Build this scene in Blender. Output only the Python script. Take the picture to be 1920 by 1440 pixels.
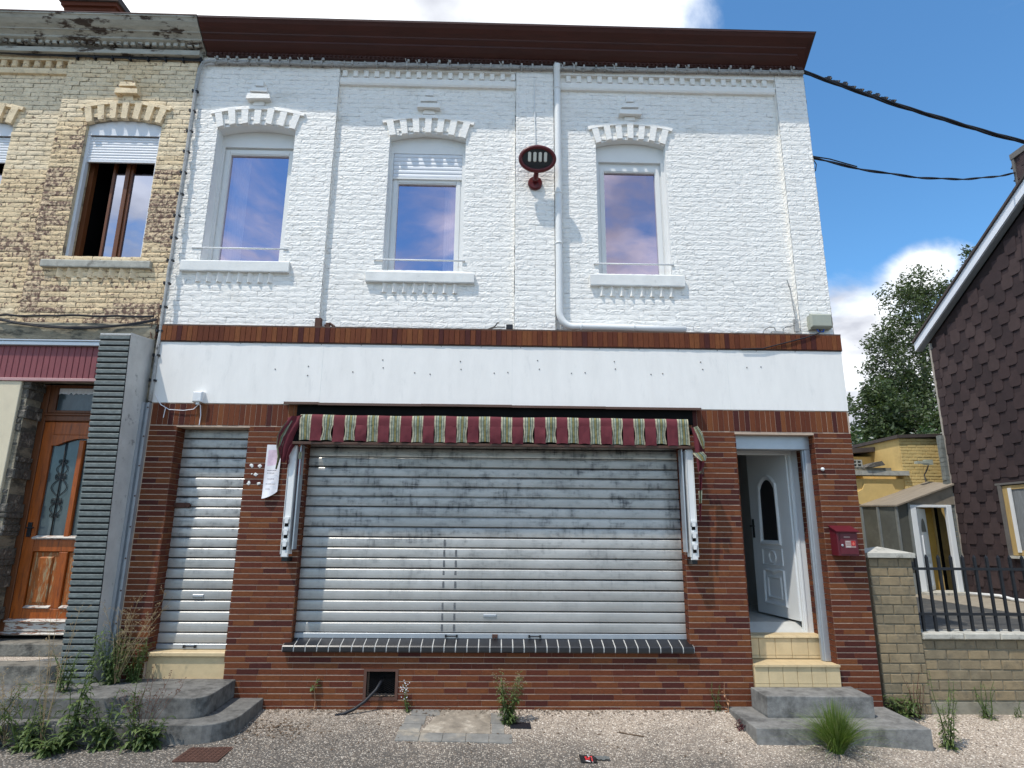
import bpy, bmesh, math, random
import numpy as np
from mathutils import Vector, Matrix, noise as mnoise

for o in list(bpy.data.objects): bpy.data.objects.remove(o)
S = bpy.context.scene
C = S.collection
RNG = random.Random(7)

# ------------------------------------------------------------------ camera
PITCH, YAW, ROLL = 0.232522, 0.0228873, 0.0082465
CAM = Vector((0.0, -7.0, 1.823))
fw = Vector((math.sin(YAW)*math.cos(PITCH), math.cos(YAW)*math.cos(PITCH), math.sin(PITCH)))
rt = Vector((math.cos(YAW), -math.sin(YAW), 0.0))
up = rt.cross(fw)
rt, up = math.cos(ROLL)*rt + math.sin(ROLL)*up, -math.sin(ROLL)*rt + math.cos(ROLL)*up
cd = bpy.data.cameras.new('camera')
cam = bpy.data.objects.new('camera', cd); C.objects.link(cam)
cd.sensor_fit = 'HORIZONTAL'; cd.sensor_width = 36.0; cd.lens = 36.0*1152.83/1920.0
cd.clip_start = 0.05; cd.clip_end = 3000
m3 = Matrix((rt, up, -fw)).transposed()
cam.matrix_world = Matrix.Translation(CAM) @ m3.to_4x4()
S.camera = cam

# ------------------------------------------------------------------ world: blue sky with cumulus
SUN_DIR = Vector((-1.05, -1.0, 2.75)).normalized()        # towards the sun
sun_el = math.asin(SUN_DIR.z)
sun_az = math.atan2(SUN_DIR.x, SUN_DIR.y)
w = bpy.data.worlds.new('World'); S.world = w; w.use_nodes = True
nt = w.node_tree; nt.nodes.clear()
def N(tree, typ, **kw):
    n = tree.nodes.new(typ)
    for k, v in kw.items(): setattr(n, k, v)
    return n
LK = nt.links.new
tc = N(nt, 'ShaderNodeTexCoord')
sky = N(nt, 'ShaderNodeTexSky', sky_type='NISHITA', sun_disc=False)
sky.sun_elevation = sun_el; sky.sun_rotation = sun_az
sky.altitude = 50; sky.air_density = 1.0; sky.dust_density = 0.2; sky.ozone_density = 4.0
tint = N(nt, 'ShaderNodeMix', data_type='RGBA', blend_type='MULTIPLY'); tint.inputs[0].default_value = 1
LK(sky.outputs[0], tint.inputs[6]); tint.inputs[7].default_value = (0.62, 0.95, 1.06, 1)
bg1 = N(nt, 'ShaderNodeBackground'); bg1.inputs[1].default_value = 0.13
LK(tint.outputs[2], bg1.inputs[0])
# cloud layer: direction projected on a flat deck, plus the banks seen in the photograph
sep = N(nt, 'ShaderNodeSeparateXYZ'); LK(tc.outputs['Generated'], sep.inputs[0])
zz = N(nt, 'ShaderNodeMath', operation='MAXIMUM'); LK(sep.outputs[2], zz.inputs[0]); zz.inputs[1].default_value = 0.0
za = N(nt, 'ShaderNodeMath', operation='ADD'); LK(zz.outputs[0], za.inputs[0]); za.inputs[1].default_value = 0.22
dv = N(nt, 'ShaderNodeVectorMath', operation='DIVIDE'); LK(tc.outputs['Generated'], dv.inputs[0])
cz = N(nt, 'ShaderNodeCombineXYZ')
for i in range(3): LK(za.outputs[0], cz.inputs[i])
LK(cz.outputs[0], dv.inputs[1])
n1 = N(nt, 'ShaderNodeTexNoise'); n1.inputs['Scale'].default_value = 1.7; n1.inputs['Detail'].default_value = 9; n1.inputs['Roughness'].default_value = 0.58; n1.inputs['Distortion'].default_value = 0.35
LK(dv.outputs[0], n1.inputs['Vector'])
acc = n1.outputs[0]
def bank(px, py, size, gain):
    """adds cloud cover round the direction in which a cloud bank stands"""
    global acc
    d = ((px-960)*rt - (py-720)*up + 1152.83*fw).normalized()
    dot = N(nt, 'ShaderNodeVectorMath', operation='DISTANCE')
    LK(tc.outputs['Generated'], dot.inputs[0]); dot.inputs[1].default_value = d
    mr = N(nt, 'ShaderNodeMapRange', interpolation_type='SMOOTHSTEP')
    LK(dot.outputs['Value'], mr.inputs[0]); mr.inputs[1].default_value = size; mr.inputs[2].default_value = 0
    mr.inputs[3].default_value = 0; mr.inputs[4].default_value = gain
    a = N(nt, 'ShaderNodeMath', operation='ADD'); LK(acc, a.inputs[0]); LK(mr.outputs[0], a.inputs[1]); acc = a.outputs[0]
bank(120, -60, 0.42, 0.20); bank(420, -40, 0.34, 0.12); bank(860, -50, 0.34, 0.17); bank(1120, -20, 0.22, 0.16)
bank(1580, 660, 0.22, 0.30); bank(1700, 560, 0.14, 0.08); bank(1740, 490, 0.075, 0.26); bank(1840, 450, 0.07, 0.16); bank(1885, 60, 0.12, 0.165); bank(1450, 250, 0.5, -0.18); bank(1750, 200, 0.45, -0.19); bank(1850, 420, 0.2, -0.06)
cr = N(nt, 'ShaderNodeMapRange', interpolation_type='SMOOTHSTEP')
LK(acc, cr.inputs[0]); cr.inputs[1].default_value = 0.41; cr.inputs[2].default_value = 0.62
n2 = N(nt, 'ShaderNodeTexNoise'); n2.inputs['Scale'].default_value = 3.1; n2.inputs['Detail'].default_value = 6
LK(dv.outputs[0], n2.inputs['Vector'])
rampc = N(nt, 'ShaderNodeValToRGB'); LK(n2.outputs[0], rampc.inputs[0])
rampc.color_ramp.elements[0].position = 0.36; rampc.color_ramp.elements[0].color = (0.36, 0.375, 0.42, 1)
rampc.color_ramp.elements[1].position = 0.62; rampc.color_ramp.elements[1].color = (0.86, 0.88, 0.90, 1)
bg2 = N(nt, 'ShaderNodeBackground'); LK(rampc.outputs[0], bg2.inputs[0]); bg2.inputs[1].default_value = 1.15
mx = N(nt, 'ShaderNodeMixShader'); LK(cr.outputs[0], mx.inputs[0]); LK(bg1.outputs[0], mx.inputs[1]); LK(bg2.outputs[0], mx.inputs[2])
wo = N(nt, 'ShaderNodeOutputWorld'); LK(mx.outputs[0], wo.inputs[0])

# ------------------------------------------------------------------ sun, exposure
sd = bpy.data.lights.new('sun', 'SUN'); sd.energy = 2.3; sd.angle = math.radians(0.9); sd.color = (1.0, 0.94, 0.85)
so = bpy.data.objects.new('sun', sd); C.objects.link(so)
so.rotation_euler = SUN_DIR.to_track_quat('Z', 'Y').to_euler(); so.location = (-8, -12, 20)
S.view_settings.view_transform = 'Standard'; S.view_settings.look = 'None'
S.view_settings.exposure = 0.70; S.view_settings.gamma = 1.0
S.view_settings.use_curve_mapping = False
S.render.engine = 'CYCLES'

# ------------------------------------------------------------------ materials
def mat(name, col, rough=0.8, var=0.18, scale=6.0, bump=0.2, bscale=60.0, metal=0.0, stretch=(1, 1, 1), col2=None, c2=(0.45, 0.62), c2scale=3.0, detail=6, spec=0.4, bdist=0.004):
    """base colour with noise variation, optional patches of a second colour, fine bump; all in world space"""
    m = bpy.data.materials.new(name); m.use_nodes = True
    t = m.node_tree; b = t.nodes['Principled BSDF']; L = t.links.new
    g = N(t, 'ShaderNodeNewGeometry')
    mp = N(t, 'ShaderNodeMapping'); L(g.outputs['Position'], mp.inputs[0]); mp.inputs['Scale'].default_value = stretch
    n = N(t, 'ShaderNodeTexNoise'); n.inputs['Scale'].default_value = scale; n.inputs['Detail'].default_value = detail; n.inputs['Roughness'].default_value = 0.65
    L(mp.outputs[0], n.inputs['Vector'])
    mr = N(t, 'ShaderNodeMapRange'); L(n.outputs[0], mr.inputs[0]); mr.inputs[1].default_value = 0.25; mr.inputs[2].default_value = 0.75
    mr.inputs[3].default_value = 1-var; mr.inputs[4].default_value = 1+var
    src = None
    if col2 is not None:
        nn = N(t, 'ShaderNodeTexNoise'); nn.inputs['Scale'].default_value = c2scale; nn.inputs['Detail'].default_value = 8; nn.inputs['Roughness'].default_value = 0.7
        L(mp.outputs[0], nn.inputs['Vector'])
        rr = N(t, 'ShaderNodeMapRange', interpolation_type='SMOOTHSTEP'); L(nn.outputs[0], rr.inputs[0]); rr.inputs[1].default_value = c2[0]; rr.inputs[2].default_value = c2[1]
        mm = N(t, 'ShaderNodeMix', data_type='RGBA'); L(rr.outputs[0], mm.inputs[0]); mm.inputs[6].default_value = (*col, 1); mm.inputs[7].default_value = (*col2, 1)
        src = mm.outputs[2]
    hs = N(t, 'ShaderNodeMix', data_type='RGBA', blend_type='MULTIPLY'); hs.inputs[0].default_value = 1
    if src: L(src, hs.inputs[6])
    else: hs.inputs[6].default_value = (*col, 1)
    L(mr.outputs[0], hs.inputs[7])
    L(hs.outputs[2], b.inputs['Base Color'])
    b.inputs['Roughness'].default_value = rough; b.inputs['Metallic'].default_value = metal
    b.inputs['Specular IOR Level'].default_value = spec
    if bump:
        nb = N(t, 'ShaderNodeTexNoise'); nb.inputs['Scale'].default_value = bscale; nb.inputs['Detail'].default_value = 5
        L(mp.outputs[0], nb.inputs['Vector'])
        bp = N(t, 'ShaderNodeBump'); bp.inputs['Strength'].default_value = bump; bp.inputs['Distance'].default_value = bdist
        L(nb.outputs[0], bp.inputs['Height']); L(bp.outputs[0], b.inputs['Normal'])
    return m

M = {}
M['white_brick'] = mat('white_painted_brick', (0.85, 0.825, 0.775), 0.6, 0.05, 9, 0.75, 38, stretch=(0.75, 1, 1.5), col2=(0.66, 0.63, 0.57), c2=(0.55, 0.80), c2scale=2.4, bdist=0.008)
M['white_paint'] = mat('white_paint', (0.80, 0.81, 0.80), 0.6, 0.04, 4, 0.25, 70)
M['fascia'] = mat('white_render', (0.82, 0.80, 0.76), 0.7, 0.06, 2.6, 0.2, 30, stretch=(2.2, 1, 0.6), col2=(0.68, 0.67, 0.64), c2=(0.52, 0.80), c2scale=3.0)
M['upvc'] = mat('white_window_plastic', (0.74, 0.74, 0.72), 0.35, 0.03, 5, 0.03, 40)
M['shutter_white'] = mat('white_shutter_plastic', (0.70, 0.72, 0.75), 0.45, 0.04, 5, 0.03, 40)
BR = [(0.168, 0.056, 0.021), (0.134, 0.040, 0.018), (0.104, 0.028, 0.016), (0.070, 0.019, 0.014), (0.150, 0.047, 0.019)]
M['red'] = [mat('red_brick_%s' % n, c, 0.72, 0.42, 7, 0.55, 40, spec=0.18, stretch=(3, 3, 22), detail=8, col2=tuple(q*0.55 for q in c), c2=(0.5, 0.72), c2scale=6, bdist=0.004) for n, c in zip(('orange', 'rust', 'oxblood', 'plum', 'clay'), BR)]
M['mortar'] = mat('pale_mortar', (0.47, 0.36, 0.275), 0.95, 0.2, 14, 0.3, 90)
M['soldier'] = [mat('upright_brick_%s' % n, c, 0.72, 0.35, 7, 0.4, 40, spec=0.18, stretch=(22, 3, 3), detail=8, bdist=0.003) for n, c in zip(('tan', 'rust', 'brown', 'plum'), ((0.175, 0.060, 0.022), (0.142, 0.043, 0.018), (0.110, 0.031, 0.015), (0.066, 0.018, 0.015)))]
M['mortar_dark'] = mat('dark_mortar', (0.10, 0.06, 0.045), 0.95, 0.2, 14, 0.3, 90)
M['cornice'] = mat('oxblood_cornice_paint', (0.052, 0.012, 0.008), 0.5, 0.25, 3, 0.15, 30, stretch=(0.6, 3, 6))
M['cornice_old'] = mat('peeling_cornice_paint', (0.40, 0.39, 0.34), 0.85, 0.25, 6, 0.4, 40, stretch=(0.8, 2, 3), col2=(0.060, 0.042, 0.032), c2=(0.52, 0.60), c2scale=3.4, bdist=0.008)
M['sill'] = mat('painted_stone_sill', (0.74, 0.74, 0.71), 0.7, 0.08, 8, 0.3, 50, col2=(0.5, 0.5, 0.47), c2=(0.6, 0.8), c2scale=5)
M['old_step'] = mat('grimy_old_step_stone', (0.20, 0.185, 0.155), 0.95, 0.35, 9, 0.8, 30, col2=(0.075, 0.07, 0.06), c2=(0.44, 0.66), c2scale=5, bdist=0.012)
M['old_sill'] = mat('weathered_stone_sill', (0.40, 0.39, 0.34), 0.9, 0.25, 10, 0.5, 50, col2=(0.17, 0.16, 0.14), c2=(0.5, 0.7), c2scale=8)
YB = [(0.74, 0.575, 0.36), (0.76, 0.615, 0.41), (0.71, 0.54, 0.33), (0.66, 0.50, 0.325), (0.77, 0.635, 0.44)]
M['yellow'] = [mat('yellow_brick_%d' % i, c, 0.92, 0.22, 12, 0.9, 60, col2=(0.17, 0.105, 0.08), c2=cc, c2scale=20, detail=8, bdist=0.008) for i, (c, cc) in enumerate(zip(YB, ((0.55, 0.63), (0.57, 0.67), (0.52, 0.61), (0.44, 0.56), (0.57, 0.68))))]
M['yellow_mortar'] = mat('buff_mortar', (0.54, 0.45, 0.31), 0.95, 0.25, 12, 0.6, 60, col2=(0.2, 0.16, 0.12), c2=(0.5, 0.65), c2scale=6)
M['brown_glass_frame'] = mat('brown_varnished_wood', (0.145, 0.050, 0.018), 0.45, 0.35, 5, 0.2, 40, stretch=(14, 14, 1))
M['orange_wood'] = mat('orange_varnished_wood', (0.34, 0.080, 0.009), 0.38, 0.35, 4, 0.2, 40, stretch=(12, 12, 1.2), col2=(0.15, 0.035, 0.008), c2=(0.5, 0.7), c2scale=3)
M['worn_wood'] = mat('worn_orange_wood', (0.31, 0.085, 0.012), 0.6, 0.35, 5, 0.4, 50, stretch=(10, 10, 1.6), col2=(0.33, 0.24, 0.13), c2=(0.50, 0.60), c2scale=3.2)
M['flaking_wood'] = mat('flaking_white_wood', (0.55, 0.52, 0.47), 0.8, 0.2, 8, 0.4, 40, stretch=(1.5, 4, 8), col2=(0.22, 0.09, 0.05), c2=(0.50, 0.58), c2scale=6)
M['slate_tile'] = mat('grey_green_ridged_tile', (0.125, 0.143, 0.135), 0.5, 0.3, 10, 0.4, 60, stretch=(2, 2, 5), col2=(0.16, 0.18, 0.175), c2=(0.45, 0.7), c2scale=5)
M['black_joint'] = mat('black_joint', (0.016, 0.017, 0.018), 0.9, 0.2, 20, 0.2, 60)
M['grey_concrete'] = mat('grey_painted_concrete', (0.56, 0.555, 0.53), 0.85, 0.14, 5, 0.45, 40, col2=(0.27, 0.27, 0.26), c2=(0.58, 0.68), c2scale=7, bdist=0.006)
M['grey_cement'] = mat('stained_cement', (0.28, 0.245, 0.18), 0.95, 0.3, 6, 0.7, 30, col2=(0.09, 0.085, 0.07), c2=(0.46, 0.62), c2scale=3.5, stretch=(1, 1, 2.4), bdist=0.01)
M['rubble'] = mat('broken_masonry', (0.11, 0.10, 0.085), 0.95, 0.4, 9, 1.0, 22, col2=(0.34, 0.30, 0.25), c2=(0.54, 0.66), c2scale=8, bdist=0.03)
M['cream'] = mat('cream_render', (0.66, 0.58, 0.42), 0.85, 0.08, 6, 0.4, 90)
M['pink_panel'] = mat('faded_pink_metal', (0.22, 0.060, 0.066), 0.6, 0.15, 8, 0.1, 60, stretch=(6, 1, 1))
M['pale_pink'] = mat('pale_pink_trim', (0.46, 0.27, 0.26), 0.6, 0.12, 8, 0.1, 60)
M['alu'] = mat('grey_aluminium', (0.42, 0.45, 0.48), 0.4, 0.1, 4, 0.06, 40, metal=0.5)
M['galv'] = None
M['black_tile'] = mat('black_glazed_tile', (0.012, 0.012, 0.014), 0.38, 0.3, 20, 0.1, 40, spec=0.6)
M['white_joint'] = mat('white_joint', (0.52, 0.52, 0.50), 0.9, 0.15, 20, 0.2, 60)
M['beige_tile'] = mat('beige_step_tile', (0.58, 0.45, 0.26), 0.55, 0.12, 9, 0.15, 40, col2=(0.40, 0.30, 0.17), c2=(0.58, 0.75), c2scale=6)
M['beige_joint'] = mat('brown_tile_joint', (0.30, 0.22, 0.13), 0.9, 0.15, 20, 0.2, 60)
M['bluestone_dark'] = mat('dark_grey_stone', (0.155, 0.152, 0.142), 0.9, 0.4, 14, 0.5, 90, col2=(0.075, 0.073, 0.068), c2=(0.44, 0.66), c2scale=6, detail=9, bdist=0.004)
M['bluestone'] = mat('blue_grey_stone', (0.205, 0.202, 0.19), 0.9, 0.35, 16, 0.5, 90, col2=(0.105, 0.103, 0.097), c2=(0.46, 0.66), c2scale=3.5, detail=9, bdist=0.008)
M['pale_stone'] = mat('pale_coping_stone', (0.46, 0.44, 0.38), 0.9, 0.2, 8, 0.5, 40, col2=(0.2, 0.19, 0.16), c2=(0.55, 0.7), c2scale=7, bdist=0.008)
M['garden'] = [mat('garden_brick_%d' % i, c, 0.9, 0.25, 9, 0.6, 60, col2=(0.15, 0.125, 0.085), c2=(0.5, 0.7), c2scale=6, bdist=0.006) for i, c in enumerate(((0.255, 0.195, 0.115), (0.23, 0.18, 0.11), (0.205, 0.165, 0.105)))]
M['garden_mortar'] = mat('dark_garden_mortar', (0.235, 0.205, 0.15), 0.95, 0.25, 12, 0.5, 60)
M['iron'] = mat('black_iron', (0.012, 0.013, 0.016), 0.45, 0.2, 10, 0.2, 80)
M['shingle'] = [mat('brown_shingle_%d' % i, c, 0.92, 0.16, 6, 0.7, 160, col2=tuple(q*0.8 for q in c), c2=(0.45, 0.7), c2scale=1.4) for i, c in enumerate(((0.046, 0.028, 0.028), (0.036, 0.022, 0.023), (0.058, 0.037, 0.036)))]
M['shingle_back'] = mat('dark_shingle_felt', (0.022, 0.014, 0.014), 0.95, 0.2, 10, 0.2, 60)
M['verge'] = mat('white_verge_board', (0.72, 0.75, 0.80), 0.4, 0.04, 4, 0.03, 40)
M['yellow_render'] = mat('yellow_render', (0.62, 0.44, 0.17), 0.9, 0.14, 3, 0.3, 40, col2=(0.44, 0.30, 0.12), c2=(0.52, 0.72), c2scale=1.2)
M['yellow_paintbrick'] = mat('yellow_painted_brick', (0.60, 0.45, 0.19), 0.85, 0.12, 6, 0.3, 40)
M['lean_roof'] = mat('grey_brown_roof_sheet', (0.25, 0.21, 0.16), 0.85, 0.25, 4, 0.3, 30, stretch=(1, 6, 1))
M['dirty_glass'] = mat('dusty_grey_glass', (0.085, 0.085, 0.072), 0.25, 0.25, 2.5, 0.03, 20, col2=(0.13, 0.13, 0.115), c2=(0.5, 0.7), c2scale=1.5)
M['dark'] = mat('unlit_black', (0.010, 0.010, 0.010), 1.0, 0.2, 4, 0, spec=0.0)  # near-black colour standing in for shade in unlit hollows and gaps
M['hall_wall'] = mat('grey_hall_wall', (0.55, 0.55, 0.53), 0.85, 0.08, 3, 0.1, 50)
M['hall_floor'] = mat('pale_hall_floor', (0.50, 0.50, 0.47), 0.35, 0.12, 5, 0.1, 30)
M['door_white'] = mat('white_door_plastic', (0.74, 0.76, 0.76), 0.35, 0.03, 5, 0.03, 40)
M['maroon'] = mat('maroon_enamel', (0.105, 0.011, 0.020), 0.28, 0.15, 10, 0.05, 40)
M['lamp_red'] = mat('dark_red_lamp_enamel', (0.10, 0.010, 0.012), 0.35, 0.15, 10, 0.08, 60)
M['black'] = mat('black_plastic', (0.012, 0.012, 0.013), 0.4, 0.15, 20, 0.05, 60)
M['led'] = mat('pale_led_strip', (0.66, 0.64, 0.56), 0.4, 0.1, 150, 0.2, 200)
M['grey_box'] = mat('grey_green_plastic', (0.36, 0.375, 0.31), 0.5, 0.08, 8, 0.05, 60)
M['white_plastic'] = mat('white_plastic', (0.72, 0.73, 0.73), 0.4, 0.05, 8, 0.05, 60)
M['paper'] = mat('wrinkled_paper', (0.78, 0.77, 0.80), 0.8, 0.04, 6, 0.2, 20)
M['pink_print'] = mat('pink_print', (0.72, 0.56, 0.66), 0.8, 0.25, 14, 0.1, 20)
M['ink'] = mat('grey_ink', (0.10, 0.09, 0.12), 0.8, 0.1, 10, 0)
M['burgundy'] = mat('burgundy_canvas', (0.125, 0.020, 0.028), 0.85, 0.15, 12, 0.3, 120)
M['brown_flash'] = mat('brown_metal_flashing', (0.075, 0.036, 0.022), 0.5, 0.2, 5, 0.08, 30)
M['cable_white'] = mat('paint_spattered_cable', (0.36, 0.36, 0.35), 0.7, 0.25, 30, 0.2, 80, col2=(0.12, 0.12, 0.12), c2=(0.55, 0.65), c2scale=14)
M['cable_black'] = mat('black_cable', (0.010, 0.011, 0.016), 0.55, 0.15, 30, 0.1, 80)
M['rust'] = mat('rusty_iron', (0.085, 0.040, 0.028), 0.85, 0.35, 20, 0.5, 90)
M['pipe'] = mat('white_painted_pipe', (0.76, 0.765, 0.75), 0.45, 0.05, 7, 0.1, 50, col2=(0.50, 0.48, 0.44), c2=(0.64, 0.8), c2scale=5)
M['bark'] = mat('grey_bark', (0.10, 0.085, 0.07), 0.95, 0.35, 12, 0.8, 30, stretch=(4, 4, 1))
M['birch_bark'] = mat('pale_birch_bark', (0.34, 0.33, 0.30), 0.9, 0.3, 9, 0.5, 30, stretch=(1, 1, 4), col2=(0.05, 0.05, 0.045), c2=(0.55, 0.65), c2scale=5)
M['curtain'] = mat('white_net_curtain', (0.78, 0.78, 0.82), 0.9, 0.15, 8, 0.2, 30, stretch=(10, 1, 1))
M['debris'] = mat('dry_leaf_litter', (0.115, 0.075, 0.045), 0.95, 0.4, 30, 0.3, 60)
M['straw'] = mat('dry_straw_stem', (0.30, 0.22, 0.12), 0.9, 0.25, 20, 0.1, 60)
M['dead_leaf'] = mat('dead_tan_leaf', (0.36, 0.20, 0.11), 0.9, 0.25, 20, 0.2, 60)
M['casing'] = mat('grey_window_casing', (.13, .12, .11), .8, .2, 6, .2, 30)
def leafmat(name, col, trans=0.25):
    m = mat(name, col, 0.55, 0.3, 12, 0.2, 60)
    b = m.node_tree.nodes['Principled BSDF']; t = m.node_tree
    tr = N(t, 'ShaderNodeBsdfTranslucent'); tr.inputs[0].default_value = (col[0]*1.5, col[1]*1.5, col[2]*0.9, 1)
    ms = N(t, 'ShaderNodeMixShader'); ms.inputs[0].default_value = trans
    t.links.new(b.outputs[0], ms.inputs[1]); t.links.new(tr.outputs[0], ms.inputs[2]); t.links.new(ms.outputs[0], t.nodes['Material Output'].inputs[0])
    return m
M['tree_leaf'] = [leafmat('dark_tree_leaf', (0.055, 0.084, 0.030)), leafmat('mid_tree_leaf', (0.078, 0.115, 0.040)), leafmat('grey_tree_leaf', (0.080, 0.105, 0.055))]
M['birch_leaf'] = [leafmat('dark_birch_leaf', (0.062, 0.088, 0.034)), leafmat('mid_birch_leaf', (0.085, 0.118, 0.046)), leafmat('pale_birch_leaf', (0.112, 0.145, 0.065))]
M['silver_leaf'] = [leafmat('dark_laurel_leaf', (0.035, 0.070, 0.024)), leafmat('fresh_laurel_leaf', (0.055, 0.10, 0.03)), leafmat('blossom_white', (0.40, 0.42, 0.38))]
M['weed_leaf'] = [leafmat('dark_weed_leaf', (0.058, 0.090, 0.028)), leafmat('mid_weed_leaf', (0.090, 0.135, 0.038)), leafmat('light_weed_leaf', (0.135, 0.18, 0.060))]
M['grass'] = [leafmat('deep_grass', (0.080, 0.135, 0.022)), leafmat('bright_grass', (0.125, 0.195, 0.035)), leafmat('pale_grass', (0.20, 0.23, 0.08))]
M['red_leaf'] = leafmat('wine_red_leaf', (0.08, 0.015, 0.022))

def galvanised():
    m = bpy.data.materials.new('galvanised_shutter_steel'); m.use_nodes = True
    t = m.node_tree; b = t.nodes['Principled BSDF']; L = t.links.new
    g = N(t, 'ShaderNodeNewGeometry')
    def noise(scale, stretch, lo, hi, det=7):
        mp = N(t, 'ShaderNodeMapping'); L(g.outputs['Position'], mp.inputs[0]); mp.inputs['Scale'].default_value = stretch
        n = N(t, 'ShaderNodeTexNoise'); n.inputs['Scale'].default_value = scale; n.inputs['Detail'].default_value = det; n.inputs['Roughness'].default_value = 0.62
        L(mp.outputs[0], n.inputs['Vector'])
        r = N(t, 'ShaderNodeMapRange', interpolation_type='SMOOTHSTEP'); L(n.outputs[0], r.inputs[0]); r.inputs[1].default_value = lo; r.inputs[2].default_value = hi
        return r.outputs[0]
    drips = noise(1.0, (24, 1, 5.0), 0.42, 0.74)
    streak = noise(1.0, (2.4, 1, 55), 0.48, 0.74)
    blot = noise(5.0, (1, 1, 1.9), 0.40, 0.68, 7)
    big = noise(1.1, (1, 1, 1.3), 0.35, 0.65)
    # grime is thickest on the upper slats, which stay rolled up least often
    sp = N(t, 'ShaderNodeSeparateXYZ'); L(g.outputs['Position'], sp.inputs[0])
    h = N(t, 'ShaderNodeMapRange'); L(sp.outputs[2], h.inputs[0]); h.inputs[1].default_value = 1.0; h.inputs[2].default_value = 2.0; h.inputs[3].default_value = 0.18; h.inputs[4].default_value = 1.0
    a1 = N(t, 'ShaderNodeMath', operation='MULTIPLY_ADD'); L(drips, a1.inputs[0]); a1.inputs[1].default_value = 0.80; a1.inputs[2].default_value = 0.30
    a2 = N(t, 'ShaderNodeMath', operation='MULTIPLY_ADD'); L(streak, a2.inputs[0]); a2.inputs[1].default_value = 0.75; L(a1.outputs[0], a2.inputs[2])
    a4 = N(t, 'ShaderNodeMath', operation='MULTIPLY'); L(a2.outputs[0], a4.inputs[0]); L(blot, a4.inputs[1])
    a3 = N(t, 'ShaderNodeMath', operation='MULTIPLY'); L(a4.outputs[0], a3.inputs[0]); L(h.outputs[0], a3.inputs[1])
    mm = N(t, 'ShaderNodeMix', data_type='RGBA'); L(big, mm.inputs[0]); mm.inputs[6].default_value = (0.42, 0.41, 0.385, 1); mm.inputs[7].default_value = (0.52, 0.505, 0.475, 1)
    m2 = N(t, 'ShaderNodeMix', data_type='RGBA'); m2.clamp_factor = True; L(a3.outputs[0], m2.inputs[0]); L(mm.outputs[2], m2.inputs[6]); m2.inputs[7].default_value = (0.085, 0.087, 0.092, 1)
    L(m2.outputs[2], b.inputs['Base Color'])
    b.inputs['Metallic'].default_value = 0.40; b.inputs['Roughness'].default_value = 0.42
    nb = N(t, 'ShaderNodeTexNoise'); nb.inputs['Scale'].default_value = 9; nb.inputs['Detail'].default_value = 3
    bp = N(t, 'ShaderNodeBump'); bp.inputs['Strength'].default_value = 0.25; bp.inputs['Distance'].default_value = 0.006
    L(g.outputs['Position'], nb.inputs['Vector']); L(nb.outputs[0], bp.inputs['Height']); L(bp.outputs[0], b.inputs['Normal'])
    return m
M['galv'] = galvanised()
def glass(name, tintc, refl, trans):
    m = bpy.data.materials.new(name); m.use_nodes = True
    t = m.node_tree; t.nodes.clear(); L = t.links.new
    gl = N(t, 'ShaderNodeBsdfGlossy'); gl.inputs['Color'].default_value = (*tintc, 1); gl.inputs['Roughness'].default_value = 0.01
    tr = N(t, 'ShaderNodeBsdfTransparent'); tr.inputs[0].default_value = (trans, trans, trans, 1)
    g = N(t, 'ShaderNodeNewGeometry'); n = N(t, 'ShaderNodeTexNoise'); n.inputs['Scale'].default_value = 2.0; n.inputs['Detail'].default_value = 2
    bp = N(t, 'ShaderNodeBump'); bp.inputs['Strength'].default_value = 0.12; bp.inputs['Distance'].default_value = 0.01
    L(g.outputs['Position'], n.inputs['Vector']); L(n.outputs[0], bp.inputs['Height']); L(bp.outputs[0], gl.inputs['Normal'])
    mxx = N(t, 'ShaderNodeMixShader'); mxx.inputs[0].default_value = refl
    o = N(t, 'ShaderNodeOutputMaterial'); L(tr.outputs[0], mxx.inputs[1]); L(gl.outputs[0], mxx.inputs[2]); L(mxx.outputs[0], o.inputs[0])
    return m
M['glass'] = glass('tinted_window_glass', (0.70, 0.61, 0.76), 0.58, 0.62)
M['glass_blue'] = glass('blue_window_glass', (0.66, 0.70, 0.85), 0.55, 0.25)
M['glass_dark'] = glass('dark_door_glass', (0.6, 0.7, 0.8), 0.10, 0.75)
M['glass_net'] = mat('frosted_door_glass', (0.055, 0.075, 0.085), 0.12, 0.35, 2.0, 0.02, 20, col2=(0.10, 0.125, 0.135), c2=(0.45, 0.7), c2scale=2.5, stretch=(2, 2, 0.7), spec=0.6)

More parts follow.
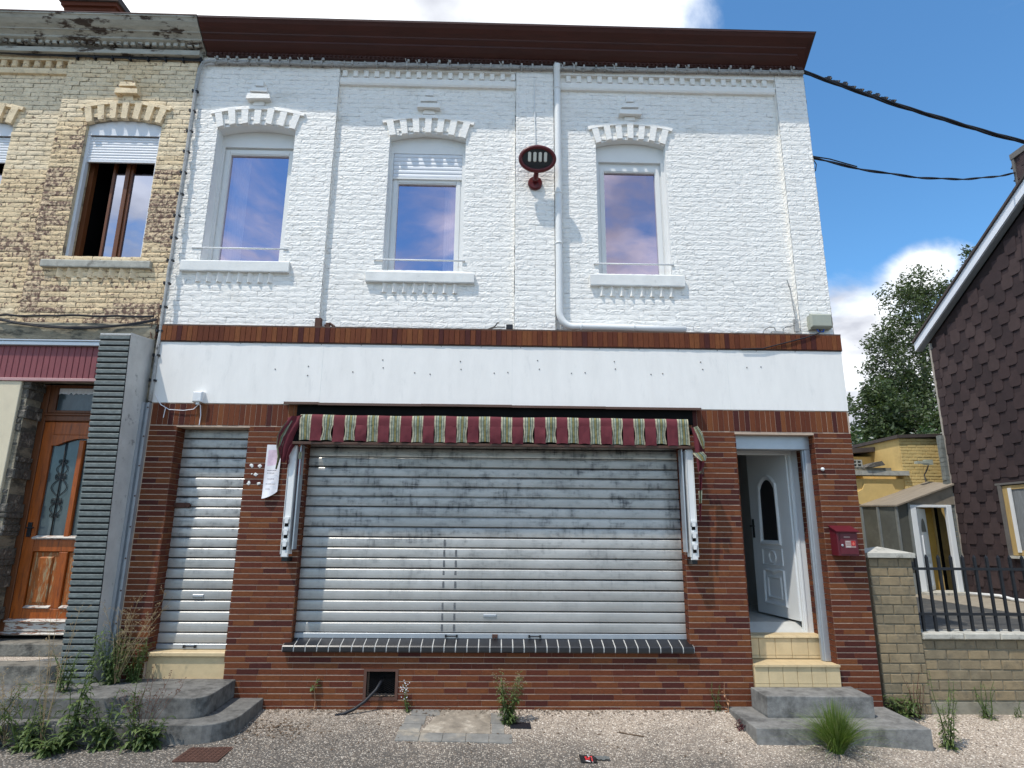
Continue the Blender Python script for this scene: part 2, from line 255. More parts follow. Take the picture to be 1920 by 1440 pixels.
def striped_cloth():
    """awning canvas stripe: cream edges, green and gold threads; runs along the cloth's own x (-0.5..0.5)"""
    m = bpy.data.materials.new('striped_awning_canvas'); m.use_nodes = True
    t = m.node_tree; b = t.nodes['Principled BSDF']; L = t.links.new
    at = N(t, 'ShaderNodeUVMap', uv_map='cloth')
    sp = N(t, 'ShaderNodeSeparateXYZ'); L(at.outputs[0], sp.inputs[0])
    r = N(t, 'ShaderNodeValToRGB'); L(sp.outputs[0], r.inputs[0]); cr_ = r.color_ramp; cr_.interpolation = 'CONSTANT'
    cream = (0.42, 0.38, 0.26, 1); green = (0.085, 0.13, 0.095, 1); gold = (0.36, 0.26, 0.06, 1); pale = (0.26, 0.31, 0.26, 1)
    st = [(0, cream), (0.16, green), (0.24, cream), (0.29, pale), (0.38, green), (0.45, gold), (0.50, green), (0.55, gold), (0.60, green), (0.68, pale), (0.74, cream), (0.79, green), (0.86, cream)]
    cr_.elements[0].position = 0; cr_.elements[0].color = cream; cr_.elements[1].position = 0.16; cr_.elements[1].color = green
    for p, c in st[2:]:
        e = cr_.elements.new(p); e.color = c
    n = N(t, 'ShaderNodeTexNoise'); n.inputs['Scale'].default_value = 30
    g = N(t, 'ShaderNodeNewGeometry'); L(g.outputs['Position'], n.inputs['Vector'])
    mr = N(t, 'ShaderNodeMapRange'); L(n.outputs[0], mr.inputs[0]); mr.inputs[1].default_value = 0.3; mr.inputs[2].default_value = 0.7; mr.inputs[3].default_value = 0.65; mr.inputs[4].default_value = 1.15
    hs = N(t, 'ShaderNodeMix', data_type='RGBA', blend_type='MULTIPLY'); hs.inputs[0].default_value = 1
    L(r.outputs[0], hs.inputs[6]); L(mr.outputs[0], hs.inputs[7]); L(hs.outputs[2], b.inputs['Base Color']); b.inputs['Roughness'].default_value = 0.9
    return m
M['stripes'] = striped_cloth()

def pavement():
    """exposed-aggregate paving: pale and brown chips in a grey binder; paler loose grit near the wall"""
    m = bpy.data.materials.new('exposed_aggregate_paving'); m.use_nodes = True
    t = m.node_tree; b = t.nodes['Principled BSDF']; L = t.links.new
    g = N(t, 'ShaderNodeNewGeometry')
    vo = N(t, 'ShaderNodeTexVoronoi'); vo.inputs['Scale'].default_value = 58; L(g.outputs['Position'], vo.inputs['Vector'])
    rp = N(t, 'ShaderNodeValToRGB'); sp = N(t, 'ShaderNodeSeparateXYZ')
    sc = N(t, 'ShaderNodeSeparateColor'); L(vo.outputs['Color'], sc.inputs[0]); L(sc.outputs[0], rp.inputs[0])
    e = rp.color_ramp.elements; e[0].position = 0.0; e[0].color = (0.06, 0.048, 0.038, 1); e[1].position = 1.0; e[1].color = (0.72, 0.65, 0.56, 1)
    for p, c in ((0.25, (0.15, 0.118, 0.092, 1)), (0.5, (0.30, 0.245, 0.195, 1)), (0.75, (0.52, 0.45, 0.37, 1))):
        q = e.new(p); q.color = c
    ds = N(t, 'ShaderNodeMapRange', interpolation_type='SMOOTHSTEP'); L(vo.outputs['Distance'], ds.inputs[0]); ds.inputs[1].default_value = 0.34; ds.inputs[2].default_value = 0.52
    n = N(t, 'ShaderNodeTexNoise'); n.inputs['Scale'].default_value = 1.1; n.inputs['Detail'].default_value = 9; n.inputs['Roughness'].default_value = 0.7; L(g.outputs['Position'], n.inputs['Vector'])
    L(g.outputs['Position'], sp.inputs[0])
    # loose pale grit lies near the house and to the right, bare worn binder elsewhere
    wy = N(t, 'ShaderNodeMath', operation='MULTIPLY_ADD'); L(sp.outputs[1], wy.inputs[0]); wy.inputs[1].default_value = 0.55; wy.inputs[2].default_value = 0.43
    wx = N(t, 'ShaderNodeMath', operation='MULTIPLY_ADD'); L(sp.outputs[0], wx.inputs[0]); wx.inputs[1].default_value = 0.085; L(wy.outputs[0], wx.inputs[2])
    wn = N(t, 'ShaderNodeMath', operation='MULTIPLY_ADD'); L(n.outputs[0], wn.inputs[0]); wn.inputs[1].default_value = 1.5; L(wx.outputs[0], wn.inputs[2])
    gr = N(t, 'ShaderNodeMapRange', interpolation_type='SMOOTHSTEP'); L(wn.outputs[0], gr.inputs[0]); gr.inputs[1].default_value = 0.45; gr.inputs[2].default_value = 1.35
    binder = N(t, 'ShaderNodeMix', data_type='RGBA'); L(gr.outputs[0], binder.inputs[0]); binder.inputs[6].default_value = (0.105, 0.095, 0.083, 1); binder.inputs[7].default_value = (0.38, 0.315, 0.25, 1)
    br = N(t, 'ShaderNodeMapRange'); L(gr.outputs[0], br.inputs[0]); br.inputs[3].default_value = 0.72; br.inputs[4].default_value = 1.32
    st = N(t, 'ShaderNodeMix', data_type='RGBA', blend_type='MULTIPLY'); st.inputs[0].default_value = 1; L(rp.outputs[0], st.inputs[6]); L(br.outputs[0], st.inputs[7])
    mm = N(t, 'ShaderNodeMix', data_type='RGBA'); L(ds.outputs[0], mm.inputs[0]); L(st.outputs[2], mm.inputs[6]); L(binder.outputs[2], mm.inputs[7])
    L(mm.outputs[2], b.inputs['Base Color']); b.inputs['Roughness'].default_value = 0.9
    inv = N(t, 'ShaderNodeMath', operation='SUBTRACT'); inv.inputs[0].default_value = 1; L(vo.outputs['Distance'], inv.inputs[1])
    bp = N(t, 'ShaderNodeBump'); bp.inputs['Strength'].default_value = 0.8; bp.inputs['Distance'].default_value = 0.012; L(inv.outputs[0], bp.inputs['Height']); L(bp.outputs[0], b.inputs['Normal'])
    return m
M['pavement'] = pavement()
M['asphalt'] = mat('worn_asphalt', (0.062, 0.062, 0.060), 0.9, 0.3, 8, 0.6, 90, col2=(0.16, 0.145, 0.12), c2=(0.5, 0.7), c2scale=1.0)
M['grit_path'] = mat('gritty_concrete_path', (0.30, 0.26, 0.20), 0.92, 0.3, 8, 0.5, 60)

# ------------------------------------------------------------------ mesh helpers
ORG = {}                                              # world position of every object's origin
def put(o, parent, wloc):
    C.objects.link(o); wloc = Vector(wloc); ORG[o.name] = wloc
    if parent is not None:
        o.parent = parent; o.location = wloc - ORG[parent.name]
    else: o.location = wloc
    return o
def tag(o, label=None, cat=None, group=None, kind=None):
    if label: o['label'] = label
    if cat: o['category'] = cat
    if group: o['group'] = group
    if kind: o['kind'] = kind
    return o
def thing(name, label, cat, loc, group=None):
    o = bpy.data.objects.new(name, None); o.empty_display_size = 0.1
    put(o, None, loc); return tag(o, label, cat, group)

class MB:
    """collects faces; build() links them as ONE mesh object with its vertices in world metres"""
    def __init__(s): s.v = []; s.f = []; s.m = []; s.uv = {}
    def add(s, vs, fs, mi=0):
        k = len(s.v); s.v += [tuple(q) for q in vs]
        for f in fs: s.f.append(tuple(k+i for i in f)); s.m.append(mi)
        return k
    def box(s, x0, x1, y0, y1, z0, z1, mi=0):
        s.add([(x0,y0,z0),(x1,y0,z0),(x1,y1,z0),(x0,y1,z0),(x0,y0,z1),(x1,y0,z1),(x1,y1,z1),(x0,y1,z1)],
              [(0,3,2,1),(4,5,6,7),(0,1,5,4),(1,2,6,5),(2,3,7,6),(3,0,4,7)], mi)
    def cbox(s, x0, x1, y0, y1, z0, z1, c=0.004, mi=0):
        """box facing -y with a chamfered front"""
        s.add([(x0,y0+c,z0),(x1,y0+c,z0),(x1,y0+c,z1),(x0,y0+c,z1),(x0+c,y0,z0+c),(x1-c,y0,z0+c),(x1-c,y0,z1-c),(x0+c,y0,z1-c),(x0,y1,z0),(x1,y1,z0),(x1,y1,z1),(x0,y1,z1)],
              [(4,5,6,7),(0,1,5,4),(1,2,6,5),(2,3,7,6),(3,0,4,7),(0,8,9,1),(1,9,10,2),(2,10,11,3),(3,11,8,0),(8,11,10,9)], mi)
    def prism(s, prof, a0, a1, axis='x', mi=0, caps=True):
        """extrudes a closed outline; axis x: outline in (y,z); axis y: (x,z); axis z: (x,y)"""
        n = len(prof)
        P3 = {'x': lambda a, p: (a, p[0], p[1]), 'y': lambda a, p: (p[0], a, p[1]), 'z': lambda a, p: (p[0], p[1], a)}[axis]
        k = len(s.v); s.v += [P3(a0, p) for p in prof] + [P3(a1, p) for p in prof]
        for i in range(n):
            j = (i+1) % n; s.f.append((k+i, k+j, k+n+j, k+n+i)); s.m.append(mi)
        if caps:
            s.f.append(tuple(k+i for i in reversed(range(n)))); s.m.append(mi)
            s.f.append(tuple(k+n+i for i in range(n))); s.m.append(mi)
    def tube(s, pts, r, n=8, mi=0, cap=True):
        pts = [Vector(p) for p in pts]; rs = r if hasattr(r, '__len__') else [r]*len(pts)
        k0 = len(s.v); side = None
        for i, p in enumerate(pts):
            d = (pts[min(i+1, len(pts)-1)] - pts[max(i-1, 0)])
            d = d.normalized() if d.length > 1e-9 else Vector((0, 0, 1))
            if side is None: side = d.orthogonal().normalized()
            side = (side - d*side.dot(d)).normalized(); b = d.cross(side)
            for q in range(n):
                a = 2*math.pi*q/n; s.v.append(tuple(p + (side*math.cos(a) + b*math.sin(a))*rs[i]))
        for i in range(len(pts)-1):
            for q in range(n):
                q2 = (q+1) % n
                s.f.append((k0+i*n+q, k0+i*n+q2, k0+(i+1)*n+q2, k0+(i+1)*n+q)); s.m.append(mi)
        if cap:
            s.f.append(tuple(k0+q for q in reversed(range(n)))); s.m.append(mi)
            e = k0+(len(pts)-1)*n; s.f.append(tuple(e+q for q in range(n))); s.m.append(mi)
    def mesh(s, name, mats, smooth=False, origin=(0, 0, 0)):
        me = bpy.data.meshes.new(name); ox, oy, oz = origin
        me.from_pydata([(a-ox, b-oy, c-oz) for a, b, c in s.v], [], s.f)
        for q in (mats if isinstance(mats, (list, tuple)) else [mats]): me.materials.append(q)
        me.polygons.foreach_set('material_index', s.m)
        if smooth: me.polygons.foreach_set('use_smooth', [True]*len(s.f))
        me.update(); return me
    def build(s, name, mats, parent=None, smooth=False, kind=None, label=None, fix=False):
        a = np.array(s.v); c = (a.min(0)+a.max(0))/2; c[2] = a[:, 2].min()
        me = s.mesh(name, mats, smooth, c)
        if fix:
            bm = bmesh.new(); bm.from_mesh(me); bmesh.ops.recalc_face_normals(bm, faces=bm.faces); bm.to_mesh(me); bm.free()
        o = bpy.data.objects.new(name, me); put(o, parent, c)
        if kind: o['kind'] = kind
        if label: o['label'] = label
        return o
def boxo(name, mats, parent, *b, **k):
    q = MB(); q.box(*b); return q.build(name, mats, parent, **k)
def inst(name, me, parent, wloc, scale=(1, 1, 1), rot=(0, 0, 0)):
    o = bpy.data.objects.new(name, me); put(o, parent, wloc); o.scale = scale; o.rotation_euler = rot; return o
def lathe(mb, c, axis, prof, n=20, mi=0, sx=1.0, sz=1.0):
    """rings round an axis; prof = [(radius, offset along axis)]"""
    a = Vector(axis).normalized(); u = a.orthogonal().normalized(); v = a.cross(u); k = len(mb.v)
    for r, t in prof:
        for q in range(n):
            an = 2*math.pi*q/n; mb.v.append(tuple(Vector(c) + a*t + u*math.cos(an)*r*sx + v*math.sin(an)*r*sz))
    for i in range(len(prof)-1):
        for q in range(n):
            q2 = (q+1) % n; mb.f.append((k+i*n+q, k+i*n+q2, k+(i+1)*n+q2, k+(i+1)*n+q)); mb.m.append(mi)
    mb.f.append(tuple(k+q for q in reversed(range(n)))); mb.m.append(mi)
    e = k+(len(prof)-1)*n; mb.f.append(tuple(e+q for q in range(n))); mb.m.append(mi)

def wall_faces(mb, x0, x1, z0, z1, y0, y1, holes, mi=0):
    """slab facing -y with rectangular holes cut right through"""
    xs = sorted({x0, x1, *[h[0] for h in holes if x0 < h[0] < x1], *[h[1] for h in holes if x0 < h[1] < x1]})
    zs = sorted({z0, z1, *[h[2] for h in holes if z0 < h[2] < z1], *[h[3] for h in holes if z0 < h[3] < z1]})
    solid = {}
    for i in range(len(xs)-1):
        for j in range(len(zs)-1):
            cx, cz_ = (xs[i]+xs[i+1])/2, (zs[j]+zs[j+1])/2
            solid[i, j] = not any(h[0] < cx < h[1] and h[2] < cz_ < h[3] for h in holes)
    for (i, j), sld in solid.items():
        if not sld: continue
        a, b, c, d = xs[i], xs[i+1], zs[j], zs[j+1]
        mb.add([(a,y0,c),(b,y0,c),(b,y0,d),(a,y0,d)], [(0,1,2,3)], mi)
        mb.add([(a,y1,c),(b,y1,c),(b,y1,d),(a,y1,d)], [(3,2,1,0)], mi)
        if not solid.get((i-1, j)): mb.add([(a,y0,c),(a,y0,d),(a,y1,d),(a,y1,c)], [(0,1,2,3)], mi)
        if not solid.get((i+1, j)): mb.add([(b,y0,c),(b,y0,d),(b,y1,d),(b,y1,c)], [(3,2,1,0)], mi)
        if not solid.get((i, j-1)): mb.add([(a,y0,c),(b,y0,c),(b,y1,c),(a,y1,c)], [(3,2,1,0)], mi)
        if not solid.get((i, j+1)): mb.add([(a,y0,d),(b,y0,d),(b,y1,d),(a,y1,d)], [(0,1,2,3)], mi)

def courses(x0, x1, z0, z1, ch, ln, holes=(), joint=0.006, rnd=0.0, ragged=False, rng=RNG):
    """brick rectangles (xa, xb, za, zb) in running bond, clipped to the holes"""
    out = []; n = int(round((z1-z0)/ch)); ch = (z1-z0)/n
    for r in range(n):
        za, zb = z0+r*ch, z0+(r+1)*ch
        spans = [(x0, x1)]
        for h in holes:
            if h[2] < (za+zb)/2 < h[3]:
                ns = []
                for a, b in spans:
                    if h[1] <= a or h[0] >= b: ns.append((a, b)); continue
                    if h[0] > a: ns.append((a, h[0]))
                    if h[1] < b: ns.append((h[1], b))
                spans = ns
        off = (r % 2)*ln*0.5 + (rng.random()*ln if ragged else 0)
        for a, b in spans:
            x = math.floor((a-off)/ln)*ln+off; cuts = [a]
            while x < b:
                x += ln*(1+rng.uniform(-rnd, rnd))
                if a+0.03 < x < b-0.03: cuts.append(x)
            cuts.append(b)
            for c_, d_ in zip(cuts[:-1], cuts[1:]): out.append((c_+joint/2, d_-joint/2, za+joint/2, zb-joint/2))
    return out
def px_area(x, y, z, a): 
    d = Vector((x, y, z)) - CAM; return a/max(d.dot(fw), 0.1)**2
def pieces(name, rects, parent, meshes, mats, ybase, depth=1.0, keep=300, jit=0.003, pick=None, rng=RNG):
    """rects -> separate shared-mesh pieces for the 300 largest in view, the rest joined as stuff.
    meshes: list of (mesh) unit pieces: x in -0.5..0.5, z in 0..1, y in metres"""
    its = []
    for (a, b, c, d) in rects:
        k = pick(a, b, c, d) if pick else rng.randrange(len(meshes))
        y = ybase(a, b, c, d) if callable(ybase) else ybase
        its.append((px_area((a+b)/2, y, (c+d)/2, (b-a)*(d-c)), a, b, c, d, k, y+rng.uniform(-jit, jit)))
    its.sort(key=lambda q: -q[0])
    for (_, a, b, c, d, k, y) in its[:keep]:
        inst(name, meshes[k], parent, ((a+b)/2, y, c), (b-a, 1, d-c))
    rest = its[keep:]
    if rest:
        mb = MB(); cache = {}
        for (_, a, b, c, d, k, y) in rest:
            if k not in cache:
                me = meshes[k]; vv = np.empty(len(me.vertices)*3); me.vertices.foreach_get('co', vv)
                cache[k] = (vv.reshape(-1, 3), [tuple(p.vertices) for p in me.polygons], mats.index(me.materials[0]))
            vv, ff, mi = cache[k]
            w_ = vv*np.array((b-a, 1, d-c)) + np.array(((a+b)/2, y, c))
            mb.add(w_.tolist(), ff, mi)
        mb.build(name, mats, parent, kind='stuff', smooth=False)

def unit_brick(name, m, depth=0.03, c=0.002, ln=0.23, ht=0.055):
    """flat slip: unit in x and z, chamfer scaled to a brick of ln x ht"""
    q = MB(); cx, cz_ = c/ln, c/ht
    q.add([(-.5,c,0),(.5,c,0),(.5,c,1),(-.5,c,1),(-.5+cx,0,cz_),(.5-cx,0,cz_),(.5-cx,0,1-cz_),(-.5+cx,0,1-cz_),(-.5,depth,0),(.5,depth,0),(.5,depth,1),(-.5,depth,1)],
          [(4,5,6,7),(0,1,5,4),(1,2,6,5),(2,3,7,6),(3,0,4,7),(0,8,9,1),(1,9,10,2),(2,10,11,3),(3,11,8,0)])
    return q.mesh(name, m)
def rough_brick(name, m, seed, amp=0.0038, nx=9, nz=4, sink=0.0012):
    """hand-made brick face: unit in x and z, lumpy pillow in y"""
    q = MB(); vs = []
    for j in range(nz+1):
        for i in range(nx+1):
            u, v = i/nx, j/nz
            e = (0.55+0.45*min(min(u, 1-u)*nx/1.0, 1))*min(min(v, 1-v)*nz/1.0, 1)
            n = mnoise.noise(Vector((u*3.2+seed*7.3, v*1.6+seed*3.1, seed*1.7)))*1.0 + mnoise.noise(Vector((u*9+seed*2.3, v*5, seed*5.1)))*0.8
            du = mnoise.noise(Vector((v*3+seed, u, 3.3)))*0.02; dv_ = mnoise.noise(Vector((u*4+seed*3, v, 9.3)))*0.10
            y = -amp*(0.35+1.25*n)*(0.35+0.65*e) + sink*(1-e)
            vs.append((-.5+u+du*(1 if 0 < i < nx else 0.6), y, v+dv_))
    fs = [(j*(nx+1)+i, j*(nx+1)+i+1, (j+1)*(nx+1)+i+1, (j+1)*(nx+1)+i) for j in range(nz) for i in range(nx)]
    q.add(vs, fs); return q.mesh(name, m, smooth=True)

# ================================================================== GROUND
def sstep(a, b, x):
    t = min(max((x-a)/(b-a), 0), 1); return t*t*(3-2*t)
def gz(x, y):
    """height of the pavement: falls away from the house towards the street and towards the right"""
    d = max(-y, 0)
    z = -(0.05+0.095*sstep(-2.6, 2.4, x))*min(d, 1.1) - 0.035*max(0, min(d-1.1, 3.0))
    z -= 0.07*sstep(3.2, 4.7, x)
    z += 0.03*math.exp(-((x-0.0)/3)**2)*0
    if d < 2.5: z += 0.006*mnoise.noise(Vector((x*1.7, y*1.7, 0)))
    return z
q = MB()
xs = [-400, -120, -40, -15] + [-8+0.16*i for i in range(101)] + [15, 40, 120, 400]
ys = [-400, -120, -40, -15, -9] + [-7+0.4*i for i in range(13)] + [-2.0+0.08*i for i in range(27)] + [0.3, 2, 8, 20, 60, 150, 400]
for y in ys:
    for x in xs: q.v.append((x, y, gz(x, y)))
nx_ = len(xs)
for j in range(len(ys)-1):
    for i in range(nx_-1):
        q.f.append((j*nx_+i, j*nx_+i+1, (j+1)*nx_+i+1, (j+1)*nx_+i)); q.m.append(0)
pav = q.build('pavement', M['pavement'], None, smooth=True, kind='structure')
yard = boxo('yard', M['asphalt'], None, 4.16, 40, 0.26, 60, -0.3, 0.50, kind='structure')
q = MB(); q.box(8.9, 11.4, 2.6, 7.88, 0.4, 0.506); boxpath = q.build('path', M['grit_path'], None, kind='structure')
# setts framing a cement patch in the paving
for i, (a, b, c, d) in enumerate([(-0.90+0.215*k, -0.69+0.215*k, -0.78, -0.60) for k in range(5)] + [(-0.90, -0.70, -0.59, -0.40), (-0.88, -0.68, -0.39, -0.18), (-0.84, -0.55, -0.17, -0.02), (-0.02, 0.10, -0.59, -0.36), (-0.03, 0.09, -0.35, -0.10)]):
    q = MB(); t = 0.008
    zc = [gz(x, y)+t for x, y in ((a, c), (b, c), (b, d), (a, d))]
    q.add([(a,c,zc[0]),(b,c,zc[1]),(b,d,zc[2]),(a,d,zc[3])]+[(a,c,zc[0]-.05),(b,c,zc[1]-.05),(b,d,zc[2]-.05),(a,d,zc[3]-.05)], [(0,1,2,3),(0,4,5,1),(1,5,6,2),(2,6,7,3),(3,7,4,0)])
    if i == 0: M['sett'] = mat('worn_grey_sett', (0.20, 0.195, 0.18), 0.9, 0.3, 9, 0.6, 50, col2=(0.34, 0.30, 0.24), c2=(0.5, 0.7), c2scale=4)
    q.build('paving_sett', M['sett'], pav)
M['cement_patch'] = mat('gritty_cement_patch', (0.25, 0.215, 0.17), 0.95, 0.4, 12, 0.8, 50, col2=(0.42, 0.37, 0.30), c2=(0.5, 0.66), c2scale=5)
q = MB(); P4 = [(-0.69, -0.59), (-0.03, -0.59), (-0.04, -0.03), (-0.54, -0.03)]
q.add([(x, y, gz(x, y)+0.006) for x, y in P4] + [(x, y, gz(x, y)-0.04) for x, y in P4], [(0,1,2,3),(0,4,5,1),(1,5,6,2),(2,6,7,3),(3,7,4,0)])
q.build('cement_patch', M['cement_patch'], pav)
# loose grit and crumbs on the paving, thickest along the wall
M['grit'] = [mat('pale_grit', (0.56, 0.49, 0.40), 0.9, 0.2, 40, 0), mat('tan_grit', (0.36, 0.28, 0.21), 0.9, 0.2, 40, 0), mat('brown_grit', (0.17, 0.13, 0.10), 0.9, 0.2, 40, 0)]
q = MB(); r = random.Random(3)
for i in range(16000):
    x = r.uniform(-2.6, 5.6); y = -abs(r.gauss(0, 0.62)) if r.random() < 0.7 else r.uniform(-1.3, 0)
    if y < -1.35 or (2.44 < x < 4.13 and y > -0.74): continue
    s_ = r.uniform(0.003, 0.010)*r.uniform(.6, 1); z = gz(x, y); a = r.uniform(0, 6.28)
    vs = [(x+math.cos(a+k*2.09)*s_*r.uniform(.7, 1.3), y+math.sin(a+k*2.09)*s_*r.uniform(.7, 1.3), z-0.001) for k in range(3)] + [(x, y, z+s_*r.uniform(.6, 1.0))]
    q.add(vs, [(0,1,3),(1,2,3),(2,0,3)], r.choice((0, 0, 0, 1, 1, 2)))
q.build('loose_grit', M['grit'], pav, kind='stuff')

# ================================================================== WHITE HOUSE WITH THE SHUTTERED SHOP
house = thing('terraced_house', 'white painted brick house with red brick shopfront, closed steel shutters and open front door', 'house', (0.07, 0.3, 0))
XL, XR = -3.96, 4.11
# ---- structural shell (mortar face of the ground floor stands 6 mm behind the bricks)
MF = 0.0035                                            # mortar face behind the brick face
H_SH = (-3.65, -2.82, 0.27, 2.93); H_BIG = (-2.16, 2.095, 0.60, 2.93); H_DOOR = (2.745, 3.675, -0.3, 2.92)
VENT = (-1.335, -1.035, 0.115, 0.365)
q = MB(); wall_faces(q, XL, XR, -0.3, 3.205, MF, 0.26, [H_SH, H_BIG, H_DOOR, VENT])
q.build('ground_floor_wall', M['mortar'], house)
q = MB(); q.box(XL, XR, 0.008, 0.26, 3.205, 4.135); q.box(-3.6, 4.0, 0.27, 0.32, -0.3, 0.395); 
q.build('floor_band', M['mortar_dark'], house)
q = MB(); q.box(XL-0.002, XR+0.002, -0.004, 0.10, 3.208, 3.932); q.build('fascia', M['fascia'], house)
for xs_ in (-2.06, 0.16, 2.72): boxo('fascia_seam', M['sill'], house, xs_-.002, xs_+.002, -0.0052, -0.003, 3.21, 3.93)
# side wall and rear block of the house
q = MB(); q.box(4.00, 4.095, 0.262, 8.0, -0.3, 7.95); q.box(-4.03, -3.95, 0.40, 8, -0.3, 7.9); q.box(-4.0, 4.05, 7.9, 8.0, -0.3, 7.9)
q.build('side_wall', M['white_paint'], house)
# the flashing board seams and old sign fixings of the fascia
plug = MB(); lathe(plug, (0, 0, 0), (0, -1, 0), [(0.011, 0), (0.010, 0.006), (0.004, 0.010)], 8); M['plug_grey'] = mat('grey_plug', (.22, .215, .20), .8, .2, 30, 0); plugm = plug.mesh('wall_plug', M['plug_grey'])
for px_, pz_ in [(-2.60, 3.62), (-2.22, 3.66), (-2.22, 3.55), (-1.70, 3.60), (-1.36, 3.75), (-1.35, 3.655), (-0.98, 3.60), (-0.80, 3.585), (-0.45, 3.745), (-0.44, 3.65), (-0.05, 3.61), (0.11, 3.62), (0.46, 3.77), (0.48, 3.665), (0.86, 3.62), (1.02, 3.63), (1.37, 3.77), (1.38, 3.68), (1.80, 3.62), (1.94, 3.63), (2.40, 3.78), (2.42, 3.69), (2.95, 3.72), (3.12, 3.73)]:
    inst('wall_plug', plugm, house, (px_, -0.004, pz_), (.75, .75, .75))
nailm = plugm
for i in range(16):
    inst('fixing_nail', plugm, house, (-3.5+i*0.47, -0.005, 3.925), (0.5, 0.6, 0.5))
# ---- red brick slips
reds = [unit_brick('brick', m) for m in M['red']]
wts = [0, 0, 1, 1, 1, 1, 2, 2, 2, 3, 4, 4]
def pickred(a, b, c, d): return RNG.choice(wts)
CH = 0.0595
rects = courses(XL+0.012, XR, -0.2092, 2.945, CH, 0.232, [(H_SH[0], H_SH[1], 0.27, 2.95), (H_BIG[0], H_BIG[1], 0.575, 3.0), H_DOOR[:2]+(-0.3, 2.945), VENT], joint=0.0, rnd=0.05, ragged=True)
rects = [(a+0.0006, b-0.0006, c+0.0040, d-0.0040) for a, b, c, d in rects]
# reveals: bricks of the returns are wrapped round the corner, so cut them as boxes of their own
pieces('brick', rects, house, reds, M['red'], 0.0, keep=300, jit=0.0012, pick=pickred)
def reveal(xw, facing, z0, z1, y1):
    """brick courses on the side of an opening; facing +1 looks towards +x"""
    q = MB(); n = int(round((z1-z0)/CH)); rr = random.Random(int(xw*100))
    for i in range(n):
        za = z0+i*CH+0.0040; zb = z0+(i+1)*CH-0.0040
        cut = rr.choice((0.09, 0.11, 0.13)); ya = 0.004
        for yb in sorted({min(cut, y1), min(cut+0.22, y1), y1}):
            if yb-ya > 0.01:
                xa, xb = (xw-0.004, xw+0.010+rr.uniform(0, .002)) if facing > 0 else (xw-0.010-rr.uniform(0, .002), xw+0.004)
                q.box(xa, xb, ya, yb-0.003, za, zb, rr.choice(wts))
            ya = yb
    q.build('reveal_brick', M['red'], house, kind='stuff')
zb0 = -0.2092
def on(z): return zb0+CH*round((z-zb0)/CH)
reveal(H_SH[0], 1, on(0.42), 2.945-CH*0.2, 0.20); reveal(H_SH[1], -1, on(0.42), 2.93, 0.20)
reveal(H_BIG[0], 1, on(0.62), 2.93, 0.11); reveal(H_BIG[1], -1, on(0.62), 2.93, 0.11)
reveal(H_DOOR[1], -1, on(0.0), 2.92, 0.44); reveal(H_DOOR[0], 1, on(0.0), 2.92, 0.44)
boxo('door_side_wall', M['mortar'], house, H_DOOR[1]+0.003, H_DOOR[1]+0.10, 0.262, 0.47, -0.3, 2.93)
boxo('door_side_wall', M['mortar'], house, H_DOOR[0]-0.10, H_DOOR[0]-0.003, 0.262, 0.47, -0.3, 2.93)
# ---- upright bricks: the lintel course over the shopfront and the band below the upper wall
sold = [unit_brick('upright_brick', m, ln=0.06, ht=0.24) for m in M['soldier']]
def soldiers(z0, z1, yb, x0, x1, skip=()):
    x = x0; rr = []
    while x < x1-0.02:
        w_ = RNG.uniform(0.056, 0.067); b = min(x+w_, x1)
        rr.append((x+0.0015, b-0.0015, z0+RNG.uniform(0, 0.004), z1-RNG.uniform(0, 0.004))); x = b
    pieces('upright_brick', rr, house, sold, M['soldier'], yb, keep=300, jit=0.002, pick=lambda *a: RNG.choice((0, 0, 1, 1, 1, 2, 2, 3)))
soldiers(2.950, 3.200, 0.0, XL+0.012, XR)
soldiers(3.945, 4.13, -0.022, XL, XR+0.012)
q = MB(); q.box(XL, XR+0.01, -0.018, 0.10, 4.13, 4.147); q.box(XL, XR+0.01, -0.016, 0.10, 3.936, 3.944); q.build('band_edge', M['mortar_dark'], house)

# ---- upper floor: painted brick with piers and sunk panels
PP, PN = 0.09, 0.15                                       # front planes of piers and panels
W1 = (-3.68, -2.68, 4.985, 6.86); W2 = (-1.465, -0.47, 4.93, 6.83); W3 = (1.245, 2.165, 4.935, 6.80)
RISE = 0.075
def hole(w_): return (w_[0], w_[1], w_[2], w_[3]+RISE)
q = MB()
wall_faces(q, -4.02, -2.17, 4.13, 7.95, PP+0.012, 0.42, [hole(W1)])
wall_faces(q, -2.17, 0.185, 4.13, 7.95, PN+0.012, 0.42, [hole(W2)])
wall_faces(q, 0.185, 0.685, 4.13, 7.95, PP+0.012, 0.42, [])
wall_faces(q, 0.685, 3.70, 4.13, 7.95, PN+0.012, 0.42, [hole(W3)])
wall_faces(q, 3.70, 4.095, 4.13, 7.95, PP+0.012, 0.42, [])
for w_, py in ((W1, PP), (W2, PN), (W3, PN)):             # arched heads
    mx_ = (w_[0]+w_[1])/2; hw = (w_[1]-w_[0])/2
    arc = [(mx_+hw*t, w_[3]+RISE*(1-t*t)) for t in [-1+0.2*i for i in range(11)]]
    q.prism([(w_[0], w_[3]+RISE+0.002)]+[(a, b) for a, b in arc]+[(w_[1], w_[3]+RISE+0.002)], py+0.012, 0.42, 'y')
q.build('upper_wall', M['white_paint'], house)
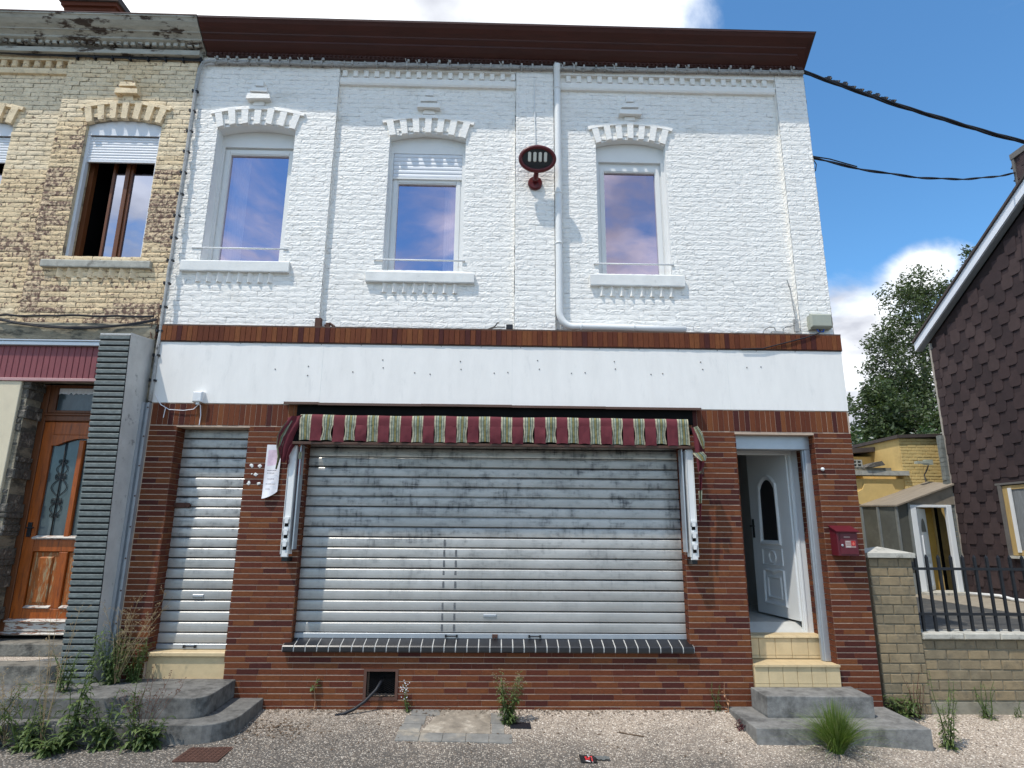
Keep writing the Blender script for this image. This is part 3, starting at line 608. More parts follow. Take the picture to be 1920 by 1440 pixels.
# the upper wall's bricks, each with its own lumpy face under the paint
rb = [rough_brick('painted_brick', M['white_brick'], k) for k in range(14)]
wc, wl = 0.0685, 0.225
R_ = []
def arch_clip(rects, w_):
    out = []; mx_ = (w_[0]+w_[1])/2; hw = (w_[1]-w_[0])/2
    for a, b, c, d in rects:
        cx = (a+b)/2
        if abs(cx-mx_) < hw and d > w_[3] and c < w_[3]+RISE*(1-((cx-mx_)/hw)**2): continue
        out.append((a, b, c, d))
    return out
for (x0, x1, py, hs_, ztop) in ((-4.02, -2.17, PP, [W1], 7.95), (-2.17, 0.185, PN, [W2], 7.60), (0.185, 0.685, PP, [], 7.95), (0.685, 3.70, PN, [W3], 7.60), (3.70, 4.10, PP, [], 7.95)):
    rr = courses(x0, x1, 4.14, ztop, wc, wl, [h[:3]+(h[3]+0.001,) for h in hs_], joint=0.002, rnd=0.06)
    for h in hs_: rr = arch_clip(rr, h)
    R_ += [(a, b, c, d, py) for a, b, c, d in rr]
pl = {(round(a, 4), round(c, 4)): py for a, b, c, d, py in R_}
pieces('painted_brick', [r_[:4] for r_ in R_], house, rb, [M['white_brick']], lambda a, b, c, d: pl[(round(a, 4), round(c, 4))], keep=300, jit=0.0014)
# pier returns and the end of the right-hand pier, as lumpy strips
def strip(xw, y0, y1, z0, z1, mats, sgn, name='pier_return'):
    q = MB(); n = int((z1-z0)/0.0343)
    for i in range(n+1):
        z = z0+(z1-z0)*i/n
        e = 0.009*mnoise.noise(Vector((z*9, xw*3, 1)))+(0.0025 if i % 2 else -0.002)
        q.v += [(xw+sgn*e, y0, z), (xw+sgn*(e+0.002), y1, z)]
    for i in range(n): q.f.append((2*i, 2*i+1, 2*i+3, 2*i+2)); q.m.append(0)
    q.build(name, mats, house, smooth=False)
strip(-2.166, PP, PN+0.02, 4.14, 7.93, M['white_brick'], 1); strip(0.181, PP, PN+0.02, 4.14, 7.93, M['white_brick'], -1)
strip(0.689, PP, PN+0.02, 4.14, 7.93, M['white_brick'], 1); strip(3.696, PP, PN+0.02, 4.14, 7.93, M['white_brick'], -1)
strip(4.102, PP, 0.40, 4.14, 7.93, M['white_brick'], 1); strip(-4.022, PP-0.01, PP+0.06, 4.14, 7.93, M['white_brick'], -1)
# dentil course above the panels
dm = MB(); dm.cbox(-0.031, 0.031, 0, 0.07, 0.006, 0.105, 0.006); dme = dm.mesh('dentil', M['white_brick'])
for (a, b) in ((-2.165, 0.18), (0.69, 3.695)):
    q = MB(); n = 60; prof = [(PN+0.05, 7.575), (0.112, 7.585), (0.100, 7.61), (0.100, 7.665), (0.108, 7.69), (PN+0.05, 7.69)]
    q.prism(prof, a, b, 'x'); q.build('string_course', M['white_brick'], house)
    q = MB(); q.box(a, b, 0.092, PN+0.05, 7.80, 7.95); q.box(a, b, PN-0.01, PN+0.012, 7.69, 7.80); q.build('dentil_course', M['white_brick'], house)
    x = a+0.06
    while x < b-0.03:
        inst('dentil', dme, house, (x, 0.094+RNG.uniform(0, .004), 7.694+RNG.uniform(-.003, .003))); x += 0.1405
# ---- window heads: raised voussoirs, rim and stepped ornament; sills and dog-tooth corbels
def head(w_, py, parent, mt, rimname='arch_rim'):
    mx_ = (w_[0]+w_[1])/2; hw = (w_[1]-w_[0])/2; zb = w_[3]+RISE
    def P_(t, h, y):                                       # t along the arch (-1..1), h height above the arch line
        ang = t*0.23; ex = hw*1.02*t + h*math.sin(ang)*1.15; ez = w_[3]-0.005+RISE*(1-t*t)+h*math.cos(ang)
        return (mx_+ex, y, ez)
    for k in range(7):
        t = -0.90+0.30*k; dt = 0.075
        q = MB(); yv = py-0.040+RNG.uniform(-.004, .004); lo = RNG.uniform(-.012, .004)
        q.add([P_(t-dt, lo, yv+.006), P_(t+dt, lo+RNG.uniform(-.01, .01), yv+.006), P_(t+dt*1.05, 0.235, yv+.004), P_(t-dt*1.05, 0.235, yv+.004),
               P_(t-dt, lo, py+.03), P_(t+dt, lo, py+.03), P_(t+dt, 0.235, py+.03), P_(t-dt, 0.235, py+.03)],
              [(0,1,2,3),(0,4,5,1),(1,5,6,2),(2,6,7,3),(3,7,4,0)])
        q.build('voussoir', mt, parent)
    q = MB(); n = 16
    for i in range(n+1):
        t = -1.10+2.2*i/n; tt = max(-1.06, min(1.06, t)); e = 0.006*mnoise.noise(Vector((t*9, py*10, mx_)))
        q.v += [P_(tt, 0.205+e, py-.036) if i else P_(tt, 0.205, py-.036), P_(tt, 0.255+e, py-.030), P_(tt, 0.255, py+.03), P_(tt, 0.195, py+.03)]
    for i in range(n):
        for a_, b_ in ((0, 1), (1, 2), (2, 3), (3, 0)): q.f.append((4*i+a_, 4*i+4+a_, 4*i+4+b_, 4*i+b_)); q.m.append(0)
    q.f += [(0, 1, 2, 3), (4*n+3, 4*n+2, 4*n+1, 4*n)]; q.m += [0, 0]
    q.build(rimname, mt, parent)
    for hw_, za, zb_ in ((0.150, 0.325, 0.398), (0.110, 0.425, 0.492), (0.055, 0.515, 0.60), (0.075, 0.258, 0.323), (0.060, 0.400, 0.423), (0.050, 0.494, 0.513)):
        q = MB(); pj = 0.080 if hw_ > 0.08 else (0.075 if za > 0.5 else 0.030)
        j = lambda: RNG.uniform(-.006, .006)
        x0, x1, y0, z0, z1 = mx_-hw_, mx_+hw_, py-pj, w_[3]+RISE+za, w_[3]+RISE+zb_
        q.add([(x0+j(),y0+j()*.5,z0+j()),(x1+j(),y0+j()*.5,z0+j()),(x1-.012+j(),y0+.004,z1+j()),(x0+.012+j(),y0+.004,z1+j()),(x0,py+.03,z0),(x1,py+.03,z0),(x1-.012,py+.03,z1),(x0+.012,py+.03,z1)],
              [(0,1,2,3),(0,4,5,1),(1,5,6,2),(2,6,7,3),(3,7,4,0)])
        q.build('ornament_brick', mt, parent)
def sill(x0, x1, z0, z1, yf, yb, yw, parent, mt, cm, n=8):
    q = MB(); k = 24; prof = [(yf+.004, z0), (yf, z0+.012), (yf, z1-.014), (yf+.012, z1), (yb, z1+.012), (yb, z0)]
    for i in range(k+1):
        x = x0+(x1-x0)*i/k
        for p in prof:
            e = 0.004*mnoise.noise(Vector((x*6, p[0]*20, p[1]*30))); q.v.append((x, p[0]+e, p[1]+e*0.6))
    m_ = len(prof)
    for i in range(k):
        for a_ in range(m_):
            b_ = (a_+1) % m_; q.f.append((i*m_+a_, (i+1)*m_+a_, (i+1)*m_+b_, i*m_+b_)); q.m.append(0)
    q.f += [tuple(range(m_)), tuple(k*m_+a_ for a_ in reversed(range(m_)))]; q.m += [0, 0]
    s_ = q.build('sill', mt, parent)
    mx_ = (x0+x1)/2; sp_ = 0.124; w_ = 0.060
    for i in range(n):
        x = mx_+(i-(n-1)/2)*sp_; q = MB(); y_ = yw-0.036
        q.prism([(x-w_, y_+.06), (x+RNG.uniform(-.004, .004)-0.012, y_-0.003), (x+w_, y_+.06)], z0-0.125, z0-0.002, 'z'); q.build('dogtooth_brick', cm, parent)
head(W1, PP, house, M['white_brick']); head(W2, PN, house, M['white_brick']); head(W3, PN, house, M['white_brick'])
sill(-3.885, -2.575, 4.85, 4.992, 0.03, 0.28, PP, house, M['sill'], M['white_brick'])
sill(-1.65, -0.315, 4.775, 4.915, 0.092, 0.28, PN, house, M['sill'], M['white_brick'])
sill(1.125, 2.305, 4.775, 4.930, 0.092, 0.28, PN, house, M['sill'], M['white_brick'])

# ---- upper windows: plastic frame, boxed shutter, pane, curtain
def window(w_, yf, zpane, glassm, parent, box_h, shutter=0.0, curtain=None):
    """w_: opening; yf: front of the frame; zpane: top of the glass; shutter: how far the blind is down"""
    x0, x1, z0, z1 = w_; z0 -= 0.0; mx_ = (x0+x1)/2; hw = (x1-x0)/2
    win = MB(); fwid = 0.075
    o = thing_part('window', parent, (mx_, yf, z0))
    q = MB()                                             # arched head board and jamb linings
    arc = [(mx_+hw*t, z1+RISE*(1-t*t)-0.003) for t in [-1+0.2*i for i in range(11)]]
    q.prism([(x0, z1-box_h), (x1, z1-box_h)]+[(a, b) for a, b in reversed(arc)], yf-0.012, yf+0.05, 'y')
    q.build('head_board', M['upvc'], o)
    q = MB(); zt = z1-box_h
    q.box(x0, x0+0.045, yf-0.02, yf+0.06, z0, zt-0.001); q.build('guide_rail', M['upvc'], o); q = MB(); q.box(x1-0.045, x1, yf-0.02, yf+0.06, z0, zt-0.001); q.build('guide_rail', M['upvc'], o)
    a, b = x0+0.046, x1-0.046
    q = MB(); zf = zpane+fwid
    q.box(a, a+fwid, yf+0.012, yf+0.07, z0, zf); q.box(b-fwid, b, yf+0.012, yf+0.07, z0, zf)
    q.box(a+fwid, b-fwid, yf+0.012, yf+0.07, zpane, zf); q.box(a+fwid, b-fwid, yf+0.012, yf+0.07, z0, z0+0.065)
    q.box(a+.018, a+fwid-.014, yf+0.004, yf+0.012, z0, zf-.02); q.box(b-fwid+.014, b-.018, yf+0.004, yf+0.012, z0, zf-.02)
    q.box(a+fwid, b-fwid, yf+0.004, yf+0.012, zpane+.014, zf-.02)
    q.build('frame', M['upvc'], o)
    if zf < zt: 
        if shutter > 0:
            n = max(2, int(round(shutter/0.042)))
            sm = MB(); sm.prism([(0, 0), (-0.008, 0.010), (-0.009, 0.024), (-0.003, 0.037), (0.004, 0.037), (0.004, 0)], -0.5, 0.5, 'x'); sme = sm.mesh('slat', M['shutter_white'], origin=(0, 0, 0))
            hh = (zt-zf)/n
            for k in range(n): inst('slat', sme, o, (mx_, yf+0.0, zf+k*hh), (b-a-0.004, 1, hh/0.0385))
            boxo('bottom_rail', M['upvc'], o, a, b, yf-0.018, yf+0.01, zf-0.022, zf-0.002)
        boxo('blind_back', M['upvc'], o, a, b, yf+0.03, yf+0.07, zf+0.001, zt)
    q = MB(); q.add([(a+fwid, yf+0.045, z0+.06), (b-fwid, yf+0.045, z0+.06), (b-fwid, yf+0.045, zpane), (a+fwid, yf+0.045, zpane)], [(0,1,2,3)])
    q.build('pane', glassm, o)
    if curtain:
        q = MB(); c0, c1 = curtain; n = 24
        for i in range(n+1):
            x = a+fwid+(b-a-2*fwid)*(c0+(c1-c0)*i/n); y = yf+0.16+0.018*math.sin(i*1.3)
            q.v += [(x, y, z0), (x, y, zpane+.1)]
        for i in range(n): q.f.append((2*i, 2*i+2, 2*i+3, 2*i+1)); q.m.append(0)
        q.build('curtain', M['curtain'], o, smooth=True)
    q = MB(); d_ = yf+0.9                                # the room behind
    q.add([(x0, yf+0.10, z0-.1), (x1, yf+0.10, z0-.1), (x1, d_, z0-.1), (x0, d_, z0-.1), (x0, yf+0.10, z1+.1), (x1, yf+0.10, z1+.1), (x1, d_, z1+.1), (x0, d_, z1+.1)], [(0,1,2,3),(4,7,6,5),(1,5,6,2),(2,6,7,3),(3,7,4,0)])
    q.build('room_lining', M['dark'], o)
    return o
def thing_part(name, parent, loc):
    o = bpy.data.objects.new(name, None); o.empty_display_size = 0.1; put(o, parent, loc); return o
window((W1[0], W1[1], 4.99, W1[3]), 0.27, 6.60, M['glass'], house, 0.16, 0, (0.0, 0.28))
window((W2[0], W2[1], 4.93, W2[3]), 0.27, 6.23, M['glass'], house, 0.17, 0.26, (0.80, 1.0))
window((W3[0], W3[1], 4.935, W3[3]), 0.27, 6.46, M['glass'], house, 0.20, 0)
for (a, b, z, y) in ((-3.80, -2.62, 5.176, 0.085), (-1.575, -0.435, 5.084, 0.135), (1.175, 2.19, 5.082, 0.135)):
    q = MB(); q.tube([(a, y, z), (b, y, z)], 0.011, 8); q.tube([(a+.012, y, z), (a+.012, y+.05, z)], 0.008, 6); q.tube([(b-.012, y, z), (b-.012, y+.05, z)], 0.008, 6)
    q.build('safety_bar', M['white_plastic'], house, smooth=True)

# ---- cornice, with its mitred end on the right
def cornice(x0, xe, parent, mt, first=None):
    prof = [(0.10, 7.925, 0), (0.045, 7.93, 0), (0.030, 7.965, -0.04), (-0.035, 8.000, -0.11), (-0.085, 8.020, -0.15), (-0.098, 8.028, -0.16), (-0.100, 8.050, -0.16), (-0.112, 8.058, -0.15), (-0.150, 8.082, -0.075), (-0.165, 8.085, -0.07), (-0.170, 8.098, -0.068),
            (-0.215, 8.125, -0.045), (-0.262, 8.165, -0.02), (-0.285, 8.200, -0.005), (-0.298, 8.204, 0.0), (-0.300, 8.222, 0.0), (0.10, 8.27, 0.0)]
    q = MB(); n = len(prof); seg = max(2, int((xe-x0)/0.4))
    for i in range(seg+1):
        for (y, z, e) in prof:
            xx = x0+(xe-x0)*i/seg + (e if i == seg and xe > 3 else 0)
            w_ = 0.005*mnoise.noise(Vector((xx*0.8, z*2, 4))); q.v.append((xx, y+w_, z+w_*0.6))
    for i in range(seg):
        for a in range(n):
            b = (a+1) % n; q.f.append((i*n+a, (i+1)*n+a, (i+1)*n+b, i*n+b)); q.m.append(0)
    q.f += [tuple(range(n)), tuple(seg*n+a for a in reversed(range(n)))]; q.m += [0, 0]
    return q.build('cornice', mt, parent, fix=True)
cor = cornice(-3.93, 4.10, house, M['cornice'])
bead = MB(); bead.cbox(-0.014, 0.014, 0, 0.03, 0, 0.022, 0.003); beadm = bead.mesh('bead', M['cornice'])
i = 0; x = -3.85
while x < 4.0:
    inst('bead', beadm, cor, (x, 0.016, 7.938)); x += 0.058
q = MB(); q.add([(-4.0, -0.30, 8.23), (4.12, -0.30, 8.23), (4.12, 4, 9.6), (-4.0, 4, 9.6), (-4.0, 8, 8.0), (4.12, 8, 8.0), (-4.0, 0.1, 7.95), (4.12, 0.1, 7.95)], [(0,1,2,3),(3,2,5,4),(6,7,1,0),(1,7,5,2),(6,0,3,4)])
M['roof'] = mat('dark_roof_tiles', (0.07, 0.055, 0.05), 0.9, 0.3, 6, 0.4, 30)
q.build('roof', M['roof'], house)

# ---- downpipe
q = MB(); pts = [(0.73, 0.02, 7.90), (0.73, 0.03, 7.86), (0.73, 0.065, 7.80), (0.735, 0.07, 7.5), (0.735, 0.07, 6.0), (0.732, 0.07, 4.42)]
pts += [(0.732+0.16*(1-math.cos(a)), 0.07, 4.42-0.20*math.sin(a)) for a in [0.26*i for i in range(1, 7)]] + [(0.96, 0.07, 4.222), (1.6, 0.07, 4.216), (2.27, 0.075, 4.205)]
q.tube(pts, [0.045, 0.047]+[0.043]*(len(pts)-2), 14); dp = q.build('downpipe', M['pipe'], house, smooth=True)
for z in (7.55, 6.0, 5.3):
    q = MB(); lathe(q, (0.734, 0.07, z), (0, 0, 1), [(0.043, 0), (0.05, 0.004), (0.05, 0.022), (0.043, 0.026)], 14); q.box(0.72, 0.75, 0.11, 0.15, z+.006, z+.02); q.build('pipe_clip', M['pipe'], dp, smooth=True)
for x in (0.98, 1.62):
    q = MB(); lathe(q, (x, 0.07, 4.22), (1, 0, 0), [(0.043, 0), (0.05, 0.004), (0.05, 0.022), (0.043, 0.026)], 14); q.build('pipe_clip', M['pipe'], dp, smooth=True)

# ---- roller shutters: every slat a piece of its own
def slatmesh(n=1):
    q = MB(); pr = [(0.032, 0.0), (0.010, 0.001), (-0.004, 0.004), (-0.0075, 0.008), (-0.0095, 0.035), (-0.0095, 0.065), (-0.0075, 0.090), (-0.002, 0.099), (0.012, 0.1025), (0.032, 0.1035), (0.032, 0.111)]
    q.prism(pr, -0.5, 0.5, 'x'); return q.mesh('slat', M['galv'], smooth=False)
sl = slatmesh()
def shutter(x0, x1, z0, ztop, yc, parent):
    o = thing_part('roller_shutter', parent, ((x0+x1)/2, yc, z0))
    n = int((ztop-z0-0.055)/0.1112)+1; z = z0+0.058
    for k in range(n):
        inst('slat', sl, o, ((x0+x1)/2+RNG.uniform(-.003, .003), yc+RNG.uniform(-.002, .002), z+k*0.1112), (x1-x0-0.008, 1, 1), (RNG.uniform(-.02, .02), RNG.uniform(-.0006, .0006), 0))
    q = MB(); q.cbox(x0+.004, x1-.004, yc-0.022, yc+0.01, z0, z0+0.052, 0.004); q.build('bottom_bar', M['alu'], o)
    return o
def handle(x, y, z, parent):
    q = MB(); q.tube([(x-.055, y, z), (x-.05, y-.018, z), (x+.05, y-.018, z), (x+.055, y, z)], 0.006, 6); q.box(x-.068, x-.05, y-.022, y+.002, z-.014, z+.014); q.box(x+.05, x+.068, y-.022, y+.002, z-.014, z+.014)
    q.build('handle', M['black'], parent)
bs = shutter(-2.19, 2.125, 0.675, 2.93, 0.115, house)
handle(-0.47, 0.093, 0.702, bs); handle(0.43, 0.093, 0.702, bs)
q = MB(); q.cbox(-0.03, 0.03, 0.078, 0.094, 0.684, 0.722, 0.004); q.tube([(-.015, .08, .684), (-.015, .07, .66), (.015, .07, .66), (.015, .08, .684)], 0.004, 5); q.build('lock', M['rust'], bs)
q = MB(); q.cbox(-0.13, 0.015, 0.094, 0.104, 0.895, 0.925, 0.006); q.build('key_plate', M['alu'], bs)
for (a, b, c, d) in ((-0.585, -0.562, 0.74, 1.66), (-0.455, -0.43, 0.74, 1.62)):      # two dark tape marks down the slats
    z = 0.74
    while z < d:
        q = MB(); zb_ = z+0.088; q.add([(a, 0.106, z+.006), (b, 0.106, z+.006), (b-.003, 0.103, z+.05), (a-.002, 0.103, z+.05), (a, 0.104, zb_-.010), (b-.004, 0.104, zb_-.010)], [(0,1,2,3),(3,2,5,4)])
        if 'tape' not in M: M['tape'] = mat('dark_tape_residue', (0.13, 0.135, 0.14), 0.7, 0.35, 30, 0.1, 60)
        q.build('tape_mark', M['tape'], bs); z += 0.1112
q = MB(); q.box(-2.158, -2.150, 0.07, 0.26, 0.60, 2.93); q.box(2.085, 2.093, 0.07, 0.26, 0.60, 2.93); q.box(-2.2, 2.13, 0.150, 0.26, 0.57, 2.93)
q.build('shutter_track', M['black_joint'], house)
ls = shutter(-3.645, -2.825, 0.545, 2.93, 0.195, house)
handle(-3.28, 0.173, 0.572, ls)
q = MB(); q.cbox(-3.65, -3.50, 0.155, 0.185, 2.035, 2.09, 0.006); lathe(q, (-3.485, 0.175, 2.06), (0, -1, 0), [(0.028, 0), (0.028, 0.03), (0.02, 0.034)], 10); q.build('bolt', M['rust'], ls)
q = MB(); q.cbox(-3.32, -3.20, 0.173, 0.183, 1.075, 1.105, 0.006); q.build('key_plate', M['alu'], ls)
q = MB(); q.box(-3.65, -2.82, 0.222, 0.26, 0.40, 2.93); q.build('shutter_back', M['black_joint'], house)
# beige threshold below the left shutter
q = MB(); q.cbox(-3.648, -2.822, 0.02, 0.26, 0.495, 0.54, 0.008); q.build('threshold', M['beige_tile'], house)
q = MB(); q.cbox(-3.648, -2.822, 0.05, 0.26, 0.27, 0.493, 0.004); q.build('threshold_riser', M['beige_tile'], house)
# black tiled sill of the shop window
tm = MB(); tm.prism([(0.10, 0.085), (0.10, 0.0), (-0.085, -0.042), (-0.092, -0.030), (-0.092, 0.012), (-0.082, 0.024)], -0.5, 0.5, 'x'); tme = tm.mesh('sill_tile', M['black_tile'])
x0, x1, n = -2.222, 2.118, 36; w_ = (x1-x0)/n
for k in range(n): inst('sill_tile', tme, house, (x0+(k+.5)*w_, 0.028, 0.602+RNG.uniform(-.001, .001)), (w_-0.012, 1, 1), (RNG.uniform(-.01, .01), 0, 0))
q = MB(); q.prism([(0.128, 0.680), (0.128, 0.60), (-0.053, 0.562), (-0.058, 0.574), (-0.058, 0.610), (-0.050, 0.621)], x0, x1, 'x'); q.build('sill_bed', M['white_joint'], house)
# cellar vent with wire mesh
q = MB()
for b in ((-1.365, -1.335, .085, .39), (-1.035, -1.005, .085, .39), (-1.335, -1.035, .085, .115), (-1.335, -1.035, .365, .39)): q.box(b[0], b[1], -0.006, 0.05, b[2], b[3])
M['vent_frame'] = mat('brown_painted_vent_frame', (0.10, 0.048, 0.034), 0.75, 0.2, 12, 0.2, 60)
vf = q.build('cellar_vent', M['vent_frame'], house)
q = MB(); st_ = 0.02
for i in range(15):
    for j in range(13):
        x = -1.335+i*st_; z = 0.117+j*st_+(st_/2 if i % 2 else 0)
        if z+st_ > .368: continue
        for (a, b) in (((x, z), (x+st_, z+st_/2)), ((x, z+st_), (x+st_, z+st_/2)) ):
            if b[0] <= -1.034: q.tube([(a[0], 0.02, a[1]), (b[0], 0.02, b[1])], 0.0016, 3, cap=False)
q.build('wire_mesh', M['iron'], vf, kind='stuff')
q = MB(); q.box(-1.335, -1.035, 0.16, 0.17, 0.115, 0.365); q.build('vent_back', M['dark'], vf)

# ---- entrance: frame, roller box, open door leaf, hall
q = MB(); q.cbox(2.755, 3.672, 0.115, 0.24, 2.762, 2.925, 0.006); q.build('roller_box', M['alu'], house)
q = MB(); q.cbox(3.604, 3.672, 0.118, 0.20, 0.455, 2.760, 0.004); q.box(3.586, 3.604, 0.15, 0.19, 0.455, 2.76); q.build('guide_rail', M['alu'], house)
q = MB(); q.cbox(2.748, 2.772, 0.118, 0.20, 0.455, 2.760, 0.003); q.build('guide_rail', M['alu'], house)
q = MB(); q.cbox(3.560, 3.672, 0.445, 0.50, 0.69, 2.80, 0.006); q.box(3.585, 3.60, 0.435, 0.45, 0.69, 2.80); q.cbox(2.75, 2.80, 0.445, 0.50, 0.69, 2.80, 0.006); q.cbox(2.80, 3.56, 0.445, 0.50, 2.74, 2.80, 0.006); q.box(2.75, 3.67, 0.446, 0.5, 2.80, 2.95)
q.build('door_frame', M['door_white'], house)
q = MB()
q.add([(2.70, 0.44, 0.70), (3.80, 0.44, 0.70), (3.80, 0.62, 0.79), (2.70, 0.62, 0.79), (2.70, 4.5, 0.79), (3.80, 4.5, 0.79)], [(0,1,2,3),(3,2,5,4)]); q.build('hall_floor', M['hall_floor'], house)
q = MB(); q.box(2.60, 2.72, 0.5, 4.5, 0.6, 3.0); q.box(3.80, 3.9, 0.5, 4.5, 0.6, 3.0); q.box(2.6, 3.9, 4.5, 4.6, 0.6, 3.0); q.box(2.6, 3.9, 0.5, 4.5, 3.0, 3.05); q.build('hall_wall', M['hall_wall'], house)
boxo('skirting', M['bluestone'], house, 2.72, 2.735, 0.62, 4.5, 0.79, 0.89)
# door leaf, hinged right, swung inwards: built flat, then turned about its hinge
HX, HY, ANG = 3.592, 0.50, math.radians(97.5)
leaf = bpy.data.objects.new('front_door', None); put(leaf, house, (HX, HY, 0.815))
def hinge_rot(x, y):                                   # leaf coordinate x from hinge (0..0.9), y outwards
    ca, sa = math.cos(ANG), math.sin(ANG); return HX+ca*x+sa*y*1.0, HY+sa*x-ca*y
def leafpart(mb, name, m, **k):
    # leaf space: x = distance from hinge, y = thickness (negative = the side that faces the street when shut -> towards -x now), z up
    out = MB(); out.f = mb.f; out.m = mb.m
    for (x, y, z) in mb.v: 
        out.v.append((HX+math.cos(ANG)*x+math.sin(ANG)*y, HY+math.sin(ANG)*x-math.cos(ANG)*y, 0.815+z))
    return out.build(name, m, leaf, fix=True, **k)
LW, LH = 0.90, 2.04
q = MB(); q.box(0, LW, -0.05, 0.0, 0, LH); leafpart(q, 'door_panel', M['door_white'])
def mold(pts, name, wd=0.028, dp=0.016, m='door_white'):
    q = MB(); n = len(pts); c = (sum(p[0] for p in pts)/n, sum(p[1] for p in pts)/n)
    def off(p, d): 
        v = Vector((p[0]-c[0], p[1]-c[1])); l = v.length; return (p[0]-v.x/l*d, p[1]-v.y/l*d)
    rings = [[(p[0], -0.05, p[1]) for p in pts], [(off(p, wd*.3)[0], -0.05-dp, off(p, wd*.3)[1]) for p in pts], [(off(p, wd*.7)[0], -0.05-dp*.8, off(p, wd*.7)[1]) for p in pts], [(off(p, wd)[0], -0.0505, off(p, wd)[1]) for p in pts]]
    for r_ in rings: q.v += r_
    for a in range(3):
        for i in range(n):
            j = (i+1) % n; q.f.append((a*n+i, a*n+j, (a+1)*n+j, (a+1)*n+i)); q.m.append(0)
    return leafpart(q, name, M[m])
topc = lambda x0, x1, z0, z1: [(x0, z0), (x1, z0), (x1, z1-.14)] + [((x0+x1)/2+(x1-x0)/2*math.cos(a)*(.92 if 0.3 < a < 2.85 else 1), z1-.13+.13*math.sin(a)**1.5) for a in [0.12+0.29*i for i in range(11)]] + [(x0, z1-.14)]
mold(topc(0.24, 0.68, 0.84, 1.73), 'glazing_bead', 0.07, 0.024)
q = MB(); P_ = topc(0.30, 0.62, 0.90, 1.66); q.add([(a, -0.054, b) for a, b in P_], [tuple(range(len(P_)))]); leafpart(q, 'door_glass', M['black_tile'])
mold([(0.23, 0.60), (0.69, 0.60), (0.69, 0.80), (0.23, 0.80)], 'door_molding', 0.03, 0.012)
mold([(0.46+.085*math.cos(a), 0.70+.085*math.sin(a)) for a in [0.314*i for i in range(20)]], 'door_molding', 0.03, 0.012)
mold([(0.22, 0.12), (0.70, 0.12), (0.70, 0.55), (0.60, 0.56), (0.46, 0.545), (0.32, 0.56), (0.22, 0.55)], 'door_molding', 0.055, 0.02)
mold([(0.30, 0.20), (0.62, 0.20), (0.62, 0.47), (0.30, 0.47)], 'door_molding', 0.05, 0.014)
q = MB(); q.box(LW-.07, LW-.035, -0.062, -0.05, 0.93, 1.17); q.tube([(LW-.052, -.06, 1.08), (LW-.052, -.10, 1.08), (LW-.16, -.105, 1.08)], 0.010, 6); leafpart(q, 'door_handle', M['black'])

# ---- tiled steps of the entrance
q = MB(); q.box(2.748, 3.672, -0.02, 0.26, -0.3, 0.430); q.box(2.748, 3.672, 0.262, 0.44, -0.3, 0.672); q.build('tiled_step', M['beige_joint'], house)
def tile(x0, x1, y0, y1, z0, z1, parent=None, name='step_tile', c=0.003):
    q = MB(); q.cbox(x0, x1, y0, y1, z0, z1, c); q.build(name, M['beige_tile'], house)
for k in range(6):
    a = 2.750+k*0.1537
    tile(a+.002, a+.1517, -0.032, -0.015, 0.262, 0.432); tile(a+.002, a+.1517, -0.031, -0.015, 0.228, 0.259)
    if k < 5: b = 2.752+k*0.184; tile(b+.002, b+.182, 0.250, 0.262, 0.492, 0.668); tile(b+.002, b+.182, 0.251, 0.262, 0.458, 0.489)
    for (ya, yb_) in ((-0.05, 0.10), (0.103, 0.249)):
        q = MB(); q.box(a+.0015, a+.1522, ya, yb_, 0.4305, 0.450); q.build('step_tile', M['beige_tile'], house)
    q = MB(); q.prism([(0.232, 0.675), (0.236, 0.690), (0.246, 0.696), (0.44, 0.700), (0.44, 0.6725), (0.236, 0.6725)], a+.0015, a+.1522, 'x'); q.build('step_tile', M['beige_tile'], house)

# ================================================================== YELLOW BRICK HOUSE ON THE LEFT
nb = thing('terraced_house', 'old yellow brick house with peeling cornice, pink panel and orange wooden front door', 'house', (-5.5, 0.3, 0))
NP, NN = 0.055, 0.115
WL = (-5.33, -4.385, 5.0, 6.87); WLL = (-7.35, -6.31, 5.0, 6.87)
q = MB(); wall_faces(q, -5.715, -4.02, 4.08, 7.95, NP+0.014, 0.40, [hole(WL)]); wall_faces(q, -8.5, -5.715, 4.08, 7.95, NN+0.014, 0.40, [hole(WLL)])
for w_, py in ((WL, NP), (WLL, NN)):
    mx_ = (w_[0]+w_[1])/2; hw = (w_[1]-w_[0])/2
    arc = [(mx_+hw*t, w_[3]+RISE*(1-t*t)) for t in [-1+0.2*i for i in range(11)]]
    q.prism([(w_[0], w_[3]+RISE+0.002)]+arc+[(w_[1], w_[3]+RISE+0.002)], py+0.014, 0.4, 'y')
q.build('upper_wall', M['yellow_mortar'], nb)
yb = [rough_brick('brick', m, 40+k, amp=0.0045, sink=0.0028) for k, m in enumerate(M['yellow']*3)]
def picky(a, b, c, d):
    t = mnoise.noise(Vector((a*1.1, c*1.3, 5)))*1.5 + RNG.uniform(-.25, .25) + (0.35 if c < 6.2 else -0.5) + (0.35 if -5.72 < a < -5.35 or a > -4.4 else 0)
    k = 3 if t > 0.62 else (2 if t > 0.28 else (0 if t > -0.1 else (1 if t > -0.5 else 4)))
    return k+5*RNG.randrange(3)
R_ = []
for (x0, x1, py, hs_, zt) in ((-5.715, -4.03, NP, [WL], 7.95), (-8.4, -5.715, NN, [WLL], 7.62)):
    rr = courses(x0, x1, 4.16, zt, 0.066, 0.225, [h[:3]+(h[3]+.001,) for h in hs_], joint=0.006, rnd=0.06)
    for h in hs_: rr = arch_clip(rr, h)
    R_ += [(a, b, c, d, py) for a, b, c, d in rr if b > -6.7]
pl2 = {(round(a, 4), round(c, 4)): py for a, b, c, d, py in R_}
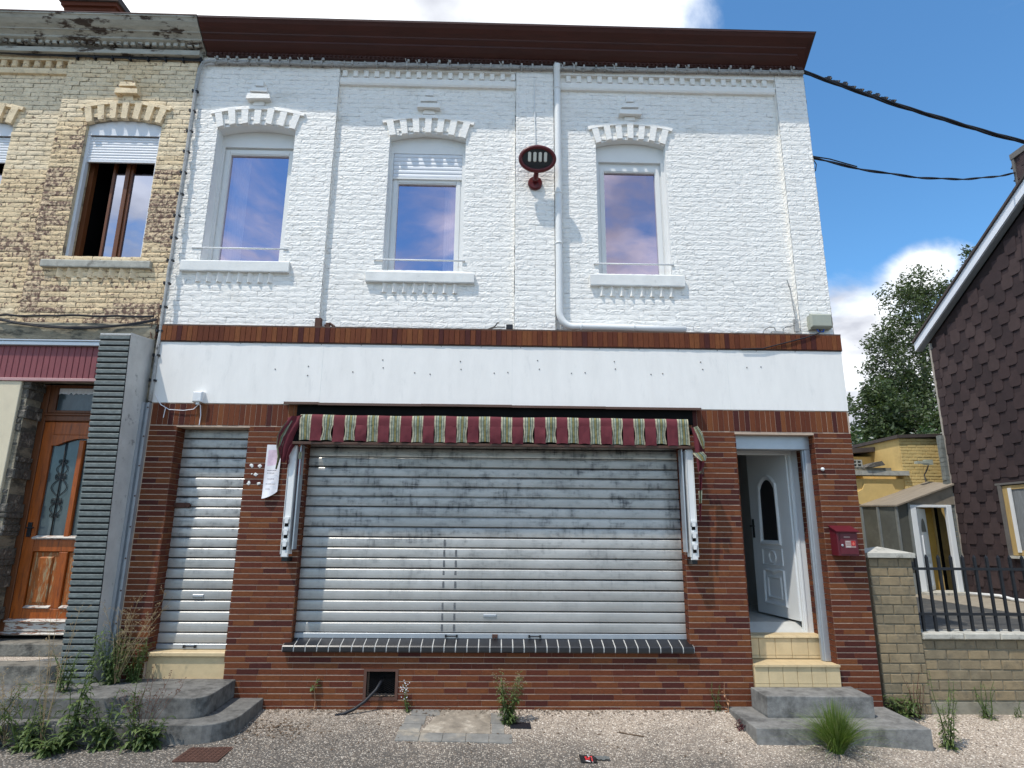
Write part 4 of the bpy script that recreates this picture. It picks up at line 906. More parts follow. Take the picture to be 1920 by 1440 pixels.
pieces('brick', [r_[:4] for r_ in R_], nb, yb, M['yellow'], lambda a, b, c, d: pl2[(round(a, 4), round(c, 4))], keep=300, jit=0.004, pick=picky)
head(WL, NP, nb, M['yellow'][1]); head(WLL, NN, nb, M['yellow'][1])
sill(-5.53, -4.23, 4.86, 4.955, 0.0, 0.25, NP, nb, M['old_sill'], M['yellow'][1])
sill(-7.5, -6.15, 4.852, 4.945, 0.02, 0.25, NN, nb, M['old_sill'], M['yellow'][1])
q = MB(); q.box(-8.4, -5.72, 0.06, 0.2, 7.80, 7.95); q.prism([(NN+.05, 7.60), (0.075, 7.61), (0.065, 7.65), (0.075, 7.69), (NN+.05, 7.69)], -8.4, -5.72, 'x'); q.build('string_course', M['yellow'][1], nb)
x = -6.9
while x < -5.74:
    q = MB(); q.cbox(x, x+.075, 0.06, 0.14, 7.695, 7.80, .012); q.build('dentil', M['yellow'][0], nb); x += 0.145
cor2 = cornice(-8.5, -3.945, nb, M['cornice_old'])
bead2 = MB(); bead2.cbox(-0.028, 0.028, 0, 0.04, 0, 0.055, 0.004); bm2 = bead2.mesh('dentil', M['cornice_old'])
x = -6.6
while x < -3.98: inst('dentil', bm2, cor2, (x, -0.062, 7.965)); x += 0.092
q = MB(); q.box(-8.5, -3.99, -0.03, 0.10, 7.86, 7.93); q.build('cornice_board', M['cornice_old'], nb)
boxo('cornice_cap', M['cornice'], nb, -8.5, -3.94, -0.306, 0.1, 8.224, 8.238)
q = MB(); q.add([(-8.5, -0.30, 8.24), (-3.99, -0.30, 8.24), (-3.99, 4, 9.7), (-8.5, 4, 9.7), (-8.5, 0.1, 7.95), (-3.99, 0.1, 7.95)], [(0,1,2,3),(4,5,1,0),(1,5,2)]); q.build('roof', M['roof'], nb)
q = MB(); q.box(-9.95, -8.9, 4.95, 5.9, 9.5, 13.25); q.box(-10.0, -8.85, 4.9, 5.95, 13.25, 13.34); q.box(-10.05, -8.80, 4.85, 6.0, 13.34, 13.44)
q.build('chimney', M['soldier'][2], nb)
boxo('chimney_cap', M['roof'], nb, -10.1, -8.75, 4.8, 6.05, 13.44, 13.58)
# window with a white boxed blind and brown casements, left one pushed in
def brown_window(w_, py, parent):
    x0, x1, z0, z1 = w_
    o = thing_part('window', parent, ((x0+x1)/2, py, z0)); yf = py+0.05
    mx_, hw = (x0+x1)/2, (x1-x0)/2
    arc = [(mx_+hw*t, z1+RISE*(1-t*t)-0.003) for t in [-1+0.2*i for i in range(11)]]
    q = MB(); q.prism([(x0, z1-.13), (x1, z1-.13)]+list(reversed(arc)), yf, yf+0.16, 'y'); q.box(x0, x1, yf-.006, yf, z1-.145, z1-.132); q.build('blind_box', M['shutter_white'], o)
    n = 9; sm = MB(); sm.prism([(0, 0), (-0.008, 0.010), (-0.009, 0.024), (-0.003, 0.037), (0.004, 0.037), (0.004, 0)], -0.5, 0.5, 'x'); sme = sm.mesh('slat', M['shutter_white'])
    for k in range(n): inst('slat', sme, o, (mx_, yf+0.03, z1-.15-(k+1)*.0385), (x1-x0-.07, 1, 1))
    boxo('bottom_rail', M['shutter_white'], o, x0+.036, x1-.036, yf+.016, yf+.042, z1-.15-n*.0385-.02, z1-.15-n*.0385)
    q = MB(); q.box(x0, x0+.035, yf, yf+.06, z0, z1-.131); q.build('guide_rail', M['shutter_white'], o); q = MB(); q.box(x1-.035, x1, yf, yf+.06, z0, z1-.131); q.build('guide_rail', M['shutter_white'], o)
    q = MB(); yb_ = yf+0.14
    q.box(x0, x0+.06, yb_, yb_+.07, z0, z1); q.box(x1-.06, x1, yb_, yb_+.07, z0, z1); q.box(x0+.06, x1-.06, yb_, yb_+.07, z0, z0+.06); q.build('frame', M['brown_glass_frame'], o)
    for (a, b) in ((x0+.30, mx_+.05), (mx_+.055, x1-.062)):
        zt = z1-0.58
        q = MB(); q.box(a, a+.03, yb_+.01, yb_+.06, z0+.062, z1); q.box(b-.05, b, yb_-.01, yb_+.06, z0+.062, z1)
        c_ = q.build('casement', M['brown_glass_frame'], o)
        q = MB(); q.add([(a+.03, yb_+.03, z0+.062), (b-.05, yb_+.03, z0+.062), (b-.05, yb_+.03, zt), (a+.03, yb_+.03, zt)], [(0,1,2,3)]); q.build('pane', M['glass_blue'], o)
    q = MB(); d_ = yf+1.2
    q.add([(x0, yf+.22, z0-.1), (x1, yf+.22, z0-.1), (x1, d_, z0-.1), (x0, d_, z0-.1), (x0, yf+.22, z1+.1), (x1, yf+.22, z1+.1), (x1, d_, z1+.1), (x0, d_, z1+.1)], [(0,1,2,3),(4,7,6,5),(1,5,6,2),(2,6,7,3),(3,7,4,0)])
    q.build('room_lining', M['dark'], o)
brown_window(WL, NP, nb); brown_window(WLL, NN, nb)
# lower storey: cement band, rail, pink panel, cream render, doorway
q = MB(); wall_faces(q, -8.5, -4.03, -0.3, 4.10, 0.03, 0.26, [(-5.40, -4.40, -0.3, 3.47)]); q.build('ground_floor_wall', M['grey_cement'], nb)
q = MB()
for i in range(31):
    x = -6.6+i*(2.57/30); e = 0.012*mnoise.noise(Vector((x*5, 1, 1)))
    q.v += [(x, 0.0+e, 3.95), (x, -0.015+e, 4.02), (x, -0.03+e*1.5, 4.075+e), (x, 0.0+e, 4.15+e), (x, 0.06, 4.165+e*.5)]
for i in range(30):
    for a in range(4): q.f.append((5*i+a, 5*i+5+a, 5*i+6+a, 5*i+1+a)); q.m.append(0)
q.build('cement_band', M['grey_cement'], nb, smooth=True)
q = MB(); q.cbox(-6.6, -4.42, -0.055, 0.03, 3.855, 3.905, .006); q.cbox(-6.6, -4.42, -0.062, -0.01, 3.905, 3.925, .004); q.build('rail', M['alu'], nb)
pm = MB(); pm.prism([(0.02, 0), (-0.5, 0)][:0] or [(-0.5, 0.006), (-0.42, 0.0), (0.42, 0.0), (0.5, 0.006), (0.5, 0.03), (-0.5, 0.03)], 0, 1, 'z'); pme = pm.mesh('panel_board', M['pink_panel'])
x = -6.52
while x < -4.42: inst('panel_board', pme, nb, (x, -0.01, 3.475), (0.0655, 1, 0.38)); x += 0.068
boxo('panel_back', M['black_joint'], nb, -6.6, -4.42, 0.012, 0.028, 3.47, 3.86)
q = MB(); q.cbox(-6.6, -4.41, -0.03, 0.025, 3.437, 3.473, .004); q.build('panel_trim', M['pale_pink'], nb)
q = MB(); q.cbox(-6.6, -5.46, -0.012, 0.028, 0.30, 3.436, .006); q.build('cream_panel', M['cream'], nb)
# broken masonry reveal between render and door frame
q = MB(); rr = random.Random(5); z = 0.3
while z < 3.44:
    h_ = rr.uniform(0.05, 0.12); w_ = rr.uniform(0.0, 0.045)
    q.cbox(-5.47, -5.415+w_, 0.03+rr.uniform(-.02, .01), 0.27, z, min(z+h_-.006, 3.436), .012); z += h_
q.build('broken_masonry', M['rubble'], nb, kind='stuff')
# wooden front door: frame, transom light, leaf with two lights, scrollwork and panels
dr = thing_part('front_door', nb, (-5.05, 0.30, 0.7)); Y0 = 0.28
x0, x1 = -5.42, -4.42
q = MB(); q.cbox(x0, x0+.085, Y0, Y0+.08, 0.69, 3.46, .006); q.cbox(x1-.03, x1, Y0, Y0+.08, 0.69, 3.46, .006); q.cbox(x0+.085, x1-.03, Y0-.01, Y0+.08, 3.02, 3.12, .01); q.cbox(x0+.085, x1-.03, Y0-.03, Y0+.0, 3.085, 3.115, .008); q.build('door_frame', M['brown_glass_frame'], dr)
q = MB(); a, b = x0+.087, x1-.032
q.cbox(a, a+.085, Y0+.01, Y0+.07, 3.122, 3.46, .006); q.cbox(b-.05, b, Y0+.01, Y0+.07, 3.122, 3.46, .006); q.cbox(a+.085, b-.05, Y0+.01, Y0+.07, 3.122, 3.155, .006); q.cbox(a+.085, b-.05, Y0+.01, Y0+.07, 3.43, 3.46, .006); q.build('transom_frame', M['brown_glass_frame'], dr)
q = MB(); q.box(a+.085, b-.05, Y0+.04, Y0+.05, 3.155, 3.43); q.build('transom_pane', M['glass_net'], dr)
q = MB(); n = 26
for i in range(n+1):
    x = a+.085+(b-a-.135)*i/n; zl = 3.352+0.022*mnoise.noise(Vector((i*0.9, 2, 0)))+0.012*(i % 2); q.v += [(x, Y0+.036, 3.425), (x, Y0+.034, zl)]
for i in range(n): q.f.append((2*i, 2*i+1, 2*i+3, 2*i+2)); q.m.append(0)
q.build('lace_valance', M['curtain'], dr)
ob = M['orange_wood']
L0, L1 = a+.002, b+.06; ZB, ZT = 0.80, 3.015; mid = (L0+.12+L1-.12)/2
q = MB(); q.cbox(L0, L0+.125, Y0+.005, Y0+.06, ZB, ZT, .006); q.cbox(L1-.125, L1, Y0+.005, Y0+.06, ZB, ZT, .006); q.build('stile', ob, dr)
q = MB(); q.cbox(L0+.125, L1-.125, Y0+.006, Y0+.06, 2.86, ZT, .006); q.cbox(L0+.125, L1-.125, Y0+.006, Y0+.06, 1.54, 1.675, .006); q.cbox(L0+.125, L1-.125, Y0+.006, Y0+.06, ZB, 0.935, .006)
q.cbox(mid-.035, mid+.035, Y0+.0, Y0+.06, 1.675, 2.80, .012); q.cbox(mid-.05, mid+.05, Y0+.006, Y0+.06, .935, 1.54, .008); q.build('rail', ob, dr)
arch = [(L0+.125+(L1-L0-.25)*t, 2.735+0.085*math.sin(math.pi*min(max((t-.08)/.84, 0), 1))) for t in [i/14 for i in range(15)]]
q = MB(); q.prism([(L0+.125, 2.858)]+arch+[(L1-.125, 2.858)], Y0-.004, Y0+.06, 'y'); q.build('arched_rail', ob, dr)
q = MB(); q.box(L0+.125, L1-.125, Y0+.035, Y0+.045, 1.676, 2.85); q.build('door_pane', M['glass_net'], dr)
q = MB(); q.prism([(Y0-.02, 1.676), (Y0-.03, 1.690), (Y0+.02, 1.716), (Y0+.02, 1.676)], L0+.11, L1-.11, 'x'); q.build('weather_strip', M['flaking_wood'], dr)
for (a_, b_) in ((L0+.135, mid-.055), (mid+.055, L1-.135)):
    q = MB(); q.cbox(a_-.004, b_+.004, Y0+.03, Y0+.05, .94, 1.535, .004); q.cbox(a_+.05, b_-.05, Y0+.012, Y0+.05, .99, 1.485, .014); q.build('door_panel', M['worn_wood'], dr)
    q = MB(); q.prism([(Y0+.0, .936), (Y0-.012, .946), (Y0+.03, .966), (Y0+.03, .936)], a_, b_, 'x'); q.build('weather_strip', M['flaking_wood'], dr)
q = MB(); q.cbox(L0-.02, L1, Y0-.015, Y0+.05, .70, .795, .008); q.prism([(Y0-.03, .795), (Y0-.045, .806), (Y0+.02, .835), (Y0+.02, .795)], L0-.02, L1, 'x'); q.prism([(Y0-.03, .665), (Y0-.045, .676), (Y0+.02, .70), (Y0+.02, .665)], L0-.1, L1, 'x'); q.build('kick_board', M['flaking_wood'], dr)
def scroll(cx):
    q = MB(); ys = Y0+.022
    q.tube([(cx, ys, 1.69), (cx, ys, 2.83)], 0.007, 6)
    def spiral(x, z, sx, sz, r=0.055, t=1.6):
        pts = []
        for i in range(15):
            a = i/14*t*2*math.pi; rr_ = r*(1-0.72*i/14); pts.append((x+sx*(r-rr_*math.cos(a)), ys, z+sz*rr_*math.sin(a)))
        q.tube(pts, 0.004, 4, cap=False)
    for zc in (2.10, 2.38):
        for s_ in (1, -1):
            spiral(cx, zc, s_, 1, .034); spiral(cx, zc-.01, s_, -1, .034)
    for s_ in (1, -1):
        q.tube([(cx+s_*(.012+.075*math.sin(math.pi*t)), ys, 2.16+.19*t) for t in [i/10 for i in range(11)]], .0045, 4, cap=False)
        q.tube([(cx+s_*(.012+.05*math.sin(math.pi*t)), ys, 2.40+.13*t) for t in [i/8 for i in range(9)]], .0045, 4, cap=False)
        q.tube([(cx+s_*(.012+.05*math.sin(math.pi*t)), ys, 1.95+.13*t) for t in [i/8 for i in range(9)]], .0045, 4, cap=False)
        spiral(cx, 1.94, s_, -1, .028); spiral(cx, 2.55, s_, 1, .028)
    q.build('iron_scroll', M['iron'], dr, smooth=True)
scroll((L0+.125+mid-.035)/2); scroll((mid+.035+L1-.125)/2-0.03)
q = MB(); q.cbox(L0+.03, L0+.075, Y0-.012, Y0+.006, 1.70, 1.86, .004); q.tube([(L0+.052, Y0-.01, 1.80), (L0+.052, Y0-.05, 1.80), (L0+.13, Y0-.05, 1.80)], .008, 6); q.build('door_handle', M['iron'], dr)
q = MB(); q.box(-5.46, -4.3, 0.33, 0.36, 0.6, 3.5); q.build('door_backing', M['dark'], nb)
q = MB(); q.cbox(-5.55, -4.42, 0.02, 0.36, 0.49, 0.62, .01); q.build('threshold', M['old_step'], nb)
# ridged tile pilaster leaning out towards the top, with its grey concrete flank
def pf(z): return -0.195 - 0.25*(z-0.28)/3.62            # front plane
q = MB(); q.add([(-4.375, pf(.25)+.012, .25), (-4.055, pf(.25)+.012, .25), (-4.055, .03, .25), (-4.375, .03, .25), (-4.375, pf(3.9)+.012, 3.88), (-4.055, pf(3.9)+.012, 3.88), (-4.055, .03, 3.945), (-4.375, .03, 3.945)],
                  [(0,1,5,4),(1,2,6,5),(3,0,4,7),(4,5,6,7)]); pil = q.build('pilaster', M['black_joint'], nb)
n = 57; dz = (3.885-0.285)/n
sm = MB(); sm.prism([(0.014, 0), (-0.009, 0.001), (-0.011, 0.006), (-0.011, 0.038), (-0.008, 0.043), (0.014, 0.043)], -0.5, 0.5, 'x'); sme = sm.mesh('ridged_tile', M['slate_tile'])
for k in range(n):
    z = 0.285+k*dz; inst('ridged_tile', sme, pil, (-4.216+RNG.uniform(-.001, .001), pf(z)+.006, z), (0.322, 1, (dz-0.0185)/0.043*1.0))
q = MB(); nn = 40
for i in range(nn+1):
    z = 0.2+(3.70)*i/nn; f_ = pf(z)+.004
    for t in (0, .15, .4, .7, 1):
        y = f_+(0.03-f_)*t; e = .004*mnoise.noise(Vector((y*6, z*5, 2))); q.v.append((-4.049+e, y, z+(.055*t if i == nn else 0)))
for i in range(nn):
    for a in range(4): q.f.append((5*i+a, 5*i+a+1, 5*i+6+a, 5*i+5+a)); q.m.append(0)
q.build('pilaster_flank', M['grey_concrete'], nb)
q = MB(); q.add([(-4.376, pf(3.89), 3.889), (-4.046, pf(3.89), 3.889), (-4.046, .03, 3.95), (-4.376, .03, 3.95), (-4.376, pf(3.89), 3.87), (-4.046, pf(3.89), 3.87), (-4.046, .03, 3.93)], [(0,1,2,3),(4,5,1,0),(5,6,2,1)]); q.build('pilaster_cap', M['grey_concrete'], nb)
q = MB(); q.box(-4.046, -4.015, -0.05, 0.05, 0.28, 3.2); q.box(-4.015, -3.985, -0.01, 0.05, 0.28, 3.2); q.box(-3.985, -3.962, -0.045, 0.05, 0.28, 3.2); q.build('edge_channel', M['alu'], nb)
plg = MB(); lathe(plg, (0, 0, 0), (0, -1, 0), [(0.009, 0), (0.008, 0.006), (0.004, 0.008)], 8); plgm = plg.mesh('screw', M['rust'])
for k in range(9): inst('screw', plgm, nb, (-3.973, -0.046, 0.5+k*0.33))

# ================================================================== STONE STEPS
def slab(name, label, outline, z0, z1, m=None, group=None, chip=0.002):
    """stone slab: outline (x, y) extruded, edges eased and slightly uneven"""
    pts = []
    for i in range(len(outline)):
        a, b = Vector(outline[i]), Vector(outline[(i+1) % len(outline)]); n = max(1, int((b-a).length/0.09))
        for k in range(n): pts.append(a.lerp(b, k/n))
    c = sum(pts, Vector((0, 0)))/len(pts); n = len(pts); q = MB()
    def ring(ins, z):
        for p in pts:
            d = (c-p); d = d.normalized()*ins; e = chip*mnoise.noise(Vector((p.x*9, p.y*9, z*30))); q.v.append((p.x+d.x+e, p.y+d.y+e, z+e*0.5))
    ring(0.004, z0); ring(0.0, z0+.02); ring(0.002, (z0+z1)/2); ring(0.0, z1-.008); ring(0.003, z1-.002); ring(0.008, z1)
    for a in range(5):
        for i in range(n):
            j = (i+1) % n; q.f.append((a*n+i, a*n+j, (a+1)*n+j, (a+1)*n+i)); q.m.append(0)
    q.f.append(tuple(5*n+i for i in range(n))); q.m.append(0)
    o = q.build(name, m or M['bluestone'], None, fix=True); return tag(o, label, 'step', group)
def arcpts(cx, cy, r, a0, a1, n=6): return [(cx+r*math.cos(math.radians(a0+(a1-a0)*i/n)), cy+r*math.sin(math.radians(a0+(a1-a0)*i/n))) for i in range(n+1)]
slab('stone_step', 'wide grey stone slab lying on the gravel, lowest step below the open front door', [(2.445, 0.02), (2.452, -0.725), (4.10, -0.745), (4.125, 0.02)], -0.35, 0.034)
slab('stone_step', 'smaller grey stone block below the beige tiled steps of the open front door', [(2.695, -0.036), (2.705, -0.40), (3.775, -0.41), (3.79, 0.0), (3.66, 0.0), (3.66, -0.036)], 0.036, 0.231)
slab('stone_step', 'dark grey lowest stone step with rounded corner left of the shop window', [(-6.2, 0.02), (-6.2, -0.92)]+arcpts(-2.67, -0.62, 0.30, -90, 0)+[(-2.385, 0.02)], -0.35, 0.108, M['bluestone_dark'])
slab('stone_step', 'upper dark grey stone landing in front of the narrow left shutter', [(-6.2, 0.02), (-6.2, -0.74)]+arcpts(-2.83, -0.58, 0.16, -90, 0)+[(-2.69, 0.02)], 0.11, 0.285, M['bluestone_dark'])
slab('stone_step', 'short stone step with rounded end below the orange wooden door', [(-6.2, 0.018), (-6.2, -0.24)]+arcpts(-4.52, -0.13, 0.11, -90, 0)+[(-4.41, 0.018)], 0.288, 0.455, M['old_step'])

# ================================================================== AWNING
aw = thing('awning', 'torn burgundy and cream striped awning rolled up above the closed shop shutter', 'awning', (-0.05, -0.15, 2.7))
# cover flashing in overlapping lengths; cassette below painted black for the gap's shade
for k, (a, b, z) in enumerate([(-2.44, -2.05, 3.212), (-2.05, -0.87, 3.205), (-0.88, 0.16, 3.208), (0.155, 1.24, 3.203), (1.235, 2.35, 3.200)]):
    q = MB(); q.prism([(-0.004, z+.018), (-0.075, z+.010), (-0.080, z-.018), (-0.074, z-.018), (-0.070, z+.002), (-0.004, z+.008)], a, b, 'x'); q.build('cover_flashing', M['brown_flash'], aw)
q = MB(); q.box(-2.30, 2.26, -0.02, -0.003, 3.02, 3.195); q.tube([(-2.28, -0.11, 2.93), (2.24, -0.11, 2.93)], 0.045, 10); q.build('roller', M['dark'], aw)
q = MB(); q.cbox(-2.25, 2.21, -0.235, -0.20, 2.715, 2.745, .004); q.build('front_bar', M['brown_flash'], aw)
def cloth(name, grid, m, parent, smooth=True):
    """grid[i][j] of points, i along the width (stripe u), j downwards"""
    q = MB(); ni, nj = len(grid), len(grid[0])
    for col_ in grid: q.v += [tuple(p) for p in col_]
    for i in range(ni-1):
        for j in range(nj-1): q.f.append((i*nj+j, i*nj+j+1, (i+1)*nj+j+1, (i+1)*nj+j)); q.m.append(0)
    o = q.build(name, m, parent, smooth=smooth)
    uv = o.data.uv_layers.new(name='cloth'); li = 0
    for p in o.data.polygons:
        for l in p.loop_indices:
            vi = o.data.loops[l].vertex_index; uv.data[l].uv = ((vi//nj)/(ni-1), (vi % nj)/(nj-1))
    return o
A0, A1, NS = -2.185, 2.135, 35
sw = (A1-A0)/NS
boxo('light_stop_backing', M['dark'], aw, -2.26, 2.155, -.200, -.196, 2.746, 3.035)  # dark stand-in for rolled canvas, added and widened to block sun leaks
def zfold(x): return 2.945+0.012*mnoise.noise(Vector((x*1.3, 0, 3)))-(0.012 if x < 0.9 else -0.01)
for k in range(NS):
    xa, xb = A0+k*sw, A0+(k+1)*sw; stripe = (k % 2 == 0)
    rr = random.Random(k*7+1)
    m_ = M['stripes'] if stripe else M['burgundy']
    # upper fold, from the roller out over the bar
    g_ = []
    for i in range(7):
        x = xa+(xb-xa)*i/6; col_ = []
        for t in range(6):
            u = t/5; y = (-0.05, -0.17, -0.232, -0.243, -0.247, -0.244)[t]+0.006*mnoise.noise(Vector((x*9, u*3, 1))); zt_ = 3.045+0.010*mnoise.noise(Vector((x*2.2, 1, 7))); z = (zt_+.01, zt_+.012, zt_, zt_-.03, zt_-.06, zfold(x))[t]
            col_.append((x, y, z))
        g_.append(col_)
    cloth('canvas', g_, m_, aw)
    # hanging flap: the striped strips have shrunk and curled, the burgundy ones hang flat
    g_ = []; pin = rr.uniform(0.004, 0.019) if stripe else rr.uniform(0.000, 0.003); sh_ = rr.uniform(-.008, .008) if stripe else 0
    if k in (0, NS-1): pin = 0
    zb_ = 2.742+rr.uniform(-.006, .010)+(0.012 if stripe else 0)
    bel = rr.uniform(-0.004, 0.012); tw = rr.uniform(-.012, .012)
    for i in range(9):
        u = i/8; col_ = []
        for j in range(9):
            v = j/8; zt = zfold(xa+(xb-xa)*u); w_ = pin*math.sin(math.pi*min(v*1.15, 1))
            x = xa+w_+(xb-xa-2*w_)*u+sh_*min(v*1.5, 1)
            y = -0.246+(-bel if not stripe else bel*.6)*math.sin(math.pi*v)+tw*v*(u-.5)*2+0.006*mnoise.noise(Vector((x*22, v*3, k)))+(.012 if stripe else 0)*v
            col_.append((x, y, zt+(zb_-zt)*v+(0.008*math.sin(math.pi*u) if v == 1 else 0)))
        g_.append(col_)
    cloth('valance_flap', g_, m_, aw)
# the loose ends of the canvas hang twisted beside the arms
def drape(path, widths, m_, seed, n=9):
    g_ = []
    for i in range(n):
        u = i/(n-1)-.5; col_ = []
        for (p, w_, a) in zip(path, widths, [seed*.7+.35*k for k in range(len(path))]):
            fold = 0.018*math.sin(u*9+a*2.0)
            col_.append((p[0]+u*w_*math.cos(a*.3), p[1]+fold+u*w_*0.35*math.sin(a), p[2]+0.02*u*math.sin(a*2)))
        g_.append(col_)
    return cloth('loose_canvas', g_, m_, aw)
drape([(-2.22, -.24, 3.03), (-2.26, -.25, 2.93), (-2.31, -.25, 2.82), (-2.335, -.24, 2.70), (-2.33, -.23, 2.60), (-2.34, -.22, 2.52)], [.13, .15, .16, .14, .10, .05], M['burgundy'], 1)
drape([(-2.285, -.25, 2.97), (-2.33, -.26, 2.88), (-2.37, -.26, 2.79), (-2.385, -.25, 2.69), (-2.38, -.24, 2.57), (-2.40, -.23, 2.44)], [.07, .085, .09, .08, .06, .03], M['stripes'], 2)
drape([(-2.26, -.19, 3.02), (-2.27, -.185, 2.88), (-2.28, -.18, 2.74), (-2.29, -.18, 2.60)], [.17, .18, .18, .16], M['burgundy'], 0)  # extra drape added behind to block sun spots on the shutter
drape([(-2.24, -.21, 2.74), (-2.27, -.22, 2.66), (-2.29, -.22, 2.58), (-2.28, -.21, 2.51), (-2.30, -.21, 2.46)], [.10, .10, .09, .08, .03], M['burgundy'], 4)
drape([(2.18, -.29, 2.94), (2.215, -.30, 2.84), (2.225, -.30, 2.73), (2.235, -.29, 2.62), (2.235, -.27, 2.53), (2.225, -.26, 2.46)], [.10, .15, .16, .15, .14, .07], M['burgundy'], 3)
drape([(2.19, -.31, 2.95), (2.225, -.335, 2.86), (2.25, -.335, 2.77), (2.262, -.32, 2.70)], [.07, .13, .14, .05], M['stripes'], 5)
drape([(2.255, -.23, 2.76), (2.265, -.23, 2.68), (2.255, -.22, 2.60), (2.265, -.22, 2.50), (2.26, -.22, 2.42)], [.06, .07, .08, .07, .06], M['burgundy'], 2)
drape([(2.19, -.33, 2.66), (2.225, -.335, 2.62), (2.25, -.33, 2.57)], [.13, .15, .08], M['stripes'], 1)
drape([(2.25, -.235, 2.57), (2.258, -.23, 2.50), (2.25, -.225, 2.44)], [.075, .07, .06], M['stripes'], 3)
drape([(2.245, -.22, 2.43), (2.243, -.215, 2.35), (2.235, -.21, 2.26)], [.05, .045, .045], M['burgundy'], 1)
drape([(2.235, -.212, 2.26), (2.232, -.21, 2.20), (2.228, -.21, 2.12)], [.05, .05, .05], M['stripes'], 1)
drape([(2.228, -.2, 2.12), (2.22, -.2, 2.03), (2.216, -.2, 1.93)], [.04, .03, .03], M['burgundy'], 1)
for (xx, sg) in ((-2.245, -1), (2.14, 1)):
    q = MB(); q.cbox(xx-.036, xx+.036, -0.19, -0.155, 1.52, 2.71, .006); q.box(xx-.040, xx-.036, -.20, -.06, 1.55, 2.7); q.box(xx+.036, xx+.040, -.20, -.06, 1.55, 2.7)
    arm = q.build('awning_arm', M['upvc'], aw)
    for z in (1.66, 1.78, 1.90):
        q = MB(); q.prism([(-0.19, z+.035), (-0.212, z+.035), (-0.212, z+.015), (-0.19, z-.03)], xx-.03, xx+.03, 'x'); q.box(xx-.018, xx+.018, -.2145, -.2125, z-.03, z+.012); q.build('arm_notch', M['upvc'], arm)
        boxo('notch_shade', M['dark'], arm, xx-.02, xx+.02, -.1935, -.1905, z-.065, z-.012)  # thin dark plate painting the shade of the notch opening
    q = MB(); q.box(xx-sg*.075-.007, xx-sg*.075+.007, -.17, -.05, 1.60, 2.72); q.build('folding_arm', M['alu'], aw)
    q = MB(); q.box(xx-.03, xx+.03, -.17, .0, 1.475, 1.518); q.build('arm_foot', M['black'], aw)
cloth('loose_canvas', [[(-2.19+.012*i, -.165, 2.70-.045*j) for j in range(8)] for i in range(4)], M['burgundy'], aw)
cloth('loose_canvas', [[(-2.19+.012*i, -.172, 2.64-.02*j) for j in range(5)] for i in range(4)], M['stripes'], aw)

# ================================================================== FIXTURES ON THE FACADES
fl = thing('floodlight', 'oval dark red floodlight with four pale light strips on the middle white pier', 'floodlight', (0.445, 0.09, 6.15))
q = MB(); lathe(q, (0.437, 0.085, 6.145), (0, -1, 0), [(0.092, 0), (0.092, 0.03), (0.08, 0.045), (0.03, 0.05)], 24); q.build('wall_plate', M['lamp_red'], fl, smooth=False)
q = MB(); q.tube([(0.437, 0.05, 6.15), (0.437, -0.04, 6.16), (0.445, -0.07, 6.21), (0.45, -0.085, 6.27)], [0.035, 0.034, 0.03, 0.03], 12); q.build('bracket', M['lamp_red'], fl, smooth=True)
tl = math.radians(22)                                     # the lamp head looks down at the pavement
HA = Vector((0.0, -math.cos(tl), -math.sin(tl))); HU = Vector((0, -math.sin(tl), math.cos(tl))); HC = Vector((0.452, -0.155, 6.345))
def hp(u, v, d): return tuple(HC + Vector((1, 0, 0))*u + HU*v + HA*d)
def oval(rx, rz, d, n=36, flat=0.0): 
    return [hp(rx*math.cos(2*math.pi*i/n), max(rz*math.sin(2*math.pi*i/n), -flat if flat else -9), d) for i in range(n)]
q = MB(); rings = [oval(.14, .10, -.085), oval(.215, .145, -.06), oval(.236, .165, -.01), oval(.238, .168, .02), oval(.226, .156, .04), oval(.200, .130, .044), oval(.188, .118, .02)]
n = 36
for r_ in rings: q.v += r_
for a in range(len(rings)-1):
    for i in range(n):
        j = (i+1) % n; q.f.append((a*n+i, a*n+j, (a+1)*n+j, (a+1)*n+i)); q.m.append(0)
q.f.append(tuple(range(n))); q.m.append(0)
hd = q.build('lamp_head', M['lamp_red'], fl, smooth=True, fix=True)
q = MB(); q.add(oval(.189, .119, .022), [tuple(range(36))]); q.build('lamp_face', M['black'], fl)
q = MB(); q.add([hp(-.17, -.03, .026), hp(.17, -.03, .026), hp(.17, -.045, .026), hp(.13, -.085, .026), hp(-.13, -.085, .026), hp(-.17, -.045, .026)], [tuple(range(6))]); q.build('lamp_visor', M['lamp_red'] if False else M['black'], fl)
for k in range(4):
    u = -.10+.0667*k; q = MB(); pts = [(u+.021*math.cos(a), .022+(.042 if math.sin(a) > 0 else -.042)+.019*math.sin(a)) for a in [2*math.pi*i/16+.01 for i in range(16)]]
    q.v += [hp(a, b, .026) for a, b in pts]+[hp(u+(a-u)*.8, .022+(b-.022)*.9, .034) for a, b in pts]
    for i in range(16): j = (i+1) % 16; q.f.append((i, j, 16+j, 16+i)); q.m.append(0)
    q.f.append(tuple(16+i for i in range(16))); q.m.append(0); st_o = q.build('light_strip', M['led'], fl)
q = MB(); q.tube([(0.425, 0.075, 7.72), (0.428, 0.075, 7.3), (0.435, 0.07, 6.9), (0.433, 0.075, 6.56)], 0.006, 6); tag(q.build('cable', M['pipe'], None), 'thin white cable running up the middle white pier from the red floodlight', 'cable')

